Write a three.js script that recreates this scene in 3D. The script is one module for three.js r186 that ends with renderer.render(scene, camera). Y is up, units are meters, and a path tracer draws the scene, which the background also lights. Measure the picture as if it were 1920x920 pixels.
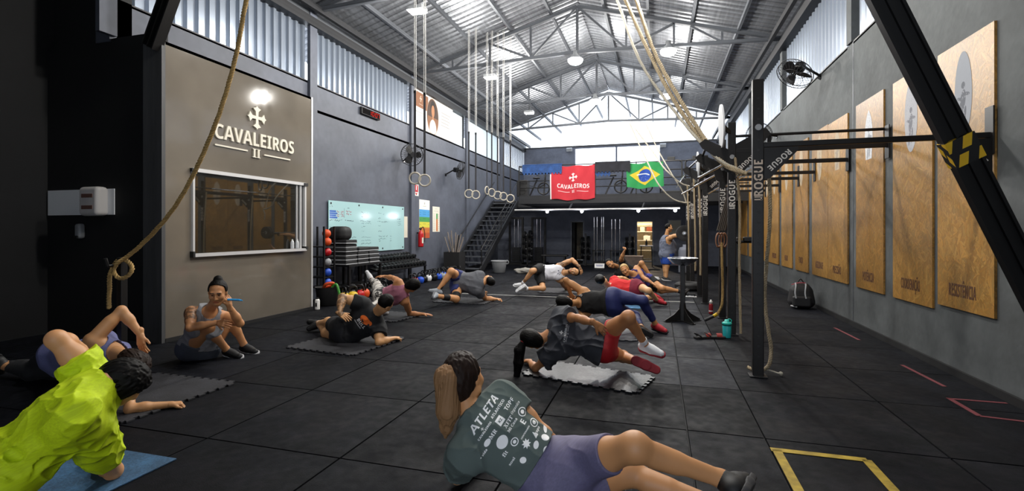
import * as THREE from 'three';
import { mergeGeometries } from 'three/addons/utils/BufferGeometryUtils.js';
import { RoundedBoxGeometry } from 'three/addons/geometries/RoundedBoxGeometry.js';
import { TextGeometry } from 'three/addons/geometries/TextGeometry.js';
import { FontLoader } from 'three/addons/loaders/FontLoader.js';

// ---------- camera, sky, exposure ----------
const F = 932, TH = 16.4 * Math.PI / 180, CAMH = 1.42, HV = 432;   // focal length in pixels, turn to the left, eye height, horizon row
const scene = new THREE.Scene();
const camera = new THREE.PerspectiveCamera(2 * Math.atan(460 / F) * 180 / Math.PI, 1920 / 920, 0.05, 200);
camera.position.set(0, CAMH, 0); camera.rotation.y = TH;
camera.setViewOffset(1920, 920, 0, 460 - HV, 1920, 920);
scene.add(camera);
scene.background = new THREE.Color().setRGB(2.9, 3.15, 3.5);        // bright overcast daylight
const renderer = new THREE.WebGLRenderer({ antialias: true });
renderer.toneMapping = THREE.LinearToneMapping;
renderer.toneMappingExposure = 1.0;
renderer.shadowMap.enabled = true;
const LAMP = 26, BULB = 1.1;                                          // candela of a high bay lamp, of a small lamp under the mezzanine

// ---------- small maths ----------
const V = (x, y, z) => new THREE.Vector3(x, y, z);
const CT = Math.cos(TH), ST = Math.sin(TH);
const ray = (u, v) => { const a = (u - 960) / F, b = (HV - v) / F; return V(a * CT - ST, b, -(CT + a * ST)); };
const at = (u, v, d) => ray(u, v).multiplyScalar(d).add(V(0, CAMH, 0));          // surveyed sight line, at a distance
const ground = (u, v, y = 0) => { const r = ray(u, v); return at(u, v, (y - CAMH) / r.y); };
const onX = (u, v, x) => at(u, v, x / ray(u, v).x);
const onZ = (u, v, z) => at(u, v, z / ray(u, v).z);
let seed = 7; const rnd = () => { seed = (seed * 1664525 + 1013904223) >>> 0; return seed / 4294967296; };
const rr = (a, b) => a + (b - a) * rnd();
const clamp = (x, a = 0, b = 1) => Math.min(b, Math.max(a, x));
const lerp = (a, b, t) => a + (b - a) * t;
const smooth = (a, b, x) => { const t = clamp((x - a) / (b - a)); return t * t * (3 - 2 * t); };
const hash = (x, y, z) => { let h = Math.imul(x, 374761393) ^ Math.imul(y, 668265263) ^ Math.imul(z, 2147483647 - 5); h = Math.imul(h ^ (h >>> 13), 1274126177); return ((h ^ (h >>> 16)) >>> 0) / 4294967296; };
function vnoise(x, y, z = 0, per = 0) {
  const xf = Math.floor(x), yf = Math.floor(y), k = Math.floor(z), c0 = z - k; let a = x - xf, b = y - yf; a = a * a * (3 - 2 * a); b = b * b * (3 - 2 * b); const c = c0 * c0 * (3 - 2 * c0);
  let i = xf, j = yf, i1 = xf + 1, j1 = yf + 1; if (per) { i = ((i % per) + per) % per; j = ((j % per) + per) % per; i1 = (i + 1) % per; j1 = (j + 1) % per; }
  const p = hash(i, j, k), q = hash(i1, j, k), r = hash(i, j1, k), s = hash(i1, j1, k), lo = (p + (q - p) * a) + ((r + (s - r) * a) - (p + (q - p) * a)) * b; if (c === 0) return lo;
  const p2 = hash(i, j, k + 1), q2 = hash(i1, j, k + 1), r2 = hash(i, j1, k + 1), s2 = hash(i1, j1, k + 1), hi = (p2 + (q2 - p2) * a) + ((r2 + (s2 - r2) * a) - (p2 + (q2 - p2) * a)) * b; return lo + (hi - lo) * c;
}
const fbm = (x, y, z, per, oct = 4) => { let s = 0, w = 0.5, t = 0; for (let o = 0; o < oct; o++) { s += w * vnoise(x, y, z + o * 17, per); t += w; x *= 2; y *= 2; per *= 2; w *= 0.5; } return s / t; };

// ---------- scene helpers ----------
const taken = {};
const numbered = (n) => { const k = taken[n] = (taken[n] ?? -1) + 1; return k ? `${n}_${String(k).padStart(3, '0')}` : n; };
const ord = (k) => ['first', 'second', 'third', 'fourth', 'fifth', 'sixth', 'seventh', 'eighth', 'ninth', 'tenth', 'eleventh', 'twelfth', 'thirteenth', 'fourteenth'][k];
function tag(o, label, category, group, kind) { o.userData.label = label; if (category) o.userData.category = category; if (group) o.userData.group = group; if (kind) o.userData.kind = kind; return o; }
function mk(name, geo, mat, parent) { const m = new THREE.Mesh(geo, mat); m.name = name; m.castShadow = m.receiveShadow = true; (parent ?? scene).add(m); return m; }
function thing(name, label, category, pos, group, kind) { const o = new THREE.Group(); o.name = numbered(name); if (pos) o.position.copy(pos); scene.add(o); return tag(o, label, category, group, kind); }
const solo = (name, geo, mat, label, category, group, kind) => tag(mk(numbered(name), geo, mat), label, category, group, kind);
function copy(o, label) { const c = o.clone(); c.name = numbered(o.name.replace(/_\d{3}$/, '')); c.userData = { ...o.userData }; if (label) c.userData.label = label; scene.add(c); return c; }

// ---------- geometry helpers ----------
const flat = (g) => { if (g.index) g = g.toNonIndexed(); for (const k of Object.keys(g.attributes)) if (!['position', 'normal', 'uv'].includes(k)) g.deleteAttribute(k); return g; };
const join = (list) => mergeGeometries(list.map(flat));
const E3 = new THREE.Euler(), M4 = new THREE.Matrix4();
const put = (g, x = 0, y = 0, z = 0, rx = 0, ry = 0, rz = 0) => { if (rx || ry || rz) g.applyMatrix4(M4.makeRotationFromEuler(E3.set(rx, ry, rz))); g.translate(x, y, z); return g; };
const box = (w, h, d, x, y, z, rx, ry, rz) => put(new THREE.BoxGeometry(w, h, d), x, y, z, rx, ry, rz);
const rbox = (w, h, d, r, x, y, z, rx, ry, rz) => put(new RoundedBoxGeometry(w, h, d, 2, r), x, y, z, rx, ry, rz);
const span = (x0, x1, y0, y1, z0, z1) => box(Math.abs(x1 - x0), Math.abs(y1 - y0), Math.abs(z1 - z0), (x0 + x1) / 2, (y0 + y1) / 2, (z0 + z1) / 2);
const cyl = (r1, r2, h, n, x, y, z, rx, ry, rz) => put(new THREE.CylinderGeometry(r1, r2, h, n ?? 16), x, y, z, rx, ry, rz);
const ball = (r, x, y, z, n = 14) => put(new THREE.SphereGeometry(r, n, Math.ceil(n * 0.7)), x, y, z);
const lathe = (pts, n, x, y, z, rx, ry, rz) => put(new THREE.LatheGeometry(pts.map(([a, b]) => new THREE.Vector2(a, b)), n ?? 20), x, y, z, rx, ry, rz);
const torus = (R, r, x, y, z, rx, ry, rz, n = 28, m = 8) => put(new THREE.TorusGeometry(R, r, m, n), x, y, z, rx, ry, rz);
const tube = (pts, r, n = 8, seg) => new THREE.TubeGeometry(new THREE.CatmullRomCurve3(pts, false, 'catmullrom', 0.5), seg ?? Math.max(4, pts.length * 6), r, n);
function align(g, a, b) { const d = b.clone().sub(a), q = new THREE.Quaternion().setFromUnitVectors(V(0, 1, 0), d.clone().normalize()); g.applyQuaternion(q); const m = a.clone().add(b).multiplyScalar(0.5); g.translate(m.x, m.y, m.z); return g; }
const rod = (a, b, r, n = 10, r2) => align(new THREE.CylinderGeometry(r2 ?? r, r, a.distanceTo(b), n), a, b);
function bar(a, b, w, h, up = V(0, 1, 0)) {                          // a square bar from a to b
  const z = b.clone().sub(a), L = z.length(); z.normalize(); if (Math.abs(z.dot(up)) > 0.99) up = V(1, 0, 0);
  const x = up.clone().cross(z).normalize(), y = z.clone().cross(x), g = new THREE.BoxGeometry(w, h, L), m = a.clone().add(b).multiplyScalar(0.5);
  g.applyMatrix4(new THREE.Matrix4().makeBasis(x, y, z).setPosition(m)); return g;
}
function poly(pts, depth, bevel = 0) { const s = new THREE.Shape(); pts.forEach(([x, y], i) => i ? s.lineTo(x, y) : s.moveTo(x, y)); return new THREE.ExtrudeGeometry(s, { depth, bevelEnabled: bevel > 0, bevelSize: bevel, bevelThickness: bevel, bevelSegments: 1, curveSegments: 8 }); }
function metric(g, k = 1, ox = 0, oy = 0) {                           // uv in metres from the dominant side of each face
  g = flat(g); const p = g.attributes.position, n = g.attributes.normal, uv = new Float32Array(p.count * 2);
  for (let i = 0; i < p.count; i++) {
    const ax = Math.abs(n.getX(i)), ay = Math.abs(n.getY(i)), az = Math.abs(n.getZ(i)), x = p.getX(i), y = p.getY(i), z = p.getZ(i);
    const [a, b] = ax >= ay && ax >= az ? [z, y] : ay >= az ? [x, z] : [x, y];
    uv[2 * i] = a * k + ox; uv[2 * i + 1] = b * k + oy;
  }
  g.setAttribute('uv', new THREE.BufferAttribute(uv, 2)); return g;
}
function ropeGeo(pts, r, seg, twist = 60) {                           // three laid strands
  const c = new THREE.CatmullRomCurve3(pts, false, 'centripetal'), L = c.getLength(), n = seg ?? Math.max(24, Math.round(L / (r * 1.1)));
  const fr = c.computeFrenetFrames(n, false), list = [];
  for (let s = 0; s < 3; s++) {
    const q = []; for (let i = 0; i <= n; i++) { const t = i / n, a = t * L * twist * 0.028 / r * 1.0 + s * 2.094, o = c.getPointAt(t); q.push(o.addScaledVector(fr.normals[i], Math.cos(a) * r * 0.5).addScaledVector(fr.binormals[i], Math.sin(a) * r * 0.5)); }
    list.push(new THREE.TubeGeometry(new THREE.CatmullRomCurve3(q), n, r * 0.56, 6));
  }
  return join(list);
}

// ---------- textures ----------
function tex(w, h, fn, srgb = true) {
  const d = new Uint8Array(w * h * 4);
  for (let y = 0; y < h; y++) for (let x = 0; x < w; x++) { const c = fn(x / w, y / h, x, y), i = 4 * (y * w + x); d[i] = clamp(c[0]) * 255; d[i + 1] = clamp(c[1] ?? c[0]) * 255; d[i + 2] = clamp(c[2] ?? c[0]) * 255; d[i + 3] = 255; }
  const t = new THREE.DataTexture(d, w, h); t.wrapS = t.wrapT = THREE.RepeatWrapping; t.magFilter = THREE.LinearFilter; t.minFilter = THREE.LinearMipmapLinearFilter; t.generateMipmaps = true;
  if (srgb) t.colorSpace = THREE.SRGBColorSpace; t.needsUpdate = true; return t;
}
const rep = (t, k, l = k) => { const c = t.clone(); c.repeat.set(k, l); c.needsUpdate = true; return c; };
function canvas(w, h, draw) { const c = document.createElement('canvas'); c.width = w; c.height = h; const g = c.getContext('2d'); draw(g, w, h); const t = new THREE.CanvasTexture(c); t.colorSpace = THREE.SRGBColorSpace; t.anisotropy = 8; return t; }
const T = {};
T.plaster = tex(256, 256, (u, v) => { const a = fbm(u * 6, v * 6, 1, 6, 5), b = fbm(u * 50, v * 50, 3, 50, 2); const k = 0.72 + 0.34 * a + 0.1 * (b - 0.5); return [k, k, k]; });
T.plasterBump = tex(256, 256, (u, v) => [0.5 * fbm(u * 40, v * 40, 5, 40, 3) + 0.5 * fbm(u * 5, v * 5, 9, 5, 3)], false);
T.rubber = tex(512, 512, (u, v, x, y) => { const a = fbm(u * 5, v * 5, 21, 5, 4), s = hash(x, y, 4) > 0.985 ? 0.35 : 0, g = fbm(u * 90, v * 90, 22, 90, 2); const k = 0.55 + 0.4 * a + 0.3 * (g - 0.5) + s; return [k, k, k * 1.02]; });
T.rubberRough = tex(256, 256, (u, v) => [0.8 + 0.4 * (fbm(u * 6, v * 6, 31, 6, 4) - 0.5) + 0.25 * (fbm(u * 50, v * 50, 33, 50, 2) - 0.5)], false);
T.rubberBump = tex(256, 256, (u, v, x, y) => [0.6 * fbm(u * 70, v * 70, 41, 70, 2) + 0.4 * hash(x, y, 8)], false);
T.osb = tex(1024, 1024, (() => {                                      // pressed flakes
  const N = 1024, buf = new Float32Array(N * N).fill(0.5), hue = new Float32Array(N * N);
  let s = 99; const r = () => { s = (s * 1664525 + 1013904223) >>> 0; return s / 4294967296; };
  for (let k = 0; k < 7000; k++) {
    const cx = r() * N, cy = r() * N, L = 8 + 30 * r(), W = 2 + 6 * r(), a = (r() - 0.5) * 2.6 + 1.57, tone = 0.3 + 0.5 * r(), h = r(), ca = Math.cos(a), sa = Math.sin(a);
    for (let i = -L; i <= L; i += 0.8) { const w = W * (1 - 0.5 * Math.abs(i / L)); for (let j = -w; j <= w; j += 0.8) { const X = (Math.round(cx + ca * i - sa * j) + N) & 1023, Y = (Math.round(cy + sa * i + ca * j) + N) & 1023; buf[Y * N + X] = tone + 0.1 * vnoise(i * 0.08, j * 0.7, k) - (w - Math.abs(j) < 0.9 ? 0.16 : 0); hue[Y * N + X] = h; } }
  }
  return (u, v, x, y) => { const k = 0.7 + 0.34 * (buf[y * N + x] - 0.3) + 0.22 * (fbm(u * 5, v * 5, 3, 5, 3) - 0.5), h = hue[y * N + x]; return [k * 0.9, k * (0.68 + 0.05 * h), k * (0.34 + 0.08 * h)]; };
})());
T.brushed = tex(256, 256, (u, v) => { const k = 0.8 + 0.25 * fbm(u * 4, v * 60, 51, 60, 3); return [k, k, k]; });
T.dust = tex(256, 256, (u, v) => { const k = 0.78 + 0.4 * (fbm(u * 8, v * 8, 61, 8, 5) - 0.35); return [k, k, k]; });
T.cloth = tex(256, 256, (u, v, x, y) => { const k = 0.9 + 0.14 * (fbm(u * 60, v * 60, 71, 60, 3) - 0.5) + 0.08 * (fbm(u * 4, v * 4, 75, 4, 3) - 0.5); return [k, k, k]; });
T.rope = tex(256, 256, (u, v, x, y) => { const k = 0.66 + 0.5 * fbm(u * 40, v * 12, 81, 40, 3) * (0.7 + 0.3 * hash(x, y, 3)); return [k, k, k]; });

// ---------- materials ----------
const std = (color, rough = 0.7, more = {}) => new THREE.MeshStandardMaterial({ color, roughness: rough, side: THREE.DoubleSide, ...more });
const phy = (o) => new THREE.MeshPhysicalMaterial({ side: THREE.DoubleSide, ...o });
const M = {
  wall: std('#535759', 0.8, { map: rep(T.plaster, 0.35), bumpMap: rep(T.plasterBump, 0.5), bumpScale: 0.004 }),
  wallLeft: std('#565b68', 0.62, { map: rep(T.plaster, 0.22), bumpMap: rep(T.plasterBump, 0.4), bumpScale: 0.0015 }),
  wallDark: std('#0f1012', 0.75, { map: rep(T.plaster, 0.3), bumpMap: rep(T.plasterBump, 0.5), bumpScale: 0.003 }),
  wallBack: std('#5a5f6d', 0.75, { map: rep(T.plaster, 0.3) }),
  laminate: std('#7f776c', 0.08, { map: rep(T.dust, 0.12) }),
  white: std('#e9e8e4', 0.45), offwhite: std('#d8d2c2', 0.5), alu: std('#d5d5d6', 0.35, { metalness: 0.3 }),
  concrete: std('#3a3a3c', 0.9, { map: rep(T.plaster, 0.4) }),
  steel: std('#6b6f76', 0.5, { metalness: 0.55, map: rep(T.dust, 0.5) }),
  steelDark: std('#2b2c30', 0.5, { metalness: 0.3, map: rep(T.dust, 0.6) }),
  blackSteel: std('#1b1a1b', 0.45, { metalness: 0.2, map: rep(T.dust, 0.7) }),
  rigSteel: std('#1c1918', 0.42, { metalness: 0.35, map: rep(T.dust, 0.9) }),
  roof: std('#8b8e94', 0.42, { metalness: 0.75, map: rep(T.brushed, 0.5) }),
  roofClear: phy({ color: '#f2f5f8', roughness: 0.9, transmission: 0.75, thickness: 0 }),
  sheet: phy({ color: '#838c99', roughness: 0.3, transmission: 0.1, thickness: 0, metalness: 0.5 }),
  clearSheet: phy({ color: '#e4eef4', roughness: 0.9, transmission: 0.5, thickness: 0 }),
  black: std('#121214', 0.6), blackRubber: std('#151517', 0.72, { bumpMap: rep(T.rubberBump, 6), bumpScale: 0.001 }), blackGloss: std('#0d0d0f', 0.25),
  chrome: std('#c9cbcf', 0.22, { metalness: 0.95 }), iron: std('#1d1e21', 0.45, { metalness: 0.3, map: rep(T.dust, 2) }),
  plastic: std('#dfe0e2', 0.4), greyPlastic: std('#8f9296', 0.5),
  red: std('#b8161f', 0.35), redMatte: std('#b3262b', 0.7), blue: std('#1f4fc0', 0.45), orange: std('#d9501f', 0.5), yellow: std('#d8b42a', 0.5), green: std('#4c9a3c', 0.5), teal: std('#1f9aa0', 0.35),
  wood: std('#b98a58', 0.6), stick: std('#9a8f86', 0.65, { map: rep(T.rope, 2) }),
  rope: std('#b5a384', 0.9, { map: rep(T.rope, 1, 8) }), ropeGold: std('#b8975c', 0.9, { map: rep(T.rope, 1, 8) }), ropeWhite: std('#c9c2b2', 0.9, { map: rep(T.rope, 1, 8) }),
  strap: std('#2b2b30', 0.85), cord: std('#c2c1be', 0.8),
  glass: phy({ color: '#ffffff', roughness: 0.02, transmission: 1, thickness: 0, ior: 1.5 }),
};
const print = (t, rough = 0.6, more = {}) => std('#ffffff', rough, { map: t, ...more });
const font = await new FontLoader().loadAsync('fonts/droid/droid_sans_bold.typeface.json');
const fontSerif = await new FontLoader().loadAsync('fonts/droid/droid_serif_bold.typeface.json');
function letters(s, size, depth, f = font, sx = 1) { const g = new TextGeometry(s, { font: f, size, depth, curveSegments: 3, bevelEnabled: false }); g.computeBoundingBox(); const b = g.boundingBox; g.translate(-(b.min.x + b.max.x) / 2, -(b.min.y + b.max.y) / 2, 0); g.scale(sx, 1, 1); return g; }
// the club's cross: four flared arms with pointed, stepped ends
function crossShape(s) {
  const q = [[0.1, 0.12], [0.12, 0.42], [0.34, 0.62], [0.1, 0.7], [0, 0.82]], out = [];
  const arm = (a) => { const c = Math.cos(a), d = Math.sin(a), pt = (x, y) => out.push([s * (x * c + y * d), s * (-x * d + y * c)]); for (let i = 0; i < q.length - 1; i++) pt(-q[i][0], q[i][1]); pt(0, q[4][1]); for (let i = q.length - 2; i >= 0; i--) pt(q[i][0], q[i][1]); };
  for (let k = 0; k < 4; k++) arm(k * Math.PI / 2); return out;
}
function drawCross(g, x, y, s, c) { g.fillStyle = c; g.beginPath(); crossShape(s).forEach(([a, b], i) => i ? g.lineTo(x + a, y - b) : g.moveTo(x + a, y - b)); g.fill(); }
// ================= the setting =================
const XR = 2.8, XL = -6.9, XB = -6.0, XFAR = -8.1, ZN = 2.8, ZE = -26, EAVE = 5.95, RIDGEX = -2.05, RIDGE = 7.4;
const FR = [-4.4, -8.7, -13.05, -17.35, -21.6];
const roofY = (x) => x < RIDGEX ? RIDGE - (RIDGEX - x) * (RIDGE - EAVE) / (RIDGEX - XL) : RIDGE - (x - RIDGEX) * (RIDGE - EAVE) / (XR - RIDGEX);
const struct = (name, geo, mat, label) => { const o = mk(name, geo, mat); o.userData.kind = 'structure'; if (label) o.userData.label = label; return o; };
const structG = (name, label) => { const o = new THREE.Group(); o.name = name; scene.add(o); o.userData.kind = 'structure'; if (label) o.userData.label = label; return o; };

// floor: a slab with black rubber tiles laid on it
const floor = struct('floor', metric(span(XFAR - 0.2, XR + 0.2, -0.2, -0.018, ZN + 0.2, ZE)), M.concrete, 'black rubber tile gym floor');
{
  const xs = [-8.1, -7.175, -6.12, -5.067, -4.014, -2.961, -1.908, -0.855, 0.197, 0.7, 1.75, 2.8], zs = [ZN, 1.6, 0.54, -0.53]; for (let k = 0; k < 19; k++) zs.push(-1.6 - 1.075 * k);
  zs.push(-21.6);
  const rub = (c, r, o) => phy({ color: c, roughness: r, specularIntensity: 0.22, ...o }), mats = []; for (let k = 0; k < 5; k++) mats.push(rub(['#12141a', '#15171d', '#101218', '#16181f', '#13151b'][k], 0.9, { map: rep(T.rubber, 0.9), roughnessMap: rep(T.rubberRough, 0.4), bumpMap: rep(T.rubberBump, 3), bumpScale: 0.0012 }));
  const pale = ['#1f222a', '#22252d'].map((c) => rub(c, 0.8, { map: rep(T.rubber, 0.9), roughnessMap: rep(T.rubberRough, 0.4), bumpMap: rep(T.rubberBump, 3), bumpScale: 0.0008 }));
  for (let i = 0; i < xs.length - 1; i++) for (let j = 0; j < zs.length - 1; j++) {
    const g = 0.0035, x0 = xs[i] + g, x1 = xs[i + 1] - g, z0 = zs[j] - g, z1 = zs[j + 1] + g, y = rr(-0.0015, 0), w = x1 - x0, d = z0 - z1;
    if (d < 0.05) continue;
    const c = 0.003, top = new THREE.BoxGeometry(w, 0.018, d); const p = top.attributes.position; for (let k = 0; k < p.count; k++) if (p.getY(k) > 0) p.setXYZ(k, p.getX(k) - Math.sign(p.getX(k)) * c, p.getY(k), p.getZ(k) - Math.sign(p.getZ(k)) * c);
    top.translate((x0 + x1) / 2, y - 0.009, (z0 + z1) / 2);
    const isPale = (i === 7 || i === 8) && zs[j] < -4;
    mk('tile', metric(top, 1, rnd(), rnd()), isPale ? pale[(i + j) % 2] : mats[(i * 7 + j * 3 + (hash(i, j, 2) * 5 | 0)) % 5], floor);
  }
}

// rooms behind the two back doors
{
  const r = structG('wall_store', 'store room behind the back doors'), cream = std('#e2d6ba', 0.8, { map: rep(T.plaster, 0.5) });
  mk('wall_face', metric(join([span(XL, XR, 0, 2.5, -24.2, -24.3), span(-2.3, -2.2, 0, 2.5, -21.35, -24.2), span(1.2, 1.3, 0, 2.5, -21.35, -24.2), span(-5.2, -5.1, 0, 2.5, -21.35, -24.2)])), cream, r);
}
// walls
const wr = structG('wall_right', 'grey plastered side wall behind the wooden boards');
mk('wall_face', metric(span(XR, XR + 0.25, 0, 4.24, ZN, ZE)), M.wall, wr);
mk('wall_joint', span(XR - 0.004, XR, 0, 4.24, -8.57, -8.59), M.steel, wr);
const wl = structG('wall_left', 'grey painted side wall behind the whiteboard');
mk('wall_face', metric(join([span(XL - 0.25, XL, 0, 3.96, -4.9, ZE), span(XL - 0.25, XL, 3.9, 4.48, -4.76, ZE)])), M.wallLeft, wl);
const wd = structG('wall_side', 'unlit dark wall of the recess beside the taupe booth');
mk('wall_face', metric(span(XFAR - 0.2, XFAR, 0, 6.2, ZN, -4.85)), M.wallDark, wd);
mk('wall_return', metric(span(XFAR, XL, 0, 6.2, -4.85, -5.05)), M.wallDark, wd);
const wn = structG('wall_front', 'dark wall behind the viewpoint');
mk('wall_face', metric(join([span(XFAR, -1.6, 0, 7.6, ZN, ZN + 0.2), span(-1.6, 2.3, 3.2, 7.6, ZN, ZN + 0.2), span(2.3, XR + 0.25, 0, 7.6, ZN, ZN + 0.2)])), M.wallBack, wn);   // with the open entrance the daylight comes through
struct('wall_upper_right', metric(span(XR, XR + 0.25, 4.24, 6.0, ZN, -4.4)), M.wall, 'upper plastered wall above the near boards');
const wb = structG('wall_back', 'dark blue grey wall under the mezzanine');
{ // openings: dark door, bright door
  const z0 = -21.2, z1 = -21.35, m = M.wallBack, h = 2.5, A = [-3.56, -3.08, 1.78], B = [-0.84, -0.24, 1.78];
  mk('wall_face', metric(join([span(XL, A[0], 0, h, z0, z1), span(A[0], A[1], A[2], h, z0, z1), span(A[1], B[0], 0, h, z0, z1), span(B[0], B[1], B[2], h, z0, z1), span(B[1], XR, 0, h, z0, z1)])), m, wb);
}
const wg = structG('wall_gable', 'dark parapet wall at the far end of the mezzanine');
{
  const z0 = -25.7, z1 = -25.9, L = onZ(1078, 300, -25.7).x, R = onZ(1237, 300, -25.7).x;
  mk('wall_face', metric(join([span(XL, L, 2.6, 5.75, z0, z1), span(L, R, 2.6, 4.75, z0, z1), span(R, XR, 2.6, 5.75, z0, z1), span(L, R, 5.68, 5.78, z0, z1), span((L + R) / 2 - 0.04, (L + R) / 2 + 0.04, 4.75, 5.7, z0, z1)])), M.wallBack, wg);
  mk('wall_cap', span(XL, XR, 5.75, 5.82, z0 + 0.03, z1 - 0.03), M.steelDark, wg);
}
struct('baseboard_right', span(XR - 0.03, XR, 0, 0.07, ZN, -21.2), M.black, 'dark strip along the foot of the plastered wall');
struct('baseboard_left', span(XL, XL + 0.02, 0, 0.07, -7.7, -21.2), M.black, 'dark strip along the foot of the whiteboard wall');

// columns, eaves beams
const colG = (x, d) => join([span(x, x + 0.02 * d, 0, 6.0, 0.11, -0.11), span(x + 0.16 * d, x + 0.18 * d, 0, 6.0, 0.11, -0.11), span(x + 0.02 * d, x + 0.16 * d, 0, 6.0, 0.008, -0.008)]);
const cL = metric(span(XL, XL + 0.07, 0, 6.0, 0.11, -0.11)), cL0 = metric(span(XL, XL + 0.07, 3.97, 6.0, 0.11, -0.11)), cR = metric(span(XR - 0.02, XR + 0.16, 4.26, 6.0, 0.1, -0.1));
FR.forEach((z, i) => { const a = struct(numbered('column'), i ? cL : cL0, M.wallLeft, 'steel column against the whiteboard wall'); a.position.z = i ? z : -4.7; const b = struct(numbered('column'), cR, M.wall, 'steel column against the plastered wall'); b.position.z = z; if (i < 3) { b.scale.y = 1; } });
for (const [n, x, s] of [['eaves_beam', XL, 1], ['eaves_beam', XR, -1]]) {
  const o = structG(numbered(n), s > 0 ? 'dark steel eaves beam over the whiteboard wall' : 'dark steel eaves beam over the plastered wall');
  mk('lower_rail', span(x - 0.1 * s, x + 0.12 * s, 5.62, 5.8, ZN, ZE), M.steelDark, o);
  mk('upper_rail', span(x - 0.05 * s, x + 0.05 * s, 5.84, 6.0, ZN, ZE), M.steel, o);
  mk('gutter_rail', span(x + 0.22 * s, x + 0.3 * s, 5.86, 5.98, ZN, ZE), M.steelDark, o);
}

// corrugated sheets
function corrugated(len, width, pitch, h, n) {                        // ribs along +y, profile along x, sheet in the xy plane
  const prof = []; for (let k = 0; k < n; k++) { const x = k * pitch; prof.push([x, 0], [x + pitch * 0.42, 0], [x + pitch * 0.54, h], [x + pitch * 0.88, h]); } prof.push([n * pitch, 0]);
  const pos = [], uv = []; const quad = (a, b, c, d) => { for (const q of [a, b, c, a, c, d]) { pos.push(...q); uv.push(q[0], q[1]); } };
  for (let i = 0; i < prof.length - 1; i++) { const [x0, z0] = prof[i], [x1, z1] = prof[i + 1]; quad([x0, 0, z0], [x1, 0, z1], [x1, len, z1], [x0, len, z0]); }
  const g = new THREE.BufferGeometry(); g.setAttribute('position', new THREE.Float32BufferAttribute(pos, 3)); g.setAttribute('uv', new THREE.Float32BufferAttribute(uv, 2)); g.computeVertexNormals(); return g;
}
const ceiling = structG('ceiling', 'corrugated metal roof over steel trusses');
{
  const n = 5, pitch = 0.215, W = n * pitch;
  const slope = (xe, s) => {                                         // xe eave x; s = +1 for the left side
    const ye = roofY(xe), L = Math.hypot(RIDGEX - xe, RIDGE - ye), g = corrugated(L, 0, pitch, 0.035, n);
    const y = V(RIDGEX - xe, RIDGE - ye, 0).normalize(), x = V(0, 0, -1), z = x.clone().cross(y); g.applyMatrix4(new THREE.Matrix4().makeBasis(x, y, z).setPosition(xe, ye, 0)); return g;
  };
  const gl = slope(XFAR - 0.3, 1), gr = slope(XR + 0.45, -1);
  for (let z = ZN + 0.2; z > ZE - 0.3; z -= W) for (const g of [gl, gr]) { const m = mk('roof_sheet', g, z < -21.4 ? M.roofClear : M.roof, ceiling); m.position.z = z; m.position.y = 0.1; }
  mk('ridge_cap', join([box(0.5, 0.012, ZN + 21.4, RIDGEX - 0.22, RIDGE + 0.12, (ZN - 21.4) / 2, 0, 0, 0.28), box(0.5, 0.012, ZN + 21.4, RIDGEX + 0.22, RIDGE + 0.12, (ZN - 21.4) / 2, 0, 0, -0.28)]), M.roof, ceiling);
  for (const x of [-6.0, -4.9, -3.85, -2.75, -1.35, -0.25, 0.8, 1.85]) mk('purlin', box(0.06, 0.1, ZN - ZE - 0.3, x, roofY(x) + 0.03, (ZN + ZE) / 2), M.steel, ceiling);
}
// trusses
function truss() {
  const g = new THREE.Group(), B = EAVE + 0.02, dep = 0.05; const add = (n, a, b, w) => mk(n, bar(V(...a), V(...b), w, w), M.steel, g);
  const tops = (x) => roofY(x) - 0.08;
  add('top_chord', [XL, EAVE, 0], [RIDGEX, tops(RIDGEX), 0], 0.08); add('top_chord', [RIDGEX, tops(RIDGEX), 0], [XR, EAVE, 0], 0.08); add('bottom_chord', [XL, B - 0.02, 0], [RIDGEX, B + 0.15, 0], 0.08); add('bottom_chord', [RIDGEX, B + 0.15, 0], [XR, B - 0.02, 0], 0.08);
  const bot = (x) => B - 0.02 + 0.17 * (x < RIDGEX ? (x - XL) / (RIDGEX - XL) : (XR - x) / (XR - RIDGEX));
  for (const xe of [XL, XR]) {
    const X = (t) => lerp(xe, RIDGEX, t);
    for (const t of [0.27, 0.5, 0.74]) add('web_post', [X(t), bot(X(t)), 0], [X(t), tops(X(t)), 0], 0.05);
    for (const [a, b] of [[0.27, 0.42], [0.74, 0.5], [0.74, 1]]) add('web_diagonal', [X(a), bot(X(a)), 0], [X(b), tops(X(b)), 0], 0.05);
  }
  add('king_post', [RIDGEX, bot(RIDGEX), 0], [RIDGEX, tops(RIDGEX), 0], 0.06);
  return g;
}
FR.forEach((z) => { const t = truss(); t.name = numbered('roof_truss'); t.position.z = z; t.userData = { kind: 'structure', label: 'grey steel roof truss with bracing' }; scene.add(t); });

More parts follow.
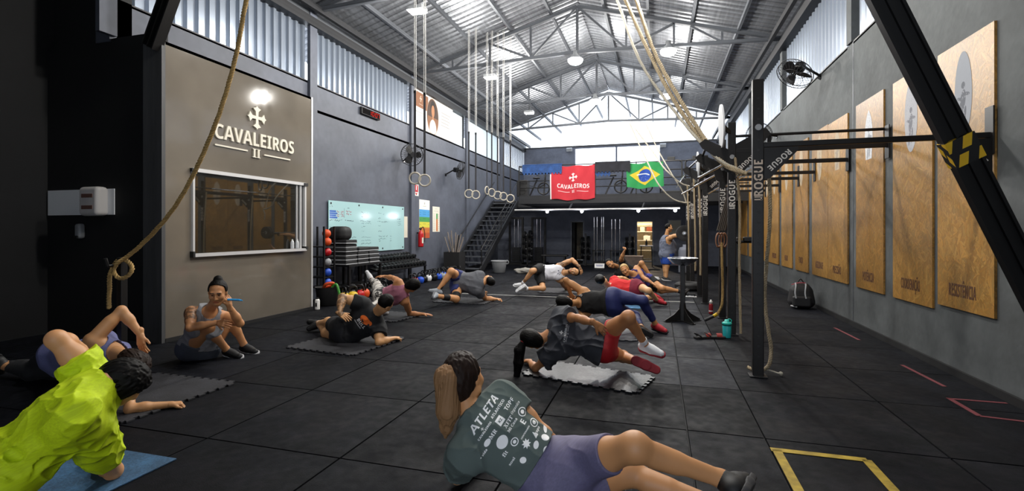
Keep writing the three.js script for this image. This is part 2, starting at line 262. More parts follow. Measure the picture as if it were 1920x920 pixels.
// clerestory bays of corrugated sheet
let win = 0;
function bay(x, side, z0, z1, y0, y1, mat, label) {                   // side = +1 when seen from the right
  const w = structG(`window_${++win}`, label), n = Math.round((z0 - z1) / 0.2), per = 5, pitch = (z0 - z1) / n;
  for (let k = 0; k < n; k += per) { const m = Math.min(per, n - k), g = corrugated(y1 - y0, 0, pitch, 0.05, m); const s = mk('corrugated_panel', g, mat, w); g.applyMatrix4(new THREE.Matrix4().makeBasis(V(0, 0, -side), V(0, 1, 0), V(side, 0, 0))); s.position.set(x, y0, side > 0 ? z0 - k * pitch : z1 + k * pitch); }
  mk('window_sill', span(x - 0.1, x + 0.1, y0 - 0.03, y0 + 0.02, z0, z1), M.steelDark, w);
  return w;
}
bay(XL - 0.1, 1, -4.82, -8.6, 4.48, 5.65, M.sheet, 'corrugated clerestory sheet over the taupe booth');
bay(XL - 0.1, 1, -8.82, -12.93, 4.48, 5.65, M.sheet, 'corrugated clerestory sheet above the red clock');
bay(XL - 0.1, 1, -21.7, -25.9, 4.48, 5.65, M.sheet, 'corrugated clerestory sheet beside the mezzanine');
for (const [a, b, l] of [[-4.5, -8.6, 'corrugated clerestory sheet behind the dark slanted beam'], [-8.82, -12.93, 'corrugated clerestory sheet behind the wall fan'], [-13.2, -17.2, 'corrugated clerestory sheet above the rig posts'], [-17.5, -21.5, 'corrugated clerestory sheet beyond the rig posts'], [-21.7, -25.9, 'far corrugated clerestory sheet at the mezzanine']]) bay(XR + 0.1, -1, a, b, 4.24, 5.65, M.sheet, l);
{ // glazed bays: advertising banner bay and the plain one
  const w3 = structG('window_9', 'clerestory bay with the advertising banner'), w4 = structG('window_10', 'white translucent clerestory bay beside the stairs');
  mk('pane', span(XL - 0.1, XL - 0.09, 4.48, 5.65, -16.05, -17.2), M.clearSheet, w3); mk('window_frame', join([span(XL - 0.13, XL - 0.05, 4.48, 5.65, -17.18, -17.26), span(XL - 0.13, XL, 4.44, 4.5, -13.2, -17.2), span(XL - 0.13, XL - 0.05, 4.48, 5.65, -13.16, -13.2)]), M.steelDark, w3);
  for (let k = 0; k < 4; k++) mk('pane', span(XL - 0.1, XL - 0.09, 4.5, 5.65, -17.52 - k, -18.5 - k), M.clearSheet, w4); mk('window_frame', join([span(XL - 0.13, XL, 4.44, 4.5, -17.5, -21.5)]), M.steelDark, w4);
}

// mezzanine
const mez = structG('mezzanine_floor', 'dark mezzanine deck on steel beams');
mk('deck', metric(join([span(-4.85, XR, 2.5, 2.66, -17.4, ZE), span(XL, -4.85, 2.5, 2.66, -20.4, ZE)])), M.wallBack, mez);
mk('edge_beam', join([span(-4.85, XR, 2.38, 2.68, -17.38, -17.44), span(-4.88, -4.82, 2.38, 2.68, -17.4, -20.4), span(XL, -4.85, 2.4, 2.68, -20.38, -20.44)]), M.steelDark, mez);
for (const z of [-18.6, -20]) mk('joist', span(-4.85, XR, 2.36, 2.5, z, z - 0.08), M.steelDark, mez);
{
  const r = thing('mezzanine_railing', 'thin black steel railing along the mezzanine edge', 'railing');
  for (const x of [-4.85, -3.55, -2.1, -0.72, 0.75, 2.1]) mk('post', span(x - 0.02, x + 0.02, 2.66, 3.76, -17.38, -17.42), M.blackSteel, r);
  for (const y of [2.95, 3.2, 3.46, 3.74]) mk('rail', rod(V(-4.85, y, -17.4), V(XR, y, -17.4), 0.018), M.blackSteel, r);
  for (const y of [3.2, 3.74]) mk('rail', rod(V(-4.85, y, -17.4), V(-4.85, y, -20.4), 0.018), M.blackSteel, r);
}
// stairs
{
  const s = thing('stairs', 'steep black steel staircase along the whiteboard wall', 'stairs'), z0 = -15.75, z1 = -20.4, n = 14, xa = -6.8, xb = -5.75;
  for (const x of [xa, xb]) mk('stringer', bar(V(x, 0.02, z0), V(x, 2.62, z1), 0.06, 0.24), M.steelDark, s);
  for (let k = 0; k < n; k++) { const t = (k + 0.6) / n; mk('tread', box(xb - xa, 0.035, 0.27, (xa + xb) / 2, 2.64 * t, lerp(z0, z1, t)), M.steel, s); }
  mk('handrail', rod(V(xb, 0.75, z0 - 0.05), V(xb, 3.5, z1), 0.022), M.blackSteel, s);
  for (const o of [0.3, 0.52]) mk('guard_rail', rod(V(xb, o + 0.25, z0 - 0.5), V(xb, 2.64 + o, z1), 0.014), M.blackSteel, s);
  for (const t of [0.03, 0.5, 0.98]) mk('baluster', rod(V(xb, 2.64 * t, lerp(z0, z1, t)), V(xb, 2.64 * t + 0.85, lerp(z0, z1, t)), 0.018), M.blackSteel, s);
  mk('handrail', rod(V(xa, 0.75, z0 - 0.05), V(xa, 3.5, z1), 0.022), M.blackSteel, s);
}

// taupe booth
{
  const z0 = -4.8, z1 = -7.6, h = 3.82, b = thing('reception_booth', 'taupe laminate booth with a club name and a sliding window', 'booth', null, null, 'structure'); delete b.userData.category;
  const W = { a: -5.2, b: -7.36, y0: 1.11, y1: 2.21 };
  mk('front_panel', metric(join([span(XB - 0.06, XB, 0, h, z0, W.a), span(XB - 0.06, XB, 0, W.y0, W.a, W.b), span(XB - 0.06, XB, W.y1, h, W.a, W.b), span(XB - 0.06, XB, 0, h, W.b, z1)])), M.laminate, b);
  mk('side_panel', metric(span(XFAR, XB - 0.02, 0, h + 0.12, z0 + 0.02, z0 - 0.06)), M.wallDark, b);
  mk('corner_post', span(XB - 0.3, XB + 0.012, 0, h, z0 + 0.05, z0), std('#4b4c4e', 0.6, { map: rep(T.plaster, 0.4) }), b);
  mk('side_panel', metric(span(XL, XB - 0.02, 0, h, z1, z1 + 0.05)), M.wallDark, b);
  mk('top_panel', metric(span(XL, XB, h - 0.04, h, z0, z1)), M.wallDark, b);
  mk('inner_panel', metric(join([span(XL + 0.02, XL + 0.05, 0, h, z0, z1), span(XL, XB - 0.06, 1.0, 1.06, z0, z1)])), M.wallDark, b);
  mk('edge_trim', span(XB, XB + 0.012, 0, h, z1 + 0.0, z1 + 0.035), M.alu, b);
  mk('base_trim', span(XB, XB + 0.02, 0, 0.05, z0, z1), M.black, b);
  const f = (y0, y1, a, c, d = 0.035) => span(XB - 0.03, XB + d, y0, y1, a, c);
  mk('window_frame', join([f(W.y0 - 0.045, W.y0, W.a + 0.03, W.b - 0.02, 0.06), f(W.y1, W.y1 + 0.05, W.a + 0.03, W.b - 0.05), f(W.y0, W.y1, W.a + 0.03, W.a), f(W.y0, W.y1, W.b, W.b - 0.04), f(W.y0, W.y1, W.b + 0.09, W.b + 0.06, 0.015), f(W.y0, W.y1, W.b + 0.17, W.b + 0.15, 0.005)]), M.alu, b);
  mk('frame_corner', join([f(W.y1 - 0.0, W.y1 + 0.045, W.a + 0.05, W.a + 0.0, 0.045), f(W.y1 - 0.01, W.y1 + 0.045, W.b + 0.02, W.b - 0.07, 0.05), f(W.y0 - 0.05, W.y0 + 0.03, W.a + 0.05, W.a + 0.02, 0.065), f(W.y0 - 0.02, W.y0 + 0.03, W.b, W.b - 0.05, 0.065)]), M.black, b);
  const gl = std('#0b0a08', 0.03); mk('pane', span(XB - 0.02, XB - 0.012, W.y0, W.y1, W.a, W.b), phy({ color: '#7a7468', roughness: 0.02, transmission: 0.9, thickness: 0, ior: 1.9 }), b);
  // raised club name
  const face = (g, y, z) => { g.rotateY(Math.PI / 2); g.translate(XB, y, z); return g; };
  const nm = letters('CAVALEIROS', 0.19, 0.025, font, 1); nm.computeBoundingBox(); const k = 1.58 / (nm.boundingBox.max.x - nm.boundingBox.min.x); nm.scale(k, 1.1, 1);
  mk('lettering', face(nm, 2.83, -6.31), M.offwhite, b); mk('lettering', face(letters('II', 0.135, 0.025, fontSerif, 1.1), 2.615, -6.28), M.offwhite, b);
  mk('emblem', face(poly(crossShape(0.225), 0.025), 3.17, -6.29), M.offwhite, b);
  mk('rule_line', span(XB, XB + 0.02, 2.62, 2.642, -5.53, -6.11), M.offwhite, b); mk('rule_line', span(XB, XB + 0.02, 2.605, 2.627, -6.44, -7.02), M.offwhite, b);
}
// slanted struts
const iBeam = (a, b, w, h) => { const d = b.clone().sub(a).normalize(), out = V(0, 0, 1), s = d.clone().cross(out).normalize(); const o = (g, k) => g.translate(s.x * k, s.y * k, s.z * k); return join([o(bar(a, b, h, 0.016, s), 0), o(bar(a, b, h, 0.02, s), w / 2), o(bar(a, b, h, 0.02, s), -w / 2), bar(a, b, 0.02, w, s)]); };
{
  const p0 = at(1659, 0, 3.5), p1 = at(1837, 350, 3.56), d = p1.clone().sub(p0), a = p0.clone().addScaledVector(d, -1.8), b = p0.clone().addScaledVector(d, 2.1), e = b.clone(); const tt = (XR + 0.1 - a.x) / (b.x - a.x); const foot = a.clone().lerp(b, Math.min(1, tt));
  const s = structG('beam_slanted', 'dark steel strut leaning from the plastered wall with warning tape'); mk('strut', iBeam(a, foot, 0.165, 0.07), M.blackSteel, s);
  const q = (t) => p0.clone().addScaledVector(d, t); const m = q(0.735), n = q(0.865), dir = d.clone().normalize();
  const tape = canvas(256, 128, (g, w, h) => { g.fillStyle = '#141414'; g.fillRect(0, 0, w, h); g.fillStyle = '#e0b21c'; for (const [x, y] of [[-60, 0], [110, 0], [20, 1], [190, 1]]) { g.beginPath(); const y0 = y * 74; g.moveTo(x, y0 + 54); g.lineTo(x + 80, y0 + 54); g.lineTo(x + 130, y0); g.lineTo(x + 50, y0); g.fill(); } });
  mk('warning_tape', bar(m, n, 0.195, 0.095, V(0, 0, 1)), print(tape, 0.5), s);
  const s2 = structG('beam_slanted_2', 'dark steel strut standing on the booth corner'); const f0 = V(XB - 0.12, 3.72, -4.72), f1 = at(318, -6, 6.15); mk('strut', iBeam(f0, f0.clone().lerp(f1, 2.7), 0.18, 0.13), M.blackSteel, s2);
}
// lamps
function highBay(x, y, z, label, kind) {
  const t = thing(kind === 'flood' ? 'flood_light' : 'high_bay_lamp', label, 'lamp', V(x, y, z), 'lamps under the roof trusses');
  const glow = new THREE.MeshStandardMaterial({ color: '#ffffff', emissive: new THREE.Color(1, 0.98, 0.94), emissiveIntensity: 14 });
  const top = (kind === 'flood' ? EAVE : EAVE + 0.1) - y;
  mk('hanger', rod(V(0, 0.1, 0), V(0, top, 0), 0.012), M.steelDark, t);
  if (kind === 'flood') { mk('housing', join([rbox(0.34, 0.09, 0.26, 0.02, 0, 0.05, 0)]), M.greyPlastic, t); mk('lens', box(0.29, 0.012, 0.21, 0, 0.0, 0), glow, t); }
  else { mk('housing', lathe([[0.0, 0.26], [0.06, 0.26], [0.07, 0.16], [0.13, 0.1], [0.2, 0.0], [0.19, 0.0], [0.12, 0.09], [0, 0.1]], 24), M.greyPlastic, t); mk('bulb', put(new THREE.SphereGeometry(0.2, 20, 12, 0, 6.3, 1.4, 1.75).scale(1, 0.6, 1), 0, 0.01, 0), glow, t); }
  const l = new THREE.PointLight(new THREE.Color(1, 0.965, 0.9), LAMP, 0, 2); l.position.set(0, -0.2, 0); l.castShadow = true; l.shadow.radius = 6; t.add(l);
}
[[FR[1], 'nearest row of trusses'], [FR[2], 'second row of trusses'], [FR[3], 'third row of trusses']].forEach(([z, w], i) => {
  highBay(-4.45, 5.62, z + 0.05, `small flood lamp over the ring cords, ${w}`, 'flood'); highBay(-2.1, 5.9, z, `round lamp under the ridge, ${w}`, 'bay'); highBay(0.24, 5.9, z, `round lamp beside the hanging ropes, ${w}`, 'bay');
});
highBay(-2.1, 5.9, FR[0], 'round lamp under the ridge, over the foreground', 'bay'); highBay(0.24, 5.9, FR[0], 'round lamp over the foreground beside the strut', 'bay');
{
  const t = thing('light_rail', 'white tube under the mezzanine carrying four small lamps', 'lamp');
  const A = onZ(965, 392, -17.3), B = onZ(1275, 396, -17.3); A.y = B.y = 2.16;
  mk('tube', rod(A, B, 0.03), M.alu, t); for (const u of [1067, 1204]) { const p = onZ(u, 392, -17.3); mk('bracket', bar(V(p.x, 2.16, -17.3), V(p.x + 0.12, 2.5, -17.5), 0.04, 0.04), M.steel, t); }
  for (const u of [1026, 1091, 1197, 1266]) { const p = onZ(u, 397, -17.3); mk('bulb', ball(0.055, p.x, 2.09, -17.3), new THREE.MeshStandardMaterial({ color: '#fff', emissive: '#f4f6ff', emissiveIntensity: 10 }), t); const l = new THREE.PointLight('#eef2ff', BULB, 0, 2); l.position.set(p.x, 1.98, -17.28); l.castShadow = true; l.shadow.radius = 3; t.add(l); }
}
// floor tape
const strip = (a, b, w, mat, name, label) => { const d = b.clone().sub(a), g = box(w, 0.002, d.length(), 0, 0, 0); g.rotateY(Math.atan2(d.x, d.z)); const m = a.clone().add(b).multiplyScalar(0.5); g.translate(m.x, 0.002, m.z); return g; };
{
  const tw = std('#c9c9c4', 0.8, { map: rep(T.dust, 3) }), ty = std('#b79a2a', 0.7, { map: rep(T.dust, 3) }), tr = std('#7a3038', 0.8, { map: rep(T.dust, 4) });
  solo('floor_tape', metric(join([strip(V(-4.35, 0, -10.45), V(0.68, 0, -10.45), 0.05)])), tw, 'long white tape line across the rubber floor', 'tape');
  solo('floor_tape', metric(join([strip(V(-2.0, 0, -9.3), V(0.66, 0, -9.3), 0.02)])), std('#77797c', 0.8), 'thin faded line across the floor by the bowl stand', 'tape');
  solo('floor_tape', metric(join([strip(V(0.735, 0, -3.57), V(0.735, 0, -2.4), 0.055), strip(V(0.7, 0, -3.57), V(1.24, 0, -3.57), 0.055), strip(V(1.235, 0, -3.57), V(1.235, 0, -2.4), 0.055)])), ty, 'yellow tape rectangle on the floor near the wall', 'tape');
  for (const [a, b, l] of [[-7.45, -8.3, 'short red tape dash beside the wall, beyond the others'], [-5.45, -6.2, 'red tape dash on the floor below the wooden boards']]) solo('floor_tape', strip(V(2.5, 0, a), V(2.47, 0, b), 0.035), tr, l, 'tape');
  solo('floor_tape', join([strip(V(2.36, 0, -5.07), V(2.36, 0, -4.66), 0.04), strip(V(2.34, 0, -5.07), V(2.75, 0, -5.07), 0.03), strip(V(2.36, 0, -4.66), V(2.75, 0, -4.6), 0.03)]), tr, 'worn red tape corner on the floor under the slanted beam', 'tape');
}
// ================= the wooden boards =================
{
  const fig = (c1, c2) => canvas(128, 320, (g, w, h) => { g.fillStyle = c1; g.fillRect(0, 0, w, h); g.fillStyle = c2; for (const [x, y, a, b] of [[64, 130, 12, 13], [62, 185, 17, 40], [52, 245, 8, 38], [74, 240, 8, 34], [88, 165, 18, 6], [40, 175, 16, 6]]) { g.beginPath(); g.ellipse(x, y, a, b, 0.2, 0, 7); g.fill(); } for (let k = 0; k < 260; k++) { g.fillStyle = k % 2 ? c1 : '#8a8d94'; g.fillRect(hash(k, 1, 1) * w, hash(k, 2, 1) * h, 3, 5); } });
  const em = [fig('#8d9199', '#5d6068'), fig('#c9cbd0', '#8b8e95'), fig('#a4a5ab', '#6f7078')].map((t) => print(t, 0.8));
  const wood = ['#d6ccb8', '#ccc2ac', '#c8bca4'].map((c, i) => std(c, 0.42, { map: (() => { const t = rep(T.osb, 0.42); t.offset.set(i * 0.37, i * 0.21); return t; })(), bumpMap: rep(T.osb, 0.42), bumpScale: 0.002 }));
  const ink = std('#4a2812', 0.8), faint = print(fig('#a8967c', '#8f8272'), 0.7);
  const B = [[-5.285, -6.19, 'RESISTÊNCIA', 0], [-6.295, -7.215, 'COORDENAÇÃO', 2], [-7.485, -8.41, 'POTÊNCIA', 1], [-8.75, -9.66, 'PRECISÃO', 1], [-9.672, -10.58, 'AGILIDADE', 0], [-10.855, -11.785, 'FORÇA', 0], [-12.05, -13.01, 'VIGOR', 0], [-13.3, -14.2, 'EQUILÍBRIO', 2], [-14.21, -15.1, 'VELOCIDADE', 2], [-15.4, -16.3, '', 0], [-16.5, -17.4, '', 1], [-17.8, -18.7, '', 2], [-18.71, -19.6, '', 0]];
  const where = ['under the slanted beam, nearest of the row', 'second from the slanted beam', 'with a white painted figure, third from the slanted beam', 'fourth from the slanted beam, edge to edge with the fifth', 'fifth from the slanted beam, edge to edge with the fourth', 'sixth from the slanted beam', 'seventh from the slanted beam, above the backpack side', 'eighth from the slanted beam, seen beside the near rig post', 'ninth from the slanted beam, edge to edge with the eighth', 'tenth from the slanted beam, behind the rig posts', 'eleventh from the slanted beam, behind the rig posts', 'twelfth from the slanted beam, behind the rig posts', 'last of the row at the far end'];
  B.forEach(([a, b, s, e], i) => {
    const y0 = 0.6 + (i === 0 ? 0.06 : 0), y1 = 3.23 + rr(-0.02, 0.02), z = (a + b) / 2, t = thing('wooden_board', `amber flake wood board ${where[i]}`, 'board', V(XR, 0, z), 'wooden boards on the plastered wall');
    const g = span(-0.022, -0.001, y0, y1, (a - b) / 2, (b - a) / 2); mk('panel', metric(g, 1, i * 0.31, i * 0.17), wood[i % 3], t);
    if (s) { const L = letters(s, 0.13, 0.002, font, 1); L.computeBoundingBox(); const w = L.boundingBox.max.x - L.boundingBox.min.x; L.scale(Math.min(0.5, 0.42 + 0 * w) / w * (s.length > 8 ? 1.05 : s.length > 5 ? 0.9 : 0.7), 0.95, 1); L.rotateY(-Math.PI / 2); L.translate(-0.022, y0 + 0.2, -0.02); mk('lettering', L, ink, t); }
    const sh = new THREE.Shape(); if (e === 1) { sh.moveTo(0, 0.36); sh.quadraticCurveTo(0.15, 0.2, 0.13, -0.06); sh.lineTo(0.1, -0.32); sh.lineTo(-0.1, -0.32); sh.lineTo(-0.13, -0.06); sh.quadraticCurveTo(-0.15, 0.2, 0, 0.36); } else sh.absellipse(0, 0, e ? 0.15 : 0.14, 0.4, 0, Math.PI * 2);
    const eg = new THREE.ShapeGeometry(sh, 20), p = eg.attributes.position, uv = eg.attributes.uv; for (let k = 0; k < p.count; k++) uv.setXY(k, p.getX(k) / 0.32 + 0.5, p.getY(k) / 0.84 + 0.5); eg.rotateY(-Math.PI / 2); eg.translate(-0.0235, 2.72, 0); mk('painted_figure', eg, i < 3 ? em[e] : faint, t);
  });
}
// ================= the rig =================
const RZ = [-5.33, -7.35, -8.72, -10.4, -11.5, -13.2, -14.8], RX = [0.93, 0.96, 1.0, 0.88, 0.86, 0.82, 0.8];
{
  const t = thing('pull_up_rig', 'black steel pull-up rig of posts tied to the plastered wall', 'rig'); const white = std('#cfcac4', 0.6), pale = std('#c9b7a6', 0.6);
  const word = (s, size, d) => letters(s, size, d, font, 1);
  const up = (n, g, m) => { const o = mk(n, g, m, t); return o; };
  const holes = (() => { const L = []; for (let y = 0.2; y < 2.8; y += 0.1) L.push(cyl(0.011, 0.011, 0.004, 8, 0, y, 0, Math.PI / 2)); return join(L); })();
  RZ.forEach((z, i) => {
    const x = RX[i], h = 2.89, p = up('upright', rbox(0.1, h, 0.075, 0.008, x, h / 2, z), M.rigSteel);
    const hl = mk('bolt_holes', holes.clone().translate(x, 0, z + 0.038), M.black, p); hl.userData.kind = 'stuff';
    mk('foot_plate', rbox(0.16, 0.012, 0.14, 0.004, x, 0.008, z), M.blackSteel, p);
    const w = word('ROGUE', 0.078, 0.002); w.rotateZ(Math.PI / 2); w.translate(x, 1.93, z + 0.0378); mk('lettering', w, i ? white : pale, p);
    mk('logo_mark', join([box(0.07, 0.012, 0.002, x, 1.72, z + 0.0385), box(0.07, 0.01, 0.002, x, 1.745, z + 0.0385), box(0.012, 0.035, 0.002, x + 0.025, 1.73, z + 0.0385)]), i ? white : pale, p);
    mk('cap_bolt', cyl(0.03, 0.03, 0.012, 16, x, 2.42, z + 0.042, Math.PI / 2), M.greyPlastic, p);
    // tie to the wall
    const y = i ? 2.5 : 2.25; up('wall_tie', rbox(XR - x - 0.05, i ? 0.06 : 0.05, 0.05, 0.006, (XR + x) / 2, y, z), M.rigSteel);
    if (i && i < 4) up('pull_up_bar', rod(V(x, y + 0.22, z - 0.1), V(XR, y + 0.22, z - 0.1), 0.019), M.rigSteel);
    up('wall_plate', rbox(0.012, 0.42, 0.12, 0.003, XR - 0.03, y + 0.04, z), M.rigSteel);
    const tri = (s) => { const g = poly([[0, 0], [0.3 * s, 0], [0.28 * s, -0.05], [0.05 * s, -0.3], [0, -0.3]], 0.01); return g; };
    for (const [bx, s] of [[x + 0.05, 1], [XR - 0.03, -1]]) { if (s < 0 && i > 0) continue; const gs = up('gusset', tri(s).translate(bx, y - 0.03, z + 0.028), M.rigSteel); const w2 = word('ROGUE', 0.055, 0.0015); w2.rotateZ(s > 0 ? Math.PI / 4.2 + Math.PI : -0.78); w2.translate(bx + s * 0.135, y - 0.155, z + 0.0385); mk('lettering', w2, white, gs); }
    if (i && i < 4) up('web_plate', span(x + 0.45, x + 0.5, y, y + 0.22, z - 0.06, z - 0.1), M.rigSteel);
  });
  for (let i = 1; i < RZ.length - 1; i++) {
    const a = V(RX[i], 2.55, RZ[i]), b = V(RX[i + 1], 2.55, RZ[i + 1]); up('beam', bar(a, b, 0.06, 0.09), M.rigSteel); up('grip_bar', rod(a.clone().add(V(-0.3, 0.1, 0)), b.clone().add(V(-0.3, 0.1, 0)), 0.018), i % 2 ? M.rigSteel : M.chrome);
  }
  // multi grip head on the second and third posts: plates, slanted chrome bars
  for (const i of [1, 2, 3]) {
    const x = RX[i], z = RZ[i];
    up('grip_plate', poly([[0, 0], [-0.3, 0.16], [-0.38, 0.1], [-0.34, 0.03], [-0.1, -0.14], [-0.06, -0.28], [0, -0.32]], 0.012).translate(x - 0.04, 2.52, z + 0.03), M.rigSteel);
    up('grip_plate', poly([[0, 0], [0.38, 0.2], [0.44, 0.12], [0.12, -0.26], [0, -0.3]], 0.012).translate(x + 0.05, 2.6, z - 0.03), M.rigSteel);
    up('grip_handle', rod(V(x - 0.45, 2.12, z + 0.25), V(x - 0.02, 2.38, z - 0.2), 0.016), M.chrome); up('grip_handle', rod(V(x + 0.02, 2.12, z + 0.25), V(x + 0.32, 2.3, z - 0.2), 0.016), M.chrome);
  }
  up('spotter_arm', join([rbox(0.06, 0.09, 0.34, 0.01, RX[1] + 0.1, 1.28, RZ[1] - 0.2), rod(V(RX[1] + 0.05, 1.27, RZ[1]), V(RX[1] + 0.34, 1.27, RZ[1]), 0.02), rbox(0.12, 0.07, 0.07, 0.02, RX[1] + 0.2, 1.3, RZ[1])]), M.rigSteel);
  up('bar_hook', join([rbox(0.05, 0.1, 0.05, 0.01, RX[0] - 0.0, 1.32, RZ[0] - 0.06)]), M.rigSteel);
  for (const [i, y] of [[1, 2.83], [3, 2.66]]) { const d = up('target_disc', cyl(0.29, 0.29, 0.02, 36, RX[i] - 0.14, y, RZ[i] + 0.1, 0, 0, Math.PI / 2 + 0.04), std('#b9bbbf', 0.6)); d.userData.label = 'round pale target disc on the rig'; up('disc_bracket', bar(V(RX[i] - 0.12, y, RZ[i] + 0.1), V(RX[i], y - 0.1, RZ[i]), 0.04, 0.04), M.rigSteel); }
  // loaded barbell in the far hooks
}
{
  const c = at(1283, 437, 13.0), b = thing('loaded_barbell', 'barbell with black bumper plates racked at the far rig posts', 'barbell', c);
  mk('bar', rod(V(0, 0, 0.12), V(0.02, 0, -2.1), 0.015), M.chrome, b); mk('sleeve', rod(V(0, 0, 0.14), V(0, 0, -0.28), 0.025), M.chrome, b);
  const disc = (z) => lathe([[0.03, -0.03], [0.1, -0.03], [0.11, -0.04], [0.2, -0.04], [0.205, -0.03], [0.205, 0.03], [0.2, 0.04], [0.11, 0.04], [0.1, 0.03], [0.03, 0.03]], 32, 0, 0, z, Math.PI / 2, 0, 0);
  const pl = mk('bumper_plate', disc(0), M.blackRubber, b); mk('plate_hub', join([cyl(0.05, 0.05, 0.07, 20, 0, 0, 0, Math.PI / 2)]), M.greyPlastic, pl); mk('bumper_plate', disc(-0.09), M.blackRubber, b);
  mk('bar_hook', join([box(0.3, 0.04, 0.05, 0.14, -0.04, -0.55), box(0.05, 0.12, 0.05, 0.0, -0.06, -0.55)]), M.blackSteel, b);
}
// ================= ropes =================
{
  const Z = -8.7, rope = (name, mat, r, pts, label, group) => solo(name, metric(ropeGeo(pts, r), 3), mat, label, 'rope', group);
  const tie = V(0.78, 2.62, -7.2);
  const sag = (a, b, s, n = 7) => Array.from({ length: n }, (_, i) => { const t = i / (n - 1), p = a.clone().lerp(b, t); p.y -= s * 4 * t * (1 - t); return p; });
  const top = [V(-0.72, 7.0, -9.2), V(-0.6, 7.0, -9.2), V(-0.36, 7.0, -9.2)];
  const via = [[at(1157, 0, 8.6), at(1203, 120, 7.9), at(1262, 205, 7.4), at(1315, 268, 7.0)], [at(1173, 0, 8.6), at(1213, 90, 8.0), at(1268, 195, 7.4), at(1322, 270, 7.0)], [at(1193, 0, 8.6), at(1228, 100, 7.9), at(1280, 195, 7.3), at(1328, 270, 6.95)]];
  const lab = ['pale thin climbing rope slanting from roof to rig, outer of three', 'grey brown climbing rope slanting from roof to rig, middle of three', 'brown climbing rope slanting from roof to rig, inner of three'];
  via.forEach((v, i) => rope('climbing_rope', [M.ropeWhite, M.rope, M.rope][i], [0.026, 0.034, 0.034][i], [v[0].clone().multiplyScalar(2).sub(v[1]).add(V(0, -0.02, 0)), ...v, at(1352 + i * 3, 302 + i * 3, 6.75), at(1380, 316 + i * 2, 6.6), at(1400, 326, 6.55)], lab[i], 'climbing ropes at the rig'));
  // left rope with its coil on a post
  const c = at(229, 503, 4.6), d = 4.6;
  rope('battle_rope', M.ropeGold, 0.021, [at(478, -60, 4.2), at(462, 0, 4.2), at(441, 110, 4.25), at(405, 230, 4.3), at(345, 360, 4.42), at(298, 425, 4.5), at(240, 480, d - 0.03), at(221, 492, d - 0.06), at(213, 506, d - 0.06), at(222, 521, d - 0.06), at(240, 517, d - 0.06), at(248, 503, d - 0.05), at(236, 488, d - 0.02), at(219, 490, d + 0.02), at(207, 512, d), at(205, 545, d), at(204, 578, d)], 'golden rope sweeping down across the booth to a coil', 'rope');
  const pst = at(229, 505, 4.62); const ps = thing('rope_post', 'black steel post holding the coiled end of the golden rope', 'post', V(pst.x, 0, pst.z)); mk('post', rbox(0.06, 1.17, 0.06, 0.006, 0, 0.585, 0), M.blackSteel, ps); mk('hook', join([rod(V(0, 1.1, 0), V(0.02, 1.1, 0.14), 0.014), rod(V(0.02, 1.1, 0.14), V(0.02, 1.17, 0.16), 0.014)]), M.blackSteel, ps); mk('foot_plate', rbox(0.2, 0.012, 0.2, 0.004, 0, 0.008, 0), M.blackSteel, ps);
  // ropes hanging at the rig posts
  rope('hanging_rope', M.rope, 0.02, [V(RX[0] + 0.1, 2.25, RZ[0] - 0.06), V(RX[0] + 0.11, 1.6, RZ[0]), at(1434, 560, 4.95), at(1441, 620, 4.93), at(1446, 660, 4.93), at(1440, 686, 4.9), at(1428, 694, 4.9), at(1412, 693, 4.96), at(1402, 688, 5.02)], 'thick pale rope hanging down the near rig post to the floor', 'hanging ropes on the rig');
  solo('rope_end', metric(join([ropeGeo([at(1436, 692, 4.9), at(1452, 697, 4.88), at(1464, 701, 4.85)], 0.008), ball(0.02, ...at(1464, 700, 4.85).toArray())]), 3), M.ropeWhite, 'thin knotted cord lying at the near rig post', 'rope');
  rope('hanging_rope', M.rope, 0.02, [V(RX[1] + 0.03, 2.4, RZ[1] + 0.09), V(RX[1] + 0.09, 1.8, RZ[1] + 0.05), V(RX[1] + 0.09, 1.0, RZ[1] + 0.04), V(RX[1] + 0.1, 0.45, RZ[1] + 0.03), V(RX[1] + 0.11, 0.03, RZ[1] + 0.03)], 'pale rope hanging straight behind the teal shaker', 'hanging ropes on the rig');
  rope('hanging_rope', M.ropeGold, 0.02, [at(1353, 455, 7.05), at(1354, 500, 7.05), at(1355, 540, 7.1), at(1353, 572, 7.1), at(1345, 588, 7.15), at(1336, 594, 7.2)], 'golden rope hanging under the brown rings to a yellow end', 'hanging ropes on the rig');
  solo('rope_sleeve', rod(at(1339, 592, 7.18), at(1322, 600, 7.25), 0.022), M.black, 'black sleeve and yellow band on the end of the golden rope', 'rope sleeve').add(mk('band', rod(at(1345, 588, 7.15), at(1338, 592.5, 7.19), 0.025), M.yellow));
  for (const [k, l] of [[3, 'pale rope hanging at the fourth rig post'], [4, 'pale rope hanging at the fifth rig post'], [5, 'pale rope hanging at the sixth rig post']]) rope('hanging_rope', M.rope, 0.022, [V(RX[k] - 0.12, 2.55, RZ[k]), V(RX[k] - 0.1, 1.7, RZ[k] + 0.05), V(RX[k] - 0.09, 1.0, RZ[k] + 0.06), V(RX[k] - 0.09, 0.55, RZ[k] + 0.06)], l, 'hanging ropes on the rig');
  // draped white ropes before the mezzanine
  const D = 13;
  rope('draped_rope', M.ropeWhite, 0.022, [at(1190, 240, D + 3), at(1228, 290, D + 1), at(1252, 322, D), at(1280, 345, D), at(1302, 349, D), at(1316, 343, D)], 'upper pale rope draped from the roof before the flag', 'draped ropes before the mezzanine');
  rope('draped_rope', M.ropeWhite, 0.022, [at(1180, 230, D + 3), at(1216, 308, D + 0.6), at(1238, 350, D), at(1262, 373, D), at(1285, 380, D), at(1296, 380, D), at(1290, 392, D), at(1292, 405, D)], 'lower pale rope draped in a bow to the far rig post', 'draped ropes before the mezzanine');
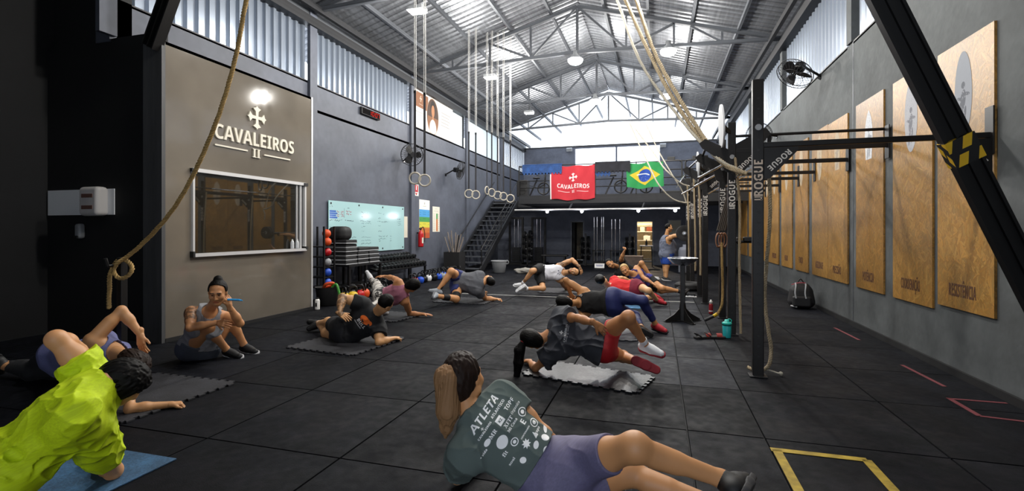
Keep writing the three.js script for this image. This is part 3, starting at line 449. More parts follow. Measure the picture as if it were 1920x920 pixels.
  rope('draped_rope', M.ropeWhite, 0.018, [at(1210, 230, D + 3), at(1236, 285, D + 1), at(1262, 330, D), at(1280, 360, D), at(1287, 380, D)], 'thin pale rope running straight past the flag to the rig', 'draped ropes before the mezzanine');
  // brown wooden rings on straps
  const hb = thing('strap_bundle', 'bundle of grey straps with brown wooden rings on the rig', 'rings'); const q = at(1352, 452, 7.1);
  for (let k = 0; k < 5; k++) mk('strap', bar(at(1362 + k * 3, 372, 7.0), at(1345 + k * 3.6, 432, 7.1), 0.03, 0.012), std('#5d5650', 0.85), hb);
  for (const [u, a] of [[1347, 0.3], [1353, 0.15], [1358, -0.1]]) { const p = at(u, 450, 7.1); mk('ring', put(new THREE.TorusGeometry(0.095, 0.017, 10, 28).scale(0.4, 1, 1), p.x, p.y, p.z, 0, a, 0), std('#7a5138', 0.45), hb); }
}
// ================= gymnastic rings =================
{
  const wring = std('#b9b2a4', 0.5);
  const one = (u, v, d, top, turn, label) => {
    const p = at(u, v, d), t = thing('gymnastic_ring', label, 'gym ring', p, 'gymnastic rings along the whiteboard wall'), H = top - p.y;
    mk('ring', torus(0.105, 0.016, 0, 0, 0, 0, turn, 0), wring, t); mk('strap', bar(V(0, 0.1, 0), V(0, Math.min(1.6, H * 0.55), 0), 0.042, 0.006, V(Math.sin(turn), 0, Math.cos(turn))), M.strap, t);
    const c = Math.min(1.6, H * 0.55); mk('cord', join([rod(V(-0.014, c, 0), V(-0.014, H, 0), 0.007, 6), rod(V(0.02, c, 0), V(0.02, H, 0), 0.007, 6)]), M.cord, t);
    mk('buckle', rbox(0.05, 0.05, 0.02, 0.004, 0, c, 0), M.blackSteel, t);
  };
  
  [[778, 334, 9.2, 0.2, 'first ring from the booth, its pair touching'], [796, 338, 9.2, 0.5, 'second ring from the booth, its pair touching'], [879, 363, 13.0, 0.3, 'third ring from the booth, near the wall fan'], [892, 365, 13.0, 0.6, 'fourth ring from the booth, near the wall fan'], [913, 357, 13.4, 1.4, 'fifth ring from the booth, turned edge on'], [922, 361, 13.4, 0.9, 'sixth ring from the booth, turned half edge on'], [933, 366, 13.6, 0.3, 'seventh ring from the booth, above the stairs'], [944, 368, 13.6, 0.7, 'eighth ring from the booth, above the stairs'], [957, 372, 13.8, 0.1, 'last ring of the row, beside the mezzanine']].forEach(([u, v, d, a, l]) => one(u, v, d, roofY(at(u, v, d).x) + 0.08, a, 'pale ' + l));
}
// ================= fans =================
function fan(pos, dir, label, mount) {
  const t = thing('wall_fan', label, 'fan', pos, 'wall fans'); t.quaternion.setFromUnitVectors(V(0, 0, 1), dir.clone().normalize());
  const R = 0.3, L = []; for (let k = 0; k < 28; k++) { const a = k / 28 * 6.283; for (const s of [1, -1]) L.push(tube([V(Math.cos(a) * 0.05, Math.sin(a) * 0.05, 0.1 * s * 0.9), V(Math.cos(a + 0.1) * 0.18, Math.sin(a + 0.1) * 0.18, 0.09 * s), V(Math.cos(a + 0.15) * R, Math.sin(a + 0.15) * R, 0.03 * s)], 0.003, 4, 5)); }
  const cg = mk('cage', join([torus(R, 0.007, 0, 0, 0.03), torus(R, 0.007, 0, 0, -0.03), torus(0.18, 0.004, 0, 0, 0.09), torus(0.18, 0.004, 0, 0, -0.09), cyl(0.055, 0.055, 0.02, 16, 0, 0, 0.095, Math.PI / 2), ...L]), M.steelDark, t);
  for (let k = 0; k < 3; k++) { const s = new THREE.Shape(); s.moveTo(0.03, -0.03); s.quadraticCurveTo(0.16, -0.13, 0.26, -0.08); s.quadraticCurveTo(0.28, 0.03, 0.2, 0.09); s.quadraticCurveTo(0.1, 0.08, 0.03, 0.04); const g = new THREE.ExtrudeGeometry(s, { depth: 0.006, bevelEnabled: false }); g.rotateX(0.4); g.rotateZ(k * 2.094); mk('blade', g, M.black, t); }
  mk('motor', join([rbox(0.16, 0.16, 0.16, 0.04, 0, 0, -0.17), cyl(0.03, 0.03, 0.16, 12, 0, 0, -0.02, Math.PI / 2)]), M.blackGloss, t);
  const inv = t.quaternion.clone().invert(), w = mount.clone().sub(pos).applyQuaternion(inv), h = V(0, 0, -0.22);
  mk('bracket', join([rod(h, w, 0.022), align(cyl(0.06, 0.06, 0.04), w, w.clone().add(w.clone().sub(h).normalize().multiplyScalar(0.02)))]), M.blackGloss, t);
}
{
  const p1 = at(803, 285, 13.1), p2 = at(874, 318, 16.5), p3 = at(1547, 134, 8.6), p4 = at(1437, 246, 11.6);
  fan(V(-6.45, p1.y, p1.z - 0.3), V(0.75, -0.25, 0.9), 'wall fan beside the first pair of rings', V(XL, p1.y - 0.1, p1.z - 0.65));
  fan(V(-6.4, p2.y, p2.z - 0.2), V(1, -0.2, -0.1), 'wall fan seen from the side by the third ring', V(XL, p2.y - 0.12, p2.z - 0.1));
  fan(V(2.3, p3.y, p3.z), V(-0.55, -0.75, 0.35), 'wall fan tilted down under the high corrugated sheet', V(XR, p3.y + 0.02, p3.z - 0.35));
  fan(V(2.35, p4.y, p4.z - 0.5), V(-0.5, -0.3, 0.85), 'wall fan half hidden behind the near rig post', V(XR, p4.y, p4.z - 0.75));
}
// ================= on the whiteboard wall =================
{
  const scribble = (g, x, y, w, c, lw = 2) => { g.strokeStyle = c; g.lineWidth = lw; g.beginPath(); let a = x; g.moveTo(a, y); let k = 0; while (a < x + w) { a += 4 + 5 * hash(x | 0, y | 0, k++); if (hash(x | 0, k, 3) > 0.82) { a += 6; g.moveTo(a, y); } g.lineTo(a, y + (hash(a | 0, y | 0, k) - 0.5) * 13); } g.stroke(); };
  const wbT = canvas(1024, 384, (g, w, h) => {
    g.fillStyle = '#a9cfd2'; g.fillRect(0, 0, w, h); g.font = '15px sans-serif'; const k = '#2b3340';
    g.fillStyle = '#3a63b8'; for (let i = 0; i < 4; i++) g.fillRect(10, 70 + i * 15, 70 + 14 * (i % 2), 12);
    for (let i = 0; i < 3; i++) scribble(g, 88, 78 + i * 16, 74, '#9c3040', 3); for (let i = 0; i < 2; i++) scribble(g, 182, 74 + i * 18, 70, '#9c3040', 3);
    g.strokeStyle = k; g.lineWidth = 2; g.beginPath(); g.moveTo(172, 50); g.lineTo(172, 120); g.stroke();
    scribble(g, 10, 140, 130, k, 3); scribble(g, 175, 142, 100, k, 3); g.fillStyle = k; g.font = 'bold 17px sans-serif'; scribble(g, 200, 46, 30, k, 3); scribble(g, 14, 40, 26, '#667', 2);
    for (const [x, y, n] of [[370, 72, 36], [420, 74, 40], [370, 110, 30], [365, 140, 130], [370, 158, 140], [385, 186, 40], [385, 220, 24], [370, 268, 140], [370, 292, 140], [370, 318, 150], [385, 348, 40], [610, 72, 40], [660, 76, 36], [612, 112, 30], [600, 140, 170], [612, 176, 34], [612, 220, 40], [608, 262, 140], [608, 284, 120], [615, 304, 30], [790, 264, 20], [790, 284, 20], [790, 304, 20], [230, 268, 80]]) scribble(g, x, y, n, hash(x, y, 1) > 0.5 ? k : '#5f7a86', 2);
    scribble(g, 880, 92, 30, k, 4); scribble(g, 910, 112, 50, k, 3); for (let i = 0; i < 3; i++) scribble(g, 905, 132 + i * 16, 70, '#4a5a66', 2); scribble(g, 14, 190, 18, k, 2); scribble(g, 14, 206, 24, k, 2);
  });
  const z0 = -9.216, z1 = -12.548, y0 = 0.9, y1 = 2.08, t = thing('glass_whiteboard', 'pale aqua glass writing board on the grey wall', 'board', V(XL, 0, 0));
  const pane = new THREE.PlaneGeometry(z0 - z1, y1 - y0); pane.rotateY(Math.PI / 2); pane.translate(0.0432, (y0 + y1) / 2, (z0 + z1) / 2);
  mk('backing', span(0.03, 0.043, y0, y1, z0, z1), std('#8fc0bf', 0.15), t); mk('writing', pane, print(wbT, 0.12), t);
  for (const z of [z0 - 0.08, z0 - 1.14, z0 - 2.2, z1 + 0.08]) for (const y of [y0 + 0.06, y1 - 0.06]) mk('standoff', cyl(0.022, 0.022, 0.05, 14, 0.025, y, z, 0, 0, Math.PI / 2), M.black, t);
  solo('paper_sheet', put(rbox(0.006, 0.6, 0.2, 0.001, XL + 0.004, 1.52, -12.72)), M.offwhite, 'narrow white sheet beside the writing board', 'paper');
  // clock
  const ck = canvas(512, 128, (g, w, h) => { g.fillStyle = '#0a0506'; g.fillRect(0, 0, w, h); const seg = { 0: 'abcdef', 1: 'bc', 7: 'abc' }; const dig = (n, x) => { g.fillStyle = '#ff2a1c'; for (const s of seg[n]) { const r = { a: [8, 0, 44, 12], b: [50, 8, 12, 38], c: [50, 52, 12, 38], d: [8, 88, 44, 12], e: [0, 52, 12, 38], f: [0, 8, 12, 38] }[s]; g.fillRect(x + r[0], 14 + r[1], r[2], r[3]); } }; dig(1, 190); dig(0, 275); g.fillRect(352, 40, 10, 12); g.fillRect(352, 80, 10, 12); dig(0, 372); dig(7, 440); });
  const cl = thing('digital_clock', 'black wall clock with red digits', 'clock', V(XL + 0.001, 4.32, -10.85)); mk('case', rbox(0.07, 0.17, 0.82, 0.012, 0.035, 0, 0), M.black, cl); const cf = new THREE.PlaneGeometry(0.78, 0.14); cf.rotateY(Math.PI / 2); cf.translate(0.0712, 0, 0); mk('display', cf, phy({ color: '#000000', roughness: 0.8, specularIntensity: 0.1, emissive: '#ffffff', emissiveMap: ck, emissiveIntensity: 1.0 }), cl);
  // extinguisher, signs, posters
  const ex = thing('fire_extinguisher', 'red fire extinguisher hanging on the grey wall', 'extinguisher', V(XL + 0.12, 0.93, -13.42)); mk('cylinder', lathe([[0, 0], [0.07, 0], [0.08, 0.03], [0.08, 0.38], [0.06, 0.44], [0.025, 0.47], [0.025, 0.5], [0, 0.5]], 20), M.red, ex); mk('valve', join([cyl(0.022, 0.022, 0.06, 10, 0, 0.52, 0), rbox(0.03, 0.02, 0.12, 0.004, 0, 0.56, 0.03, 0.3), rbox(0.03, 0.02, 0.1, 0.004, 0, 0.53, 0.04)]), M.blackSteel, ex); mk('hose', tube([V(0, 0.52, -0.02), V(0.05, 0.6, -0.06), V(0.08, 0.4, -0.1), V(0.08, 0.15, -0.09)], 0.012), M.black, ex); mk('paper_label', put(new THREE.CylinderGeometry(0.0805, 0.0805, 0.17, 12, 1, true, 0.9, 1.3), 0, 0.2, 0), M.offwhite, ex); mk('wall_hook', span(-0.12, -0.07, 0.4, 0.44, -0.02, 0.02), M.blackSteel, ex);
  const sheetOn = (name, label, cat, z0, z1, y0, y1, draw, W, H) => { const o = thing(name, label, cat, V(XL, (y0 + y1) / 2, (z0 + z1) / 2)); mk('backing', box(0.006, y1 - y0, z0 - z1, 0.004, 0, 0), M.white, o); const p = new THREE.PlaneGeometry(z0 - z1, y1 - y0); p.rotateY(Math.PI / 2); p.translate(0.0078, 0, 0); mk('printed_face', p, print(canvas(W, H, draw), 0.5), o); };
  const bars = (g, w, rows) => rows.forEach(([y, h, c]) => { g.fillStyle = c; g.fillRect(0, y, w, h); }); const txt = (g, x, y, w, c = '#333') => { g.fillStyle = c; for (let k = 0; k < w; k += 7) g.fillRect(x + k, y, 5, 4); };
  sheetOn('wall_poster', 'tall poster with blue, green, yellow and orange bands', 'poster', -13.55, -14.25, 1.19, 2.36, (g, w, h) => { bars(g, w, [[0, 130, '#eceae4'], [130, 100, '#4f9fd8'], [230, 66, '#4e9a55'], [296, 74, '#d8cf4a'], [370, 70, '#c8743a'], [440, 72, '#b9552f']]); g.fillStyle = '#444'; g.fillRect(w / 2 - 6, 34, 12, 26); txt(g, w / 2 - 45, 82, 90); for (const y of [160, 190, 250, 320, 396, 460]) { txt(g, 100, y, 90, '#1c2c3a'); txt(g, 20, y + 8, 24, '#1c2c3a'); txt(g, 250, y + 6, 24, '#1c2c3a'); } }, 300, 512);
  sheetOn('wall_poster', 'narrow cream poster with a green and orange strip', 'poster', -14.47, -15.0, 1.38, 2.19, (g, w, h) => { bars(g, w, [[0, h, '#e6e2d3']]); g.fillStyle = '#4e9a55'; g.fillRect(120, 140, 50, 110); g.fillStyle = '#c8743a'; g.fillRect(120, 250, 50, 250); for (let y = 150; y < 490; y += 40) { txt(g, 20, y, 70); txt(g, 190, y + 10, 26); } txt(g, 70, 40, 90); txt(g, 40, 90, 150); }, 240, 512);
  sheetOn('safety_sign', 'small red and white extinguisher sign on the column', 'sign', -13.22, -13.5, 2.45, 2.79, (g, w, h) => { g.fillStyle = '#e9e4de'; g.fillRect(0, 0, w, h); g.fillStyle = '#b5202a'; g.fillRect(14, 12, w - 28, h * 0.62); g.fillStyle = '#f0ece8'; g.fillRect(w / 2 - 10, 40, 20, 70); g.fillRect(w / 2 - 4, 26, 26, 10); g.fillStyle = '#b5202a'; g.beginPath(); g.moveTo(28, 168); g.lineTo(w - 28, 168); g.lineTo(w / 2, 215); g.fill(); }, 128, 224);
  // advertising banner in the clerestory
  const bn = canvas(1024, 330, (g, w, h) => {
    g.fillStyle = '#dcd9d6'; g.fillRect(0, 0, w, h); g.fillStyle = '#8a5a3c'; g.fillRect(0, 20, 330, 130); g.fillStyle = '#e9e2da'; drawCross(g, 150, 70, 34, '#d9c6b4'); txt(g, 110, 118, 90, '#d9c6b4');
    txt(g, 40, 190, 160, '#6b5a50'); txt(g, 60, 215, 140, '#8a8078'); txt(g, 60, 250, 120, '#b0a8a0');
    g.save(); g.beginPath(); g.ellipse(450, 175, 150, 160, 0, 0, 7); g.clip(); g.fillStyle = '#4a3428'; g.fillRect(300, 0, 320, 330); g.fillStyle = '#8a5c3a'; g.fillRect(320, 180, 280, 160); g.fillStyle = '#1d1411'; g.beginPath(); g.ellipse(455, 105, 66, 74, 0, 0, 7); g.fill(); g.fillStyle = '#b98058'; g.beginPath(); g.ellipse(455, 125, 42, 55, 0, 0, 7); g.fill(); g.fillRect(438, 165, 34, 40); g.fillStyle = '#e4d8cc'; g.beginPath(); g.ellipse(455, 290, 90, 90, 0, 0, 7); g.fill(); g.restore();
    g.strokeStyle = '#c9a58a'; g.lineWidth = 6; g.beginPath(); g.ellipse(450, 175, 152, 162, 0, 0, 7); g.stroke();
    for (let k = 0; k < 5; k++) txt(g, 690 - k * 4, 90 + k * 30, 250 - 30 * (k % 2), '#6a625c');
  });
  const ad = new THREE.PlaneGeometry(2.85, 1.15); ad.rotateY(Math.PI / 2); ad.translate(XL + 0.02, 5.065, -14.63); solo('advertising_banner', join([ad]), phy({ map: bn, color: '#d8d8d8', roughness: 0.8, transmission: 0.08, thickness: 0, side: THREE.DoubleSide }), 'printed banner with an oval portrait in the clerestory', 'banner');
}
// ================= foam mats =================
function puzzleGeo(w, h, th = 0.012, teeth = true) {
  const s = new THREE.Shape(), t = 0.03, pts = []; const side = (x0, y0, x1, y1, nx, ny) => { const L = Math.hypot(x1 - x0, y1 - y0), n = teeth ? Math.round(L / 0.1) : 1, dx = (x1 - x0) / n, dy = (y1 - y0) / n; for (let i = 0; i < n; i++) { const bx = x0 + dx * i, by = y0 + dy * i; pts.push([bx, by]); if (teeth && i % 1 === 0) { const f = (a, o) => pts.push([bx + dx * a + nx * o, by + dy * a + ny * o]); f(0.24, 0); f(0.16, t); f(0.74, t); f(0.66, 0); } } };
  side(-w / 2, -h / 2, w / 2, -h / 2, 0, -1); side(w / 2, -h / 2, w / 2, h / 2, 1, 0); side(w / 2, h / 2, -w / 2, h / 2, 0, 1); side(-w / 2, h / 2, -w / 2, -h / 2, -1, 0);
  pts.forEach(([x, y], i) => i ? s.lineTo(x, y) : s.moveTo(x, y)); const g = new THREE.ExtrudeGeometry(s, { depth: th, bevelEnabled: true, bevelSize: 0.002, bevelThickness: 0.002, bevelSegments: 1 }); g.rotateX(-Math.PI / 2); g.translate(0, 0.002, 0); return metric(g);
}
const foam = (c, r) => std(c, r, { bumpMap: rep(T.rubberBump, 2), bumpScale: 0.0015, map: rep(T.rubber, 1.2) });
const matDark = foam('#303137', 0.75), matSmooth = phy({ color: '#202226', roughness: 0.45, specularIntensity: 0.6, bumpMap: rep(T.plasterBump, 2.5), bumpScale: 0.002, roughnessMap: rep(T.rubberRough, 1.5) }), matPale = std('#303238', 0.55, { bumpMap: rep(T.plasterBump, 2), bumpScale: 0.002 });
function mat(c0, e1, e2, w, h, m, label, teeth = true) { const x = e1.clone().sub(c0).setY(0).normalize(), z0 = e2.clone().sub(c0).setY(0), z = z0.addScaledVector(x, -z0.dot(x)).normalize(), c = c0.clone().addScaledVector(x, w / 2).addScaledVector(z, h / 2); const o = solo('foam_mat', puzzleGeo(w, h, teeth ? 0.012 : 0.006, teeth), m, label, 'mat', 'exercise mats on the floor'); o.position.set(c.x, 0.001, c.z); o.rotation.y = Math.atan2(-x.z, x.x); return o; }
mat(ground(1192, 738), ground(980, 702), ground(1200, 676), 1.12, 0.55, matSmooth, 'shiny dark foam mat with toothed edges under the red shorts woman');
mat(ground(661, 667), ground(759, 634), ground(535, 651), 0.98, 1.0, matDark, 'dark toothed foam mat under the bull print man');
mat(ground(738, 604), ground(800, 588), ground(690, 592), 0.75, 1.0, matDark, 'dark toothed foam mat under the woman in pink');
mat(ground(905, 571), ground(936, 559), ground(812, 563), 0.75, 1.05, matDark, 'dark toothed foam mat under the grey tee man');
mat(ground(438, 719), ground(340, 754), ground(290, 702), 1.0, 1.0, matDark, 'dark toothed foam mat under the periwinkle tank woman');
mat(ground(330, 862), ground(205, 922), ground(243, 848), 1.9, 0.62, foam('#3f6d93', 0.7), 'smooth blue exercise mat under the neon yellow tee', false);
mat(ground(1010, 549), ground(1100, 551), ground(1018, 538), 1.1, 0.9, matDark, 'dark toothed foam mat under the white tank man');
mat(ground(1190, 640), ground(1075, 634), ground(1190, 612), 1.0, 0.8, matPale, 'pale worn foam mat under the navy leggings');
mat(ground(1212, 579), ground(1130, 577), ground(1214, 566), 1.0, 0.7, foam('#5b95c4', 0.7), 'light blue foam mat under the red tee man');
mat(ground(1210, 902), ground(1040, 890), ground(1215, 862), 0.85, 0.42, matPale, 'pale foam mat under the lilac shorts woman');
mat(ground(1228, 556), ground(1150, 556), ground(1230, 546), 1.1, 0.7, matDark, 'dark foam mat under the blue tank top');
// ================= along the whiteboard wall =================
{
  const hexHead = (r, w) => cyl(r, r, w, 6, 0, 0, 0, 0, 0, Math.PI / 2);
  const rack = thing('dumbbell_rack', 'black two tier rack full of dumbbells under the writing board', 'rack', V(-6.55, 0, 0)), z0 = -10.35, z1 = -12.75;
  for (const z of [z0, z1]) for (const x of [-0.26, 0.24]) mk('leg', span(x - 0.025, x + 0.025, 0, x > 0 ? 0.5 : 0.78, z - 0.025, z + 0.025), M.blackSteel, rack);
  for (const [x, y] of [[0.14, 0.48], [-0.16, 0.66]]) mk('shelf', box(0.3, 0.03, z0 - z1 + 0.06, x, y, (z0 + z1) / 2, 0, 0, -0.25), M.blackSteel, rack);
  let d0; const dl = { u: 'black dumbbell on the rack upper tier', l: 'black dumbbell on the rack lower tier' };
  for (const [x, y, n, l] of [[-6.4, 0.55, 14, 'l'], [-6.71, 0.73, 14, 'u']]) for (let k = 0; k < n; k++) {
    const L = `${dl[l]}, ${ord(k)} from the booth end`, z = lerp(z0 - 0.1, z1 + 0.1, k / (n - 1)), s = 0.75 + 0.35 * (k / n);
    if (!d0) { d0 = thing('dumbbell', L, 'dumbbell', null, 'dumbbells on the rack'); for (const q of [-0.1, 0.1]) mk('head', hexHead(0.062, 0.085).translate(q, 0, 0), M.iron, d0); mk('handle', cyl(0.016, 0.016, 0.16, 10, 0, 0, 0, 0, 0, Math.PI / 2), M.chrome, d0); } else { const c = copy(d0, L); c.scale.setScalar(1); c.position.set(x, y, z); c.rotation.set(0, 0, -0.25); c.scale.setScalar(s); continue; }
    d0.position.set(x, y, z); d0.rotation.set(0, 0, -0.25); d0.scale.setScalar(s);
  }
  // low shelf with stacked step pads
  const sh = thing('low_shelf', 'black low shelf carrying stacked step pads', 'shelf', V(-6.5, 0, 0)); mk('shelf_top', span(-0.3, 0.34, 0.66, 0.7, -8.95, -10.28), M.blackSteel, sh); for (const z of [-9.0, -9.62, -10.22]) for (const x of [-0.26, 0.3]) mk('leg', span(x - 0.025, x + 0.025, 0, 0.66, z - 0.025, z + 0.025), M.blackSteel, sh); mk('lower_shelf', span(-0.3, 0.3, 0.2, 0.23, -8.95, -10.28), M.blackSteel, sh);
  let p0; [[-9.15, 6, 'first stack from the booth'], [-9.58, 4, 'middle stack'], [-10.02, 4, 'stack nearest the dumbbell rack']].forEach(([z, n, w]) => { for (let k = 0; k < n; k++) { const l = `black step pad, ${k ? ord(k) + ' above the bottom' : 'bottom'} of the ${w}`; const o = p0 ? copy(p0, l) : (p0 = thing('step_pad', l, 'step pad', null, 'stacked step pads')); if (!o.children.length) { mk('pad', rbox(0.5, 0.075, 0.4, 0.02, 0, 0.045, 0), M.blackRubber, o); mk('edge', rbox(0.508, 0.02, 0.408, 0.006, 0, 0.012, 0), std('#a2a4a8', 0.6), o); } o.position.set(-6.48 + rr(-0.02, 0.02), 0.702 + k * 0.088, z + rr(-0.02, 0.02)); } });
  solo('gym_bag', rbox(0.42, 0.3, 0.4, 0.12, -6.5, 1.36, -9.12), M.blackRubber, 'black bag on top of the tallest stack of pads', 'bag');
  // kettlebells
  let k0; const kb = (x, z, c, l, s = 1) => { const o = thing('kettlebell', l, 'kettlebell', V(x, 0, z), 'kettlebells on the floor'); mk('bell', k0 ??= lathe([[0, 0], [0.06, 0], [0.085, 0.03], [0.1, 0.09], [0.09, 0.14], [0.06, 0.175], [0, 0.185]], 18), c, o); mk('handle', k0.h ??= tube([V(-0.055, 0.15, 0), V(-0.075, 0.21, 0), V(-0.055, 0.27, 0), V(0, 0.285, 0), V(0.055, 0.27, 0), V(0.075, 0.21, 0), V(0.055, 0.15, 0)], 0.016, 8), M.iron, o); o.scale.setScalar(s); o.rotation.y = rr(-0.8, 0.8); };
  const near = [[M.yellow, 'yellow kettlebell, first of two yellow ones'], [M.yellow, 'yellow kettlebell beside the red one'], [M.red, 'red kettlebell between yellow and orange'], [M.orange, 'orange kettlebell near the woman in pink'], [M.iron], [M.iron], [M.iron]];
  near.forEach(([m, l], i) => kb(-5.95 + rr(-0.05, 0.05), -8.5 - i * 0.23, m, l ?? `black kettlebell, ${ord(i)} from the booth in the near row`, 1.05));
  for (let i = 0; i < 7; i++) kb(-6.22 + rr(-0.03, 0.03), -8.9 - i * 0.26, M.iron, `black kettlebell, ${ord(i)} from the booth in the row behind`, 0.95);
  const farC = [M.iron, M.red, M.blue, M.iron, M.plastic, M.iron, M.blue, M.greyPlastic, M.blue, M.iron, M.iron, M.iron, M.iron]; const fl = { 1: 'red kettlebell beyond the pink tank top', 2: 'blue kettlebell next to the far red one', 4: 'white kettlebell in the far row', 6: 'blue kettlebell before the grey one', 7: 'grey kettlebell between two blue ones', 8: 'blue kettlebell after the grey one' };
  farC.forEach((m, i) => kb(-6.15 + rr(-0.05, 0.05), -11.6 - i * 0.27, m, fl[i] ?? `black kettlebell, ${ord(i)} in the far row past the pink tank`, 1));
  for (let i = 0; i < 12; i++) kb(-6.45 + rr(-0.03, 0.03), -12.95 - i * 0.2, M.iron, `black kettlebell, ${ord(i)} in the back row towards the stick bin`, 0.95);
  // medicine ball tower
  const tw = thing('ball_tower', 'black tower rack of medicine balls at the booth edge', 'rack', V(-6.45, 0, -8.42)); for (const [x, z] of [[-0.2, 0.16], [0.2, 0.16], [-0.2, -0.16], [0.2, -0.16]]) mk('upright', span(x - 0.015, x + 0.015, 0, 1.5, z - 0.015, z + 0.015), M.blackSteel, tw); for (const y of [0.3, 0.5, 0.7, 0.9, 1.1]) mk('tray', span(-0.2, 0.2, y - 0.01, y + 0.01, -0.17, 0.17), M.blackSteel, tw);
  [[0.4, M.blue, 'blue ball on the lowest tray of the ball tower'], [0.6, M.blue, 'blue ball on the second tray of the ball tower'], [0.8, M.greyPlastic, 'grey ball on the third tray of the ball tower'], [1.0, M.red, 'red ball on the fourth tray of the ball tower']].forEach(([y, m, l]) => solo('medicine_ball', ball(0.085, -6.3, y - 0.005, -8.42), m, l, 'ball', 'balls in the tower'));
  solo('medicine_ball', ball(0.085, -6.3, 1.197, -8.42), M.orange, 'orange ball on the top tray of the ball tower', 'ball'); solo('medicine_ball', ball(0.085, -6.32, 1.362, -8.43), M.orange, 'upper orange ball resting on another orange ball', 'ball');
  const bk = thing('storage_bin', 'black bin of straps and bands at the booth corner', 'bin', V(-6.05, 0, -8.1)); mk('bin_wall', lathe([[0, 0.01], [0.18, 0.01], [0.22, 0.34], [0.235, 0.35], [0.205, 0.34], [0.17, 0.03], [0, 0.03]], 24), M.blackRubber, bk);
  solo('resistance_band', tube([V(-6.15, 0.3, -8.1), V(-6.05, 0.4, -8.05), V(-5.95, 0.42, -8.12), V(-6.02, 0.36, -8.2), V(-6.15, 0.34, -8.15)], 0.03, 8), M.orange, 'crumpled orange band on top of the black bin', 'band'); solo('resistance_band', tube([V(-5.95, 0.34, -8.1), V(-5.86, 0.4, -8.1), V(-5.8, 0.26, -8.1), V(-5.8, 0.14, -8.12)], 0.025, 8), M.green, 'green band hanging over the bin edge', 'band');
  const wbt = ground(595, 580), w1 = thing('water_bottle', 'white bottle standing at the booth corner', 'bottle', wbt); mk('flask', lathe([[0, 0], [0.04, 0], [0.043, 0.01], [0.043, 0.16], [0.03, 0.19], [0, 0.19]], 18), M.white, w1); mk('cap', cyl(0.028, 0.028, 0.03, 14, 0, 0.2, 0), M.black, w1); mk('print', put(new THREE.CylinderGeometry(0.0435, 0.0435, 0.07, 12, 1, true, -0.3, 0.8), 0, 0.09, 0), M.black, w1);
  // stick bin
  const sb = thing('stick_bin', 'black square bin holding wooden sticks by the stairs', 'bin', V(-6.45, 0, -15.2)); mk('bin_wall', join([span(-0.27, 0.27, 0, 0.72, 0.25, 0.27), span(-0.27, 0.27, 0, 0.72, -0.27, -0.25), span(-0.27, -0.25, 0, 0.72, -0.25, 0.25), span(0.25, 0.27, 0, 0.72, -0.25, 0.25), span(-0.25, 0.25, 0, 0.03, -0.25, 0.25)]), M.black, sb);
  for (let k = 0; k < 13; k++) { const a = -1 + 2 * k / 12, dx = a * 0.42 + rr(-0.05, 0.05), dz = rr(-0.2, 0.2), b = V(-6.45 - a * 0.12, 0.04, -15.2 + rr(-0.1, 0.1)), t = b.clone().add(V(dx, 1.25 + rr(-0.15, 0.18), dz)); solo('wooden_stick', rod(b, t, 0.017), k % 5 === 4 ? M.black : M.stick, k === 0 ? 'stick leaning furthest towards the posters' : k === 12 ? 'stick leaning furthest towards the stairs' : `${k % 5 === 4 ? 'black' : 'pale'} stick in the square bin, ${ord(k)} from the posters`, 'stick', 'sticks in the black bin'); }
  // basket and towel near the stairs
  const lb = ground(936, 511); const ba = thing('laundry_basket', 'grey plastic basket on the floor beside the stairs', 'basket', lb); mk('basket_wall', lathe([[0, 0.01], [0.2, 0.01], [0.26, 0.38], [0.28, 0.39], [0.28, 0.41], [0.245, 0.4], [0.19, 0.03], [0, 0.03]], 22), M.greyPlastic, ba); mk('handle', torus(0.06, 0.012, 0.27, 0.36, 0), M.greyPlastic, ba);
  const tw2 = ground(985, 512), tg = new THREE.SphereGeometry(0.22, 18, 10); { const p = tg.attributes.position; for (let i = 0; i < p.count; i++) { const n = 0.5 + 0.9 * noiseAt(p.getX(i) * 9, p.getY(i) * 9, p.getZ(i) * 9); p.setXYZ(i, p.getX(i) * n * 1.5, Math.max(-0.08, p.getY(i) * n * 0.5), p.getZ(i) * n); } tg.computeVertexNormals(); tg.translate(tw2.x, 0.085, tw2.z); } solo('crumpled_towel', tg, std('#8d8a84', 0.9), 'crumpled pale towel on the floor past the basket', 'towel');
}
function noiseAt(x, y, z) { return vnoise(x + 50, y + 50, z + 50); }
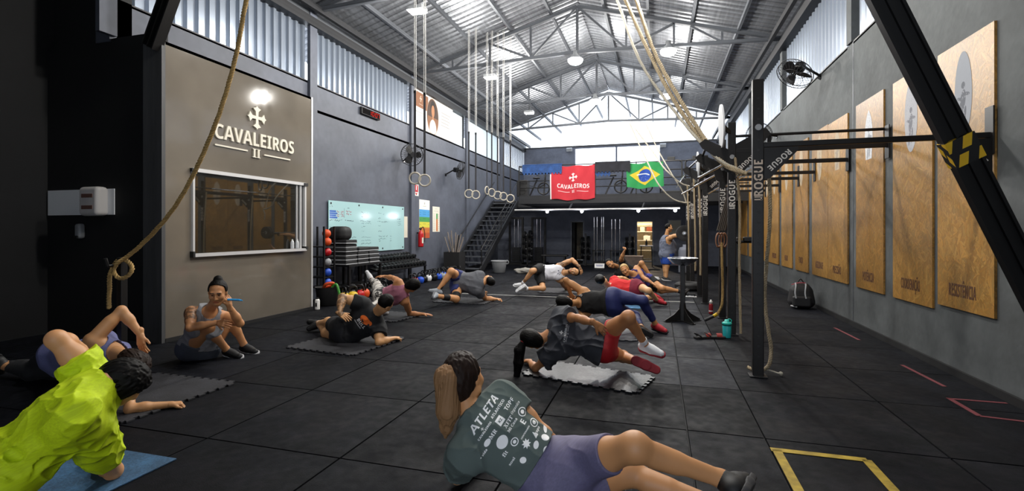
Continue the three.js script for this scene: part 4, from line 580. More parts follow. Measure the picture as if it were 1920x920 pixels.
// ================= under the mezzanine =================
{
  const zb = -21.2;
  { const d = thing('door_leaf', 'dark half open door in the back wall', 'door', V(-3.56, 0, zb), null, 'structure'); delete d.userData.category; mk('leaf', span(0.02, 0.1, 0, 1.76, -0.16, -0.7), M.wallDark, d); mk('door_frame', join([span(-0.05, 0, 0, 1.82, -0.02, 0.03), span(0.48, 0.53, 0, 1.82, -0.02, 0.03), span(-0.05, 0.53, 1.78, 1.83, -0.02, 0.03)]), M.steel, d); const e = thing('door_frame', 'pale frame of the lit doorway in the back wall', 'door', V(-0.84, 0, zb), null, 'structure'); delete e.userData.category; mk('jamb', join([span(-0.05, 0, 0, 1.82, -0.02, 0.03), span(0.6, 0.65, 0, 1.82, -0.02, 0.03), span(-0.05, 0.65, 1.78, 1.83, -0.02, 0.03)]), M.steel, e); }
  const lampR = thing('ceiling_lamp', 'small lamp lighting the room behind the back doorway', 'lamp', V(-0.6, 2.3, -22.8)); mk('bulb', ball(0.08, 0, 0, 0), new THREE.MeshStandardMaterial({ color: '#fff', emissive: '#ffe8cc', emissiveIntensity: 6 }), lampR); mk('base', cyl(0.06, 0.06, 0.1, 16, 0, 0.1, 0), M.white, lampR); const l = new THREE.PointLight('#ffe6c4', 12, 0, 2); l.position.set(0, -0.12, 0); l.castShadow = true; lampR.add(l);
  const st = thing('store_shelf', 'pale shelf with boxes seen through the lit doorway', 'shelf', V(-0.55, 0, -23.7)); for (const y of [0.5, 0.95, 1.35, 1.7]) mk('board', span(-0.5, 0.5, y, y + 0.03, -0.2, 0.2), M.offwhite, st); for (const x of [-0.5, 0.5]) mk('side', span(x - 0.02, x + 0.02, 0, 2, -0.2, 0.2), M.offwhite, st);
  for (const [x, y, w, c, n] of [[-0.7, 1.38, 0.2, '#d9c9a8', 'cream box on the pale shelf'], [-0.4, 1.38, 0.25, '#7a3d22', 'brown box on the pale shelf'], [-0.5, 0.98, 0.3, '#e9e3d6', 'white box on the pale shelf']]) solo('carton', rbox(w, 0.2, 0.25, 0.01, x, y + 0.101, -23.65), std(c, 0.8), n, 'box');
  // barbells upright in two holders
  const holder = (x, n, lab) => { const h = thing('barbell_holder', lab, 'rack', V(x, 0, zb + 0.45)); mk('base', rbox(0.5, 0.16, 0.34, 0.02, 0, 0.08, 0), M.blackSteel, h); mk('guide', rbox(0.5, 0.03, 0.3, 0.01, 0, 0.6, 0), M.blackSteel, h); for (const s of [-0.22, 0.22]) mk('upright', span(s - 0.02, s + 0.02, 0.1, 0.62, -0.02, 0.02), M.blackSteel, h); };
  const bx = (u) => onZ(u, 450, zb + 0.45).x; holder(bx(1122), 4, 'black holder with four upright barbells'); holder(bx(1155), 3, 'black holder with three upright barbells');
  let b0; [[1114, 0], [1120, 0.1], [1128, 0], [1132, 0.08], [1147, 0], [1154, 0.06], [1162, 0]].forEach(([u, dz], i) => { const l = i < 4 ? `upright chrome barbell, ${ord(i)} in the four bar holder` : `upright chrome barbell, ${ord(i - 4)} in the three bar holder`; const o = b0 ? copy(b0, l) : (b0 = thing('barbell', l, 'barbell', null, 'barbells standing in holders')); if (!o.children.length) { mk('shaft', rod(V(0, 0.2, 0), V(0, 1.6, 0), 0.015), M.chrome, o); mk('sleeve', rod(V(0, 1.6, 0), V(0, 1.98, 0), 0.026), M.chrome, o); mk('collar', rod(V(0, 1.57, 0), V(0, 1.61, 0), 0.04), M.chrome, o); mk('sleeve', rod(V(0, 0.165, 0), V(0, 0.25, 0), 0.026), M.chrome, o); } o.position.set(bx(u), 0, zb + 0.45 + dz); o.scale.y = i < 4 ? 1.0 : 0.95; });
  // weight trees, machines
  const tree = (u, z, lab, n) => { const p = onZ(u, 470, z), t = thing('plate_tree', lab, 'plate rack', V(p.x, 0, z)); mk('post', span(-0.03, 0.03, 0, 1.3, -0.03, 0.03), M.blackSteel, t); mk('foot', join([span(-0.3, 0.3, 0, 0.05, -0.04, 0.04), span(-0.04, 0.04, 0, 0.05, -0.3, 0.3)]), M.blackSteel, t); for (let k = 0; k < n; k++) { const y = 0.3 + 0.28 * (k >> 1), s = k % 2 ? 1 : -1; mk('peg', rod(V(0, y + 0.1, 0), V(0.2 * s, y + 0.1, 0), 0.02), M.chrome, t); for (let m = 0; m < 2; m++) mk('plate', lathe([[0.03, -0.02], [0.15 + 0.04 * (k % 3), -0.025], [0.16 + 0.04 * (k % 3), 0], [0.15 + 0.04 * (k % 3), 0.025], [0.03, 0.02]], 24, (0.09 + 0.06 * m) * s, y + 0.1, 0, 0, 0, Math.PI / 2), M.iron, t); } };
  tree(1098, -20.6, 'weight tree beside the dark back door', 6); tree(1181, -20.6, 'weight tree between the barbells and the lit doorway', 6); tree(989, -19.4, 'weight tree in the dark corner past the stairs', 8);
  const mach = (u, z, lab) => { const p = onZ(u, 470, z), t = thing('cable_machine', lab, 'machine', V(p.x, 0, z)); for (const s of [-0.28, 0.28]) mk('upright', span(s - 0.04, s + 0.04, 0, 1.95, -0.04, 0.04), M.blackSteel, t); mk('crossbar', span(-0.32, 0.32, 1.9, 1.98, -0.05, 0.05), M.blackSteel, t); for (let k = 0; k < 10; k++) mk('weight_plate', span(-0.18, 0.18, 0.12 + k * 0.06, 0.17 + k * 0.06, -0.08, 0.08), M.iron, t); mk('foot', span(-0.35, 0.35, 0, 0.08, -0.35, 0.35), M.blackSteel, t); mk('guide_rod', join([rod(V(-0.08, 0.1, 0), V(-0.08, 1.9, 0), 0.012), rod(V(0.08, 0.1, 0), V(0.08, 1.9, 0), 0.012)]), M.chrome, t); };
  mach(1010, -20.5, 'black cable machine in the dark corner'); mach(968, -20.2, 'black cable machine nearest the stairs');
  const be = onZ(1040, 490, -20.0), bn = thing('flat_bench', 'low black bench under the mezzanine', 'bench', V(be.x, 0, -20.0)); mk('pad', rbox(1.1, 0.08, 0.28, 0.03, 0, 0.4, 0), M.black, bn); for (const s of [-0.42, 0.42]) mk('leg', span(s - 0.03, s + 0.03, 0, 0.37, -0.14, 0.14), M.blackSteel, bn);
  const sg = ground(1124, 503), sn = thing('price_board', 'small white lettered board on the floor by the barbells', 'sign', V(sg.x, 0, sg.z)); mk('board', rbox(0.36, 0.17, 0.02, 0.004, 0, 0.1, 0, -0.2), M.white, sn); mk('print', box(0.28, 0.02, 0.004, 0, 0.13, 0.006, -0.2), std('#5a5e8a', 0.7), sn); mk('print', box(0.24, 0.02, 0.004, 0, 0.09, 0.014, -0.2), std('#5a5e8a', 0.7), sn); mk('foot', box(0.3, 0.012, 0.12, 0, 0.008, -0.03), M.black, sn);
  const pb = onZ(1188, 490, -17.2), px = thing('plyo_box', 'dark brown wooden jump box on the floor', 'box', V(pb.x, 0, -17.2)); mk('side_panel', join([rbox(0.6, 0.55, 0.02, 0.004, 0, 0.28, 0.24), rbox(0.6, 0.55, 0.02, 0.004, 0, 0.28, -0.24), rbox(0.02, 0.55, 0.46, 0.004, 0.29, 0.28, 0), rbox(0.02, 0.55, 0.46, 0.004, -0.29, 0.28, 0)]), std('#5a4a42', 0.7, { map: rep(T.dust, 1) }), px); mk('top_panel', rbox(0.62, 0.02, 0.52, 0.004, 0, 0.562, 0), std('#64534a', 0.7), px);
  const tb = onZ(1212, 470, -20.3), tt = thing('high_stool', 'tall stool with a pale top before the lit doorway', 'stool', V(tb.x, 0, -20.3)); mk('seat', rbox(0.52, 0.04, 0.4, 0.01, 0, 0.82, 0), std('#9aa0ac', 0.4), tt); for (const [x, z] of [[-0.22, 0.16], [0.22, 0.16], [-0.22, -0.16], [0.22, -0.16]]) mk('leg', rod(V(x, 0, z), V(x * 0.9, 0.8, z * 0.9), 0.016), M.blackSteel, tt); mk('foot_rail', join([rod(V(-0.21, 0.3, 0.155), V(0.21, 0.3, 0.155), 0.01), rod(V(-0.21, 0.3, -0.155), V(0.21, 0.3, -0.155), 0.01)]), M.blackSteel, tt);
  solo('dark_bottle', lathe([[0, 0], [0.04, 0], [0.04, 0.14], [0.018, 0.19], [0.018, 0.23], [0, 0.23]], 14, tb.x, 0.842, -20.3), M.black, 'dark bottle on the tall stool', 'bottle');
  const wp = onZ(1265, 425, zb), wn2 = thing('wall_panel', 'pale framed panel on the back wall behind the standing man', 'panel', V(wp.x, 1.55, zb)); mk('frame', rbox(0.52, 0.62, 0.03, 0.005, 0, 0, 0.02), M.steel, wn2); mk('face', box(0.46, 0.56, 0.01, 0, 0, 0.035), std('#8d8d80', 0.6), wn2);
  const wc = ground(1262, 505), cr = thing('wheelie_cart', 'pale plastic drum beside the standing man', 'drum', V(wc.x + 0.35, 0, -17.6)); mk('drum', lathe([[0, 0], [0.2, 0], [0.22, 0.04], [0.22, 0.75], [0.18, 0.85], [0.08, 0.88], [0.08, 0.95], [0, 0.95]], 20), std('#6f727c', 0.6), cr); mk('label_print', put(new THREE.CylinderGeometry(0.221, 0.221, 0.2, 16, 1, true, -0.5, 1), 0, 0.45, 0), M.black, cr);
}
// ================= on the mezzanine =================
{
  const Z = -17.34;
  const flagGeo = (w, h, amp, nx = 36, ny = 24) => { const g = new THREE.PlaneGeometry(w, h, nx, ny), p = g.attributes.position; for (let i = 0; i < p.count; i++) { const x = p.getX(i), y = p.getY(i), k = 0.4 + 0.6 * (0.5 - y / h); p.setZ(i, amp * k * (Math.sin(x * 7 + y * 3) + 0.6 * Math.sin(x * 13 - y * 5)) * 0.5); p.setY(i, y - 0.05 * k * Math.cos(x / w * 3.1) + 0.02 * Math.sin(x * 9)); } g.computeVertexNormals(); return g; };
  const redT = canvas(768, 560, (g, w, h) => { g.fillStyle = '#c9303c'; g.fillRect(0, 0, w, h); g.fillStyle = '#e8e2e2'; g.fillRect(0, 0, 22, h); drawCross(g, 400, 190, 92, '#ece6e6'); g.textAlign = 'center'; g.fillStyle = '#ece6e6'; g.font = 'bold 96px sans-serif'; g.save(); g.translate(400, 370); g.scale(0.98, 1); g.fillText('CAVALEIROS', 0, 0); g.restore(); g.font = 'bold 58px serif'; g.fillText('II', 400, 442); g.fillRect(140, 420, 200, 7); g.fillRect(460, 420, 200, 7); });
  const red = solo('club_flag', flagGeo(1.58, 1.16, 0.05), print(redT, 0.8), 'red club flag with a white cross on the mezzanine railing', 'flag'); { const c = onZ(1073, 341, Z); red.position.set(c.x, c.y, Z + 0.02); }
  const brT = canvas(720, 504, (g, w, h) => { g.fillStyle = '#2f9a55'; g.fillRect(0, 0, w, h); g.fillStyle = '#e2c93a'; g.beginPath(); g.moveTo(60, 252); g.lineTo(360, 60); g.lineTo(660, 252); g.lineTo(360, 444); g.fill(); g.fillStyle = '#2a4fb0'; g.beginPath(); g.arc(360, 252, 125, 0, 7); g.fill(); g.strokeStyle = '#e8ecf2'; g.lineWidth = 20; g.beginPath(); g.arc(300, 450, 240, -1.98, -0.9); g.stroke(); g.fillStyle = '#eef'; for (let k = 0; k < 20; k++) g.fillRect(270 + 170 * hash(k, 1, 3), 262 + 90 * hash(k, 2, 3), 5, 5); });
  const br = solo('national_flag', flagGeo(1.2, 0.82, 0.06), print(brT, 0.8), 'green flag with a yellow diamond on the mezzanine railing', 'flag'); { const c = onZ(1209, 327, Z); br.position.set(c.x, c.y, Z + 0.02); br.rotation.z = 0.04; }
  // mats thrown over the rail
  const drape = (u0, u1, y0, m, label, dz = 0.07) => { const a = onZ(u0, 320, Z).x, b = onZ(u1, 320, Z).x, w = b - a, s = new THREE.Shape(); s.moveTo(-w / 2, 0); s.lineTo(w / 2, 0); s.lineTo(w / 2, -y0); const n = Math.round(w / 0.12); for (let k = 0; k < n; k++) { const x = w / 2 - w * k / n, d = w / n; s.lineTo(x - d * 0.2, -y0); s.lineTo(x - d * 0.1, -y0 - 0.05); s.lineTo(x - d * 0.7, -y0 - 0.05); s.lineTo(x - d * 0.6, -y0); } s.lineTo(-w / 2, -y0); const g = new THREE.ExtrudeGeometry(s, { depth: 0.015, bevelEnabled: false }); const top = rbox(w, 0.016, 0.14, 0.006, 0, 0.006, -0.04); const o = solo('draped_mat', join([g, top]), m, label, 'mat', 'mats hung over the mezzanine railing'); o.position.set((a + b) / 2, 3.77, Z + dz - 0.03); return o; };
  drape(980, 1054, 0.3, foam('#2f63ad', 0.7), 'blue toothed foam mat hung over the mezzanine railing by the stairs'); drape(1116, 1182, 0.32, foam('#33333c', 0.8), 'dark mat hung over the railing between the two flags', 0.1); const lowm = drape(1117, 1145, 0.12, foam('#2f63ad', 0.7), 'lower blue mat strip beside the red flag'); lowm.position.y = 3.46;
  const spk = (u, lab) => { const c = onZ(u, 350, -17.7), t = thing('speaker', lab, 'speaker', V(c.x, 2.662, -17.72)); mk('cabinet', rbox(0.4, 0.6, 0.35, 0.02, 0, 0.3, 0), M.black, t); mk('woofer', cyl(0.13, 0.13, 0.02, 24, 0, 0.2, 0.178, Math.PI / 2), M.blackRubber, t); mk('tweeter', cyl(0.06, 0.06, 0.02, 20, 0, 0.47, 0.178, Math.PI / 2), M.blackRubber, t); };
  spk(981, 'black loudspeaker at the stair end of the mezzanine');
  const bike = (u, z, lab) => { const c = onZ(u, 350, z), t = thing('exercise_bike', lab, 'exercise bike', V(c.x, 2.662, z)); mk('frame', join([bar(V(-0.4, 0.06, 0), V(0.4, 0.06, 0), 0.05, 0.05), bar(V(-0.25, 0.06, 0), V(0.05, 0.7, 0), 0.05, 0.05), bar(V(0.3, 0.06, 0), V(0.38, 0.95, 0), 0.05, 0.05), bar(V(0.05, 0.35, 0), V(0.34, 0.5, 0), 0.05, 0.05), bar(V(-0.4, 0.03, -0.2), V(-0.4, 0.03, 0.2), 0.05, 0.05), bar(V(0.4, 0.03, -0.2), V(0.4, 0.03, 0.2), 0.05, 0.05)]), M.blackSteel, t); mk('fan_wheel', torus(0.22, 0.03, 0.3, 0.35, 0), M.black, t); mk('saddle', rbox(0.26, 0.06, 0.16, 0.03, 0.02, 0.75, 0), M.black, t); mk('handlebar', rod(V(0.38, 0.98, -0.22), V(0.38, 0.98, 0.22), 0.016), M.chrome, t); mk('screen', rbox(0.03, 0.12, 0.16, 0.01, 0.45, 1.04, 0), M.greyPlastic, t); };
  bike(1005, -18.4, 'exercise bike behind the blue hung mat'); bike(1148, -18.3, 'exercise bike behind the dark hung mat'); bike(1195, -18.5, 'exercise bike behind the green flag');
  const tread = (u, z, lab) => { const c = onZ(u, 350, z), t = thing('treadmill', lab, 'treadmill', V(c.x, 2.662, z)); mk('deck', rbox(0.7, 0.16, 1.5, 0.03, 0, 0.09, -0.3), M.black, t); mk('arch', tube([V(-0.36, 0.1, 0.3), V(-0.36, 1.0, 0.36), V(-0.32, 1.22, 0.36), V(0, 1.26, 0.36), V(0.32, 1.22, 0.36), V(0.36, 1.0, 0.36), V(0.36, 0.1, 0.3)], 0.03, 8, 40), M.steelDark, t); mk('console', rbox(0.26, 0.16, 0.08, 0.02, 0, 1.3, 0.36), M.black, t); };
  tread(1258, -18.9, 'treadmill with a tall arch behind the flag, near the ropes'); tread(1304, -18.9, 'treadmill with a tall arch behind the far rig posts');
  const bx2 = onZ(1290, 350, -17.8); solo('equipment_case', rbox(0.5, 0.5, 0.4, 0.03, bx2.x, 2.915, -17.85), M.black, 'black case on the mezzanine beside the far rig posts', 'case');
  for (const [u, l] of [[1068, 'small flood lamp on the parapet left of the opening'], [1243, 'small flood lamp on the parapet past the opening']]) { const c = onZ(u, 284, -25.6), t = thing('parapet_lamp', l.replace('left of', 'before'), 'lamp', V(c.x, 5.6, -25.6)); mk('housing', rbox(0.3, 0.18, 0.12, 0.02, 0, 0, 0.1, 0.5), M.greyPlastic, t); mk('bracket', bar(V(0, 0, 0.06), V(0, 0.02, -0.08), 0.03, 0.03), M.steelDark, t); }
}
// ================= small things on the floor and the wall =================
{
  // bowl stand
  const b = ground(1280, 602), t = thing('chalk_bowl_stand', 'steel chalk bowl on a tall black stand', 'stand', b); mk('column', rbox(0.075, 0.88, 0.075, 0.008, 0, 0.44, 0), M.blackSteel, t);
  for (let k = 0; k < 4; k++) { const g = poly([[0.03, 0.02], [0.3, 0.0], [0.3, 0.03], [0.14, 0.12], [0.06, 0.2], [0.03, 0.36]], 0.012); g.translate(0, 0, -0.006); g.rotateY(k * Math.PI / 2 + 0.5); mk('foot_gusset', g, M.blackSteel, t); }
  mk('foot_plate', join([0, 1].map((k) => box(0.62, 0.012, 0.06, 0, 0.008, 0, 0, k * Math.PI / 2 + 0.5, 0))), M.blackSteel, t);
  mk('bowl', lathe([[0, 0.87], [0.08, 0.875], [0.15, 0.9], [0.2, 0.95], [0.225, 0.985], [0.235, 0.985], [0.23, 0.995], [0.215, 0.99], [0.19, 0.95], [0.14, 0.905], [0, 0.885]], 36), M.chrome, t);
  // backpack
  const bp = ground(1497, 577), p = thing('backpack', 'black backpack leaning on the plastered wall', 'backpack', V(2.5, 0, bp.z)), g = new RoundedBoxGeometry(0.42, 0.46, 0.36, 5, 0.13); { const q = g.attributes.position; for (let i = 0; i < q.count; i++) { const y = q.getY(i), k = 1 - 0.28 * smooth(-0.05, 0.25, y); q.setX(i, q.getX(i) * k + 0.02 * vnoise(q.getX(i) * 9 + 9, y * 9 + 9, q.getZ(i) * 9 + 9)); q.setZ(i, q.getZ(i) * k); } g.computeVertexNormals(); g.translate(0, 0.23, 0); }
  mk('bag', g, std('#131316', 0.6), p); mk('pocket', rbox(0.3, 0.2, 0.1, 0.04, -0.02, 0.14, 0.17), std('#17171a', 0.6), p); for (const x of [-0.09, 0.07]) mk('strap', tube([V(x, 0.46, 0.05), V(x - 0.02, 0.42, 0.16), V(x - 0.04, 0.3, 0.2), V(x - 0.03, 0.2, 0.22)], 0.014, 6), M.greyPlastic, p); mk('haul_loop', tube([V(-0.05, 0.46, 0), V(0, 0.53, 0), V(0.06, 0.46, 0)], 0.012, 6), M.black, p); mk('piping', tube([V(-0.16, 0.43, 0.06), V(-0.05, 0.47, 0.1), V(0.06, 0.47, 0.1)], 0.008, 6), std('#a03040', 0.6), p); mk('bottom_trim', tube([V(-0.2, 0.06, 0.17), V(-0.1, 0.045, 0.2)], 0.014, 6), M.plastic, p);
  // shaker bottle
  const sh = ground(1363, 633), s = thing('shaker_bottle', 'teal plastic shaker bottle before the second rig post', 'bottle', sh); mk('cup', lathe([[0, 0], [0.045, 0], [0.05, 0.01], [0.058, 0.17], [0, 0.17]], 22), M.teal, s); mk('lid', lathe([[0, 0.17], [0.062, 0.17], [0.062, 0.2], [0.045, 0.21], [0.03, 0.215], [0.028, 0.24], [0, 0.245]], 22), std('#27b0a4', 0.4), s); mk('loop', torus(0.025, 0.006, 0.03, 0.225, 0), std('#27b0a4', 0.4), s);
  // slip on shoes with red straps
  const sl = ground(1330, 634); for (const [dx, dz, a, l] of [[-0.07, 0.02, 0.5, 'black and red sandal, the one away from the shaker'], [0.07, -0.03, 0.2, 'black and red sandal next to the shaker']]) { const o = thing('sandal', l, 'sandal', V(sl.x + dx, 0, sl.z + dz), 'pair of sandals by the shaker'); o.rotation.y = a; mk('sole', rbox(0.26, 0.03, 0.095, 0.012, 0, 0.016, 0), M.blackRubber, o); mk('strap', put(new THREE.CylinderGeometry(0.045, 0.045, 0.07, 16, 1, true, -1.57, 3.14), 0.05, 0.022, 0, 0, 0, Math.PI / 2), std('#8e2a24', 0.6), o); mk('heel_strap', tube([V(-0.06, 0.03, 0.045), V(-0.12, 0.07, 0.02), V(-0.12, 0.07, -0.02), V(-0.06, 0.03, -0.045)], 0.01, 6), M.black, o); }
  // red bottle, marker clips
  const rb = ground(1333, 588), r = thing('sports_bottle', 'red sports bottle with a white top by a rig post', 'bottle', rb); mk('flask', lathe([[0, 0], [0.032, 0], [0.034, 0.01], [0.034, 0.15], [0.022, 0.18], [0, 0.18]], 16), std('#8e1522', 0.35), r); mk('cap', lathe([[0, 0.175], [0.026, 0.175], [0.026, 0.215], [0.012, 0.22], [0.012, 0.24], [0, 0.24]], 14), M.white, r); mk('stripe', cyl(0.0345, 0.0345, 0.02, 16, 0, 0.05, 0), M.white, r);
  const hp = ground(1296, 557), h = thing('small_parallette', 'low black push-up handle on a pale plate by the stand', 'push-up bar', hp); mk('plate', rbox(0.22, 0.02, 0.1, 0.006, 0, 0.012, 0), M.plastic, h); mk('grip', join([rod(V(-0.08, 0.07, 0), V(0.08, 0.07, 0), 0.018), rod(V(-0.07, 0.02, 0), V(-0.07, 0.07, 0), 0.012), rod(V(0.07, 0.02, 0), V(0.07, 0.07, 0), 0.012)]), M.black, h);
  const tr = ground(1288, 540), tt = thing('rubber_tyre', 'dark tyre lying beyond the bowl stand', 'tyre', V(tr.x + 0.05, 0, tr.z + 0.3)); mk('tread', torus(0.26, 0.09, 0, 0.09, 0, Math.PI / 2, 0, 0, 36, 14), M.blackRubber, tt); mk('tread_band', cyl(0.352, 0.352, 0.08, 36, 0, 0.09, 0), M.black, tt);
  // dispensers on the dark booth side
  const z = -4.78 + 0.001, d1 = onZ(92, 352, z), d2 = onZ(216, 408, z), w = d2.x - d1.x, k = thing('paper_dispenser', 'white paper towel dispenser on the dark booth side', 'dispenser', V(onZ(188, 378, z).x, onZ(188, 378, z).y, z)); mk('cover', rbox(0.34, 0.38, 0.16, 0.05, 0, 0, 0.08), std('#c9c5c2', 0.4), k); for (const y of [0.07, -0.08]) mk('slot', rbox(0.2, 0.05, 0.012, 0.004, 0.0, y, 0.16), std('#6a4a40', 0.6), k);
  const n = thing('notice_sheet', 'blank grey white notice sheet left of the towel dispenser', 'notice', V((d1.x + d2.x) / 2, (d1.y + d2.y) / 2 + 0.0, z)); n.userData.label = 'blank pale notice sheet behind the towel dispenser'; mk('sheet', box(w, 0.34, 0.012, 0, 0, 0.008), std('#e4e6e8', 0.6), n);
  const so = onZ(157, 433, z), sp = thing('soap_dispenser', 'small grey soap dispenser below the towel dispenser', 'dispenser', V(so.x, so.y, z)); mk('body', rbox(0.1, 0.2, 0.09, 0.035, 0, 0, 0.045), std('#85878a', 0.4), sp); mk('push_lever', rbox(0.06, 0.04, 0.02, 0.008, 0, -0.08, 0.09), M.black, sp);
  const bo = onX(553, 457, XB + 0.05), bs = ['left', 'right']; [[548, 'clear plastic bottle on the booth window ledge, outer one'], [557, 'clear plastic bottle on the booth window ledge beside the frame']].forEach(([u, l]) => { const q = onX(u, 468, XB + 0.03), o = thing('plastic_bottle', l, 'bottle', V(XB + 0.03, 1.112, q.z), 'bottles on the booth ledge'); mk('flask', lathe([[0, 0], [0.028, 0], [0.03, 0.01], [0.03, 0.1], [0.02, 0.13], [0.012, 0.14], [0, 0.14]], 14), std('#c9cccf', 0.2), o); mk('cap', cyl(0.013, 0.013, 0.02, 10, 0, 0.15, 0), M.white, o); });
  // dark stairs in the recess
  const ds = thing('recess_stairs', 'black metal stairs hardly visible in the dark recess', 'stairs', V(-7.5, 0, 0)); for (let i = 0; i < 8; i++) mk('tread', box(0.9, 0.03, 0.26, 0, 0.17 + i * 0.18, -3.2 + i * 0.24), M.blackSteel, ds); for (const x of [-0.46, 0.46]) { mk('stringer', bar(V(x, 0.03, -3.4), V(x, 1.5, -1.4), 0.04, 0.2), M.blackSteel, ds); mk('handrail', bar(V(x, 0.95, -3.4), V(x, 2.4, -1.4), 0.04, 0.04), M.steelDark, ds); mk('baluster', join([bar(V(x, 0, -3.4), V(x, 0.95, -3.4), 0.04, 0.04), bar(V(x, 1.4, -1.4), V(x, 2.4, -1.4), 0.04, 0.04)]), M.steelDark, ds); }
}
// ================= people: bodies are one skin drawn around a posed skeleton =================
const sub = (a, b) => a.clone().sub(b), add = (a, b) => a.clone().add(b), mad = (a, d, k) => a.clone().addScaledVector(d, k), mix = (a, b, t) => a.clone().lerp(b, t);
const ortho = (v, n) => v.clone().addScaledVector(n, -v.dot(n)).normalize();
// shapes: 0 tapered capsule, 1 ellipsoid (own axes), with blend k and an optional flat cut
const cap = (a, b, ra, rb, k = 0.025, o = {}) => ({ t: 0, a, b, ra, rb: rb ?? ra, k, d: sub(b, a), l2: Math.max(1e-9, a.distanceToSquared(b)), ...o });
const ell = (c, r, X, Y, Z, k = 0.02, o = {}) => ({ t: 1, c, r, X, Y, Z, k, rm: Math.min(...r), ...o });
function dist(p, x, y, z, off) {
  let d;
  if (p.t === 0) {
    const ax = x - p.a.x, ay = y - p.a.y, az = z - p.a.z, h = clamp((ax * p.d.x + ay * p.d.y + az * p.d.z) / p.l2), bx = ax - p.d.x * h, by = ay - p.d.y * h, bz = az - p.d.z * h;
    d = Math.sqrt(bx * bx + by * by + bz * bz) - (p.ra + (p.rb - p.ra) * h) - off;
  } else {
    const ax = x - p.c.x, ay = y - p.c.y, az = z - p.c.z, r0 = p.r[0] + off, r1 = p.r[1] + off, r2 = p.r[2] + off, X = p.X, Y = p.Y, Z = p.Z;
    const u = (ax * X.x + ay * X.y + az * X.z) / r0, v = (ax * Y.x + ay * Y.y + az * Y.z) / r1, w = (ax * Z.x + ay * Z.y + az * Z.z) / r2, k0 = Math.sqrt(u * u + v * v + w * w), u1 = u / r0, v1 = v / r1, w1 = w / r2, k1 = Math.sqrt(u1 * u1 + v1 * v1 + w1 * w1);
    d = k1 > 1e-9 ? k0 * (k0 - 1) / k1 : -p.rm;
  }
  if (p.cut) for (let i = 0; i < p.cut.length; i++) { const c = p.cut[i][0], n = p.cut[i][1], e = (x - c.x) * n.x + (y - c.y) * n.y + (z - c.z) * n.z; if (e > d) d = e; }
  return d;
}
function field(prims, off = 0, after) {
  const run = (list, x, y, z) => {
    let s = 1e3;
    for (let i = 0; i < list.length; i++) { const p = list[i], d = dist(p, x, y, z, off + (p.off ?? 0)), k = p.k; if (p.neg) { const h = clamp(0.5 - 0.5 * (s + d) / k); s = s + (-d - s) * h + k * h * (1 - h); } else if (d < s + k) { if (s > d + k) s = d; else { const h = clamp(0.5 + 0.5 * (s - d) / k); s = s + (d - s) * h - k * h * (1 - h); } } }
    return after && Math.abs(s) < 0.06 ? after(s, x, y, z) : s;
  };
  const f = (x, y, z) => run(prims, x, y, z);
  f.near = (x, y, z, R) => { const list = prims.filter((p) => p.neg || dist(p, x, y, z, off + (p.off ?? 0)) < 2 * R + p.k + 0.02); return (a, b, c) => run(list, a, b, c); };   // only the shapes that reach this block
  return f;
}
function bounds(prims, m) { const b = new THREE.Box3(); for (const p of prims) { if (p.neg) continue; const r = p.t === 0 ? Math.max(p.ra, p.rb) : Math.max(...p.r), e = r + m; for (const q of p.t === 0 ? [p.a, p.b] : [p.c]) { b.expandByPoint(V(q.x - e, q.y - e, q.z - e)); b.expandByPoint(V(q.x + e, q.y + e, q.z + e)); } } return b; }
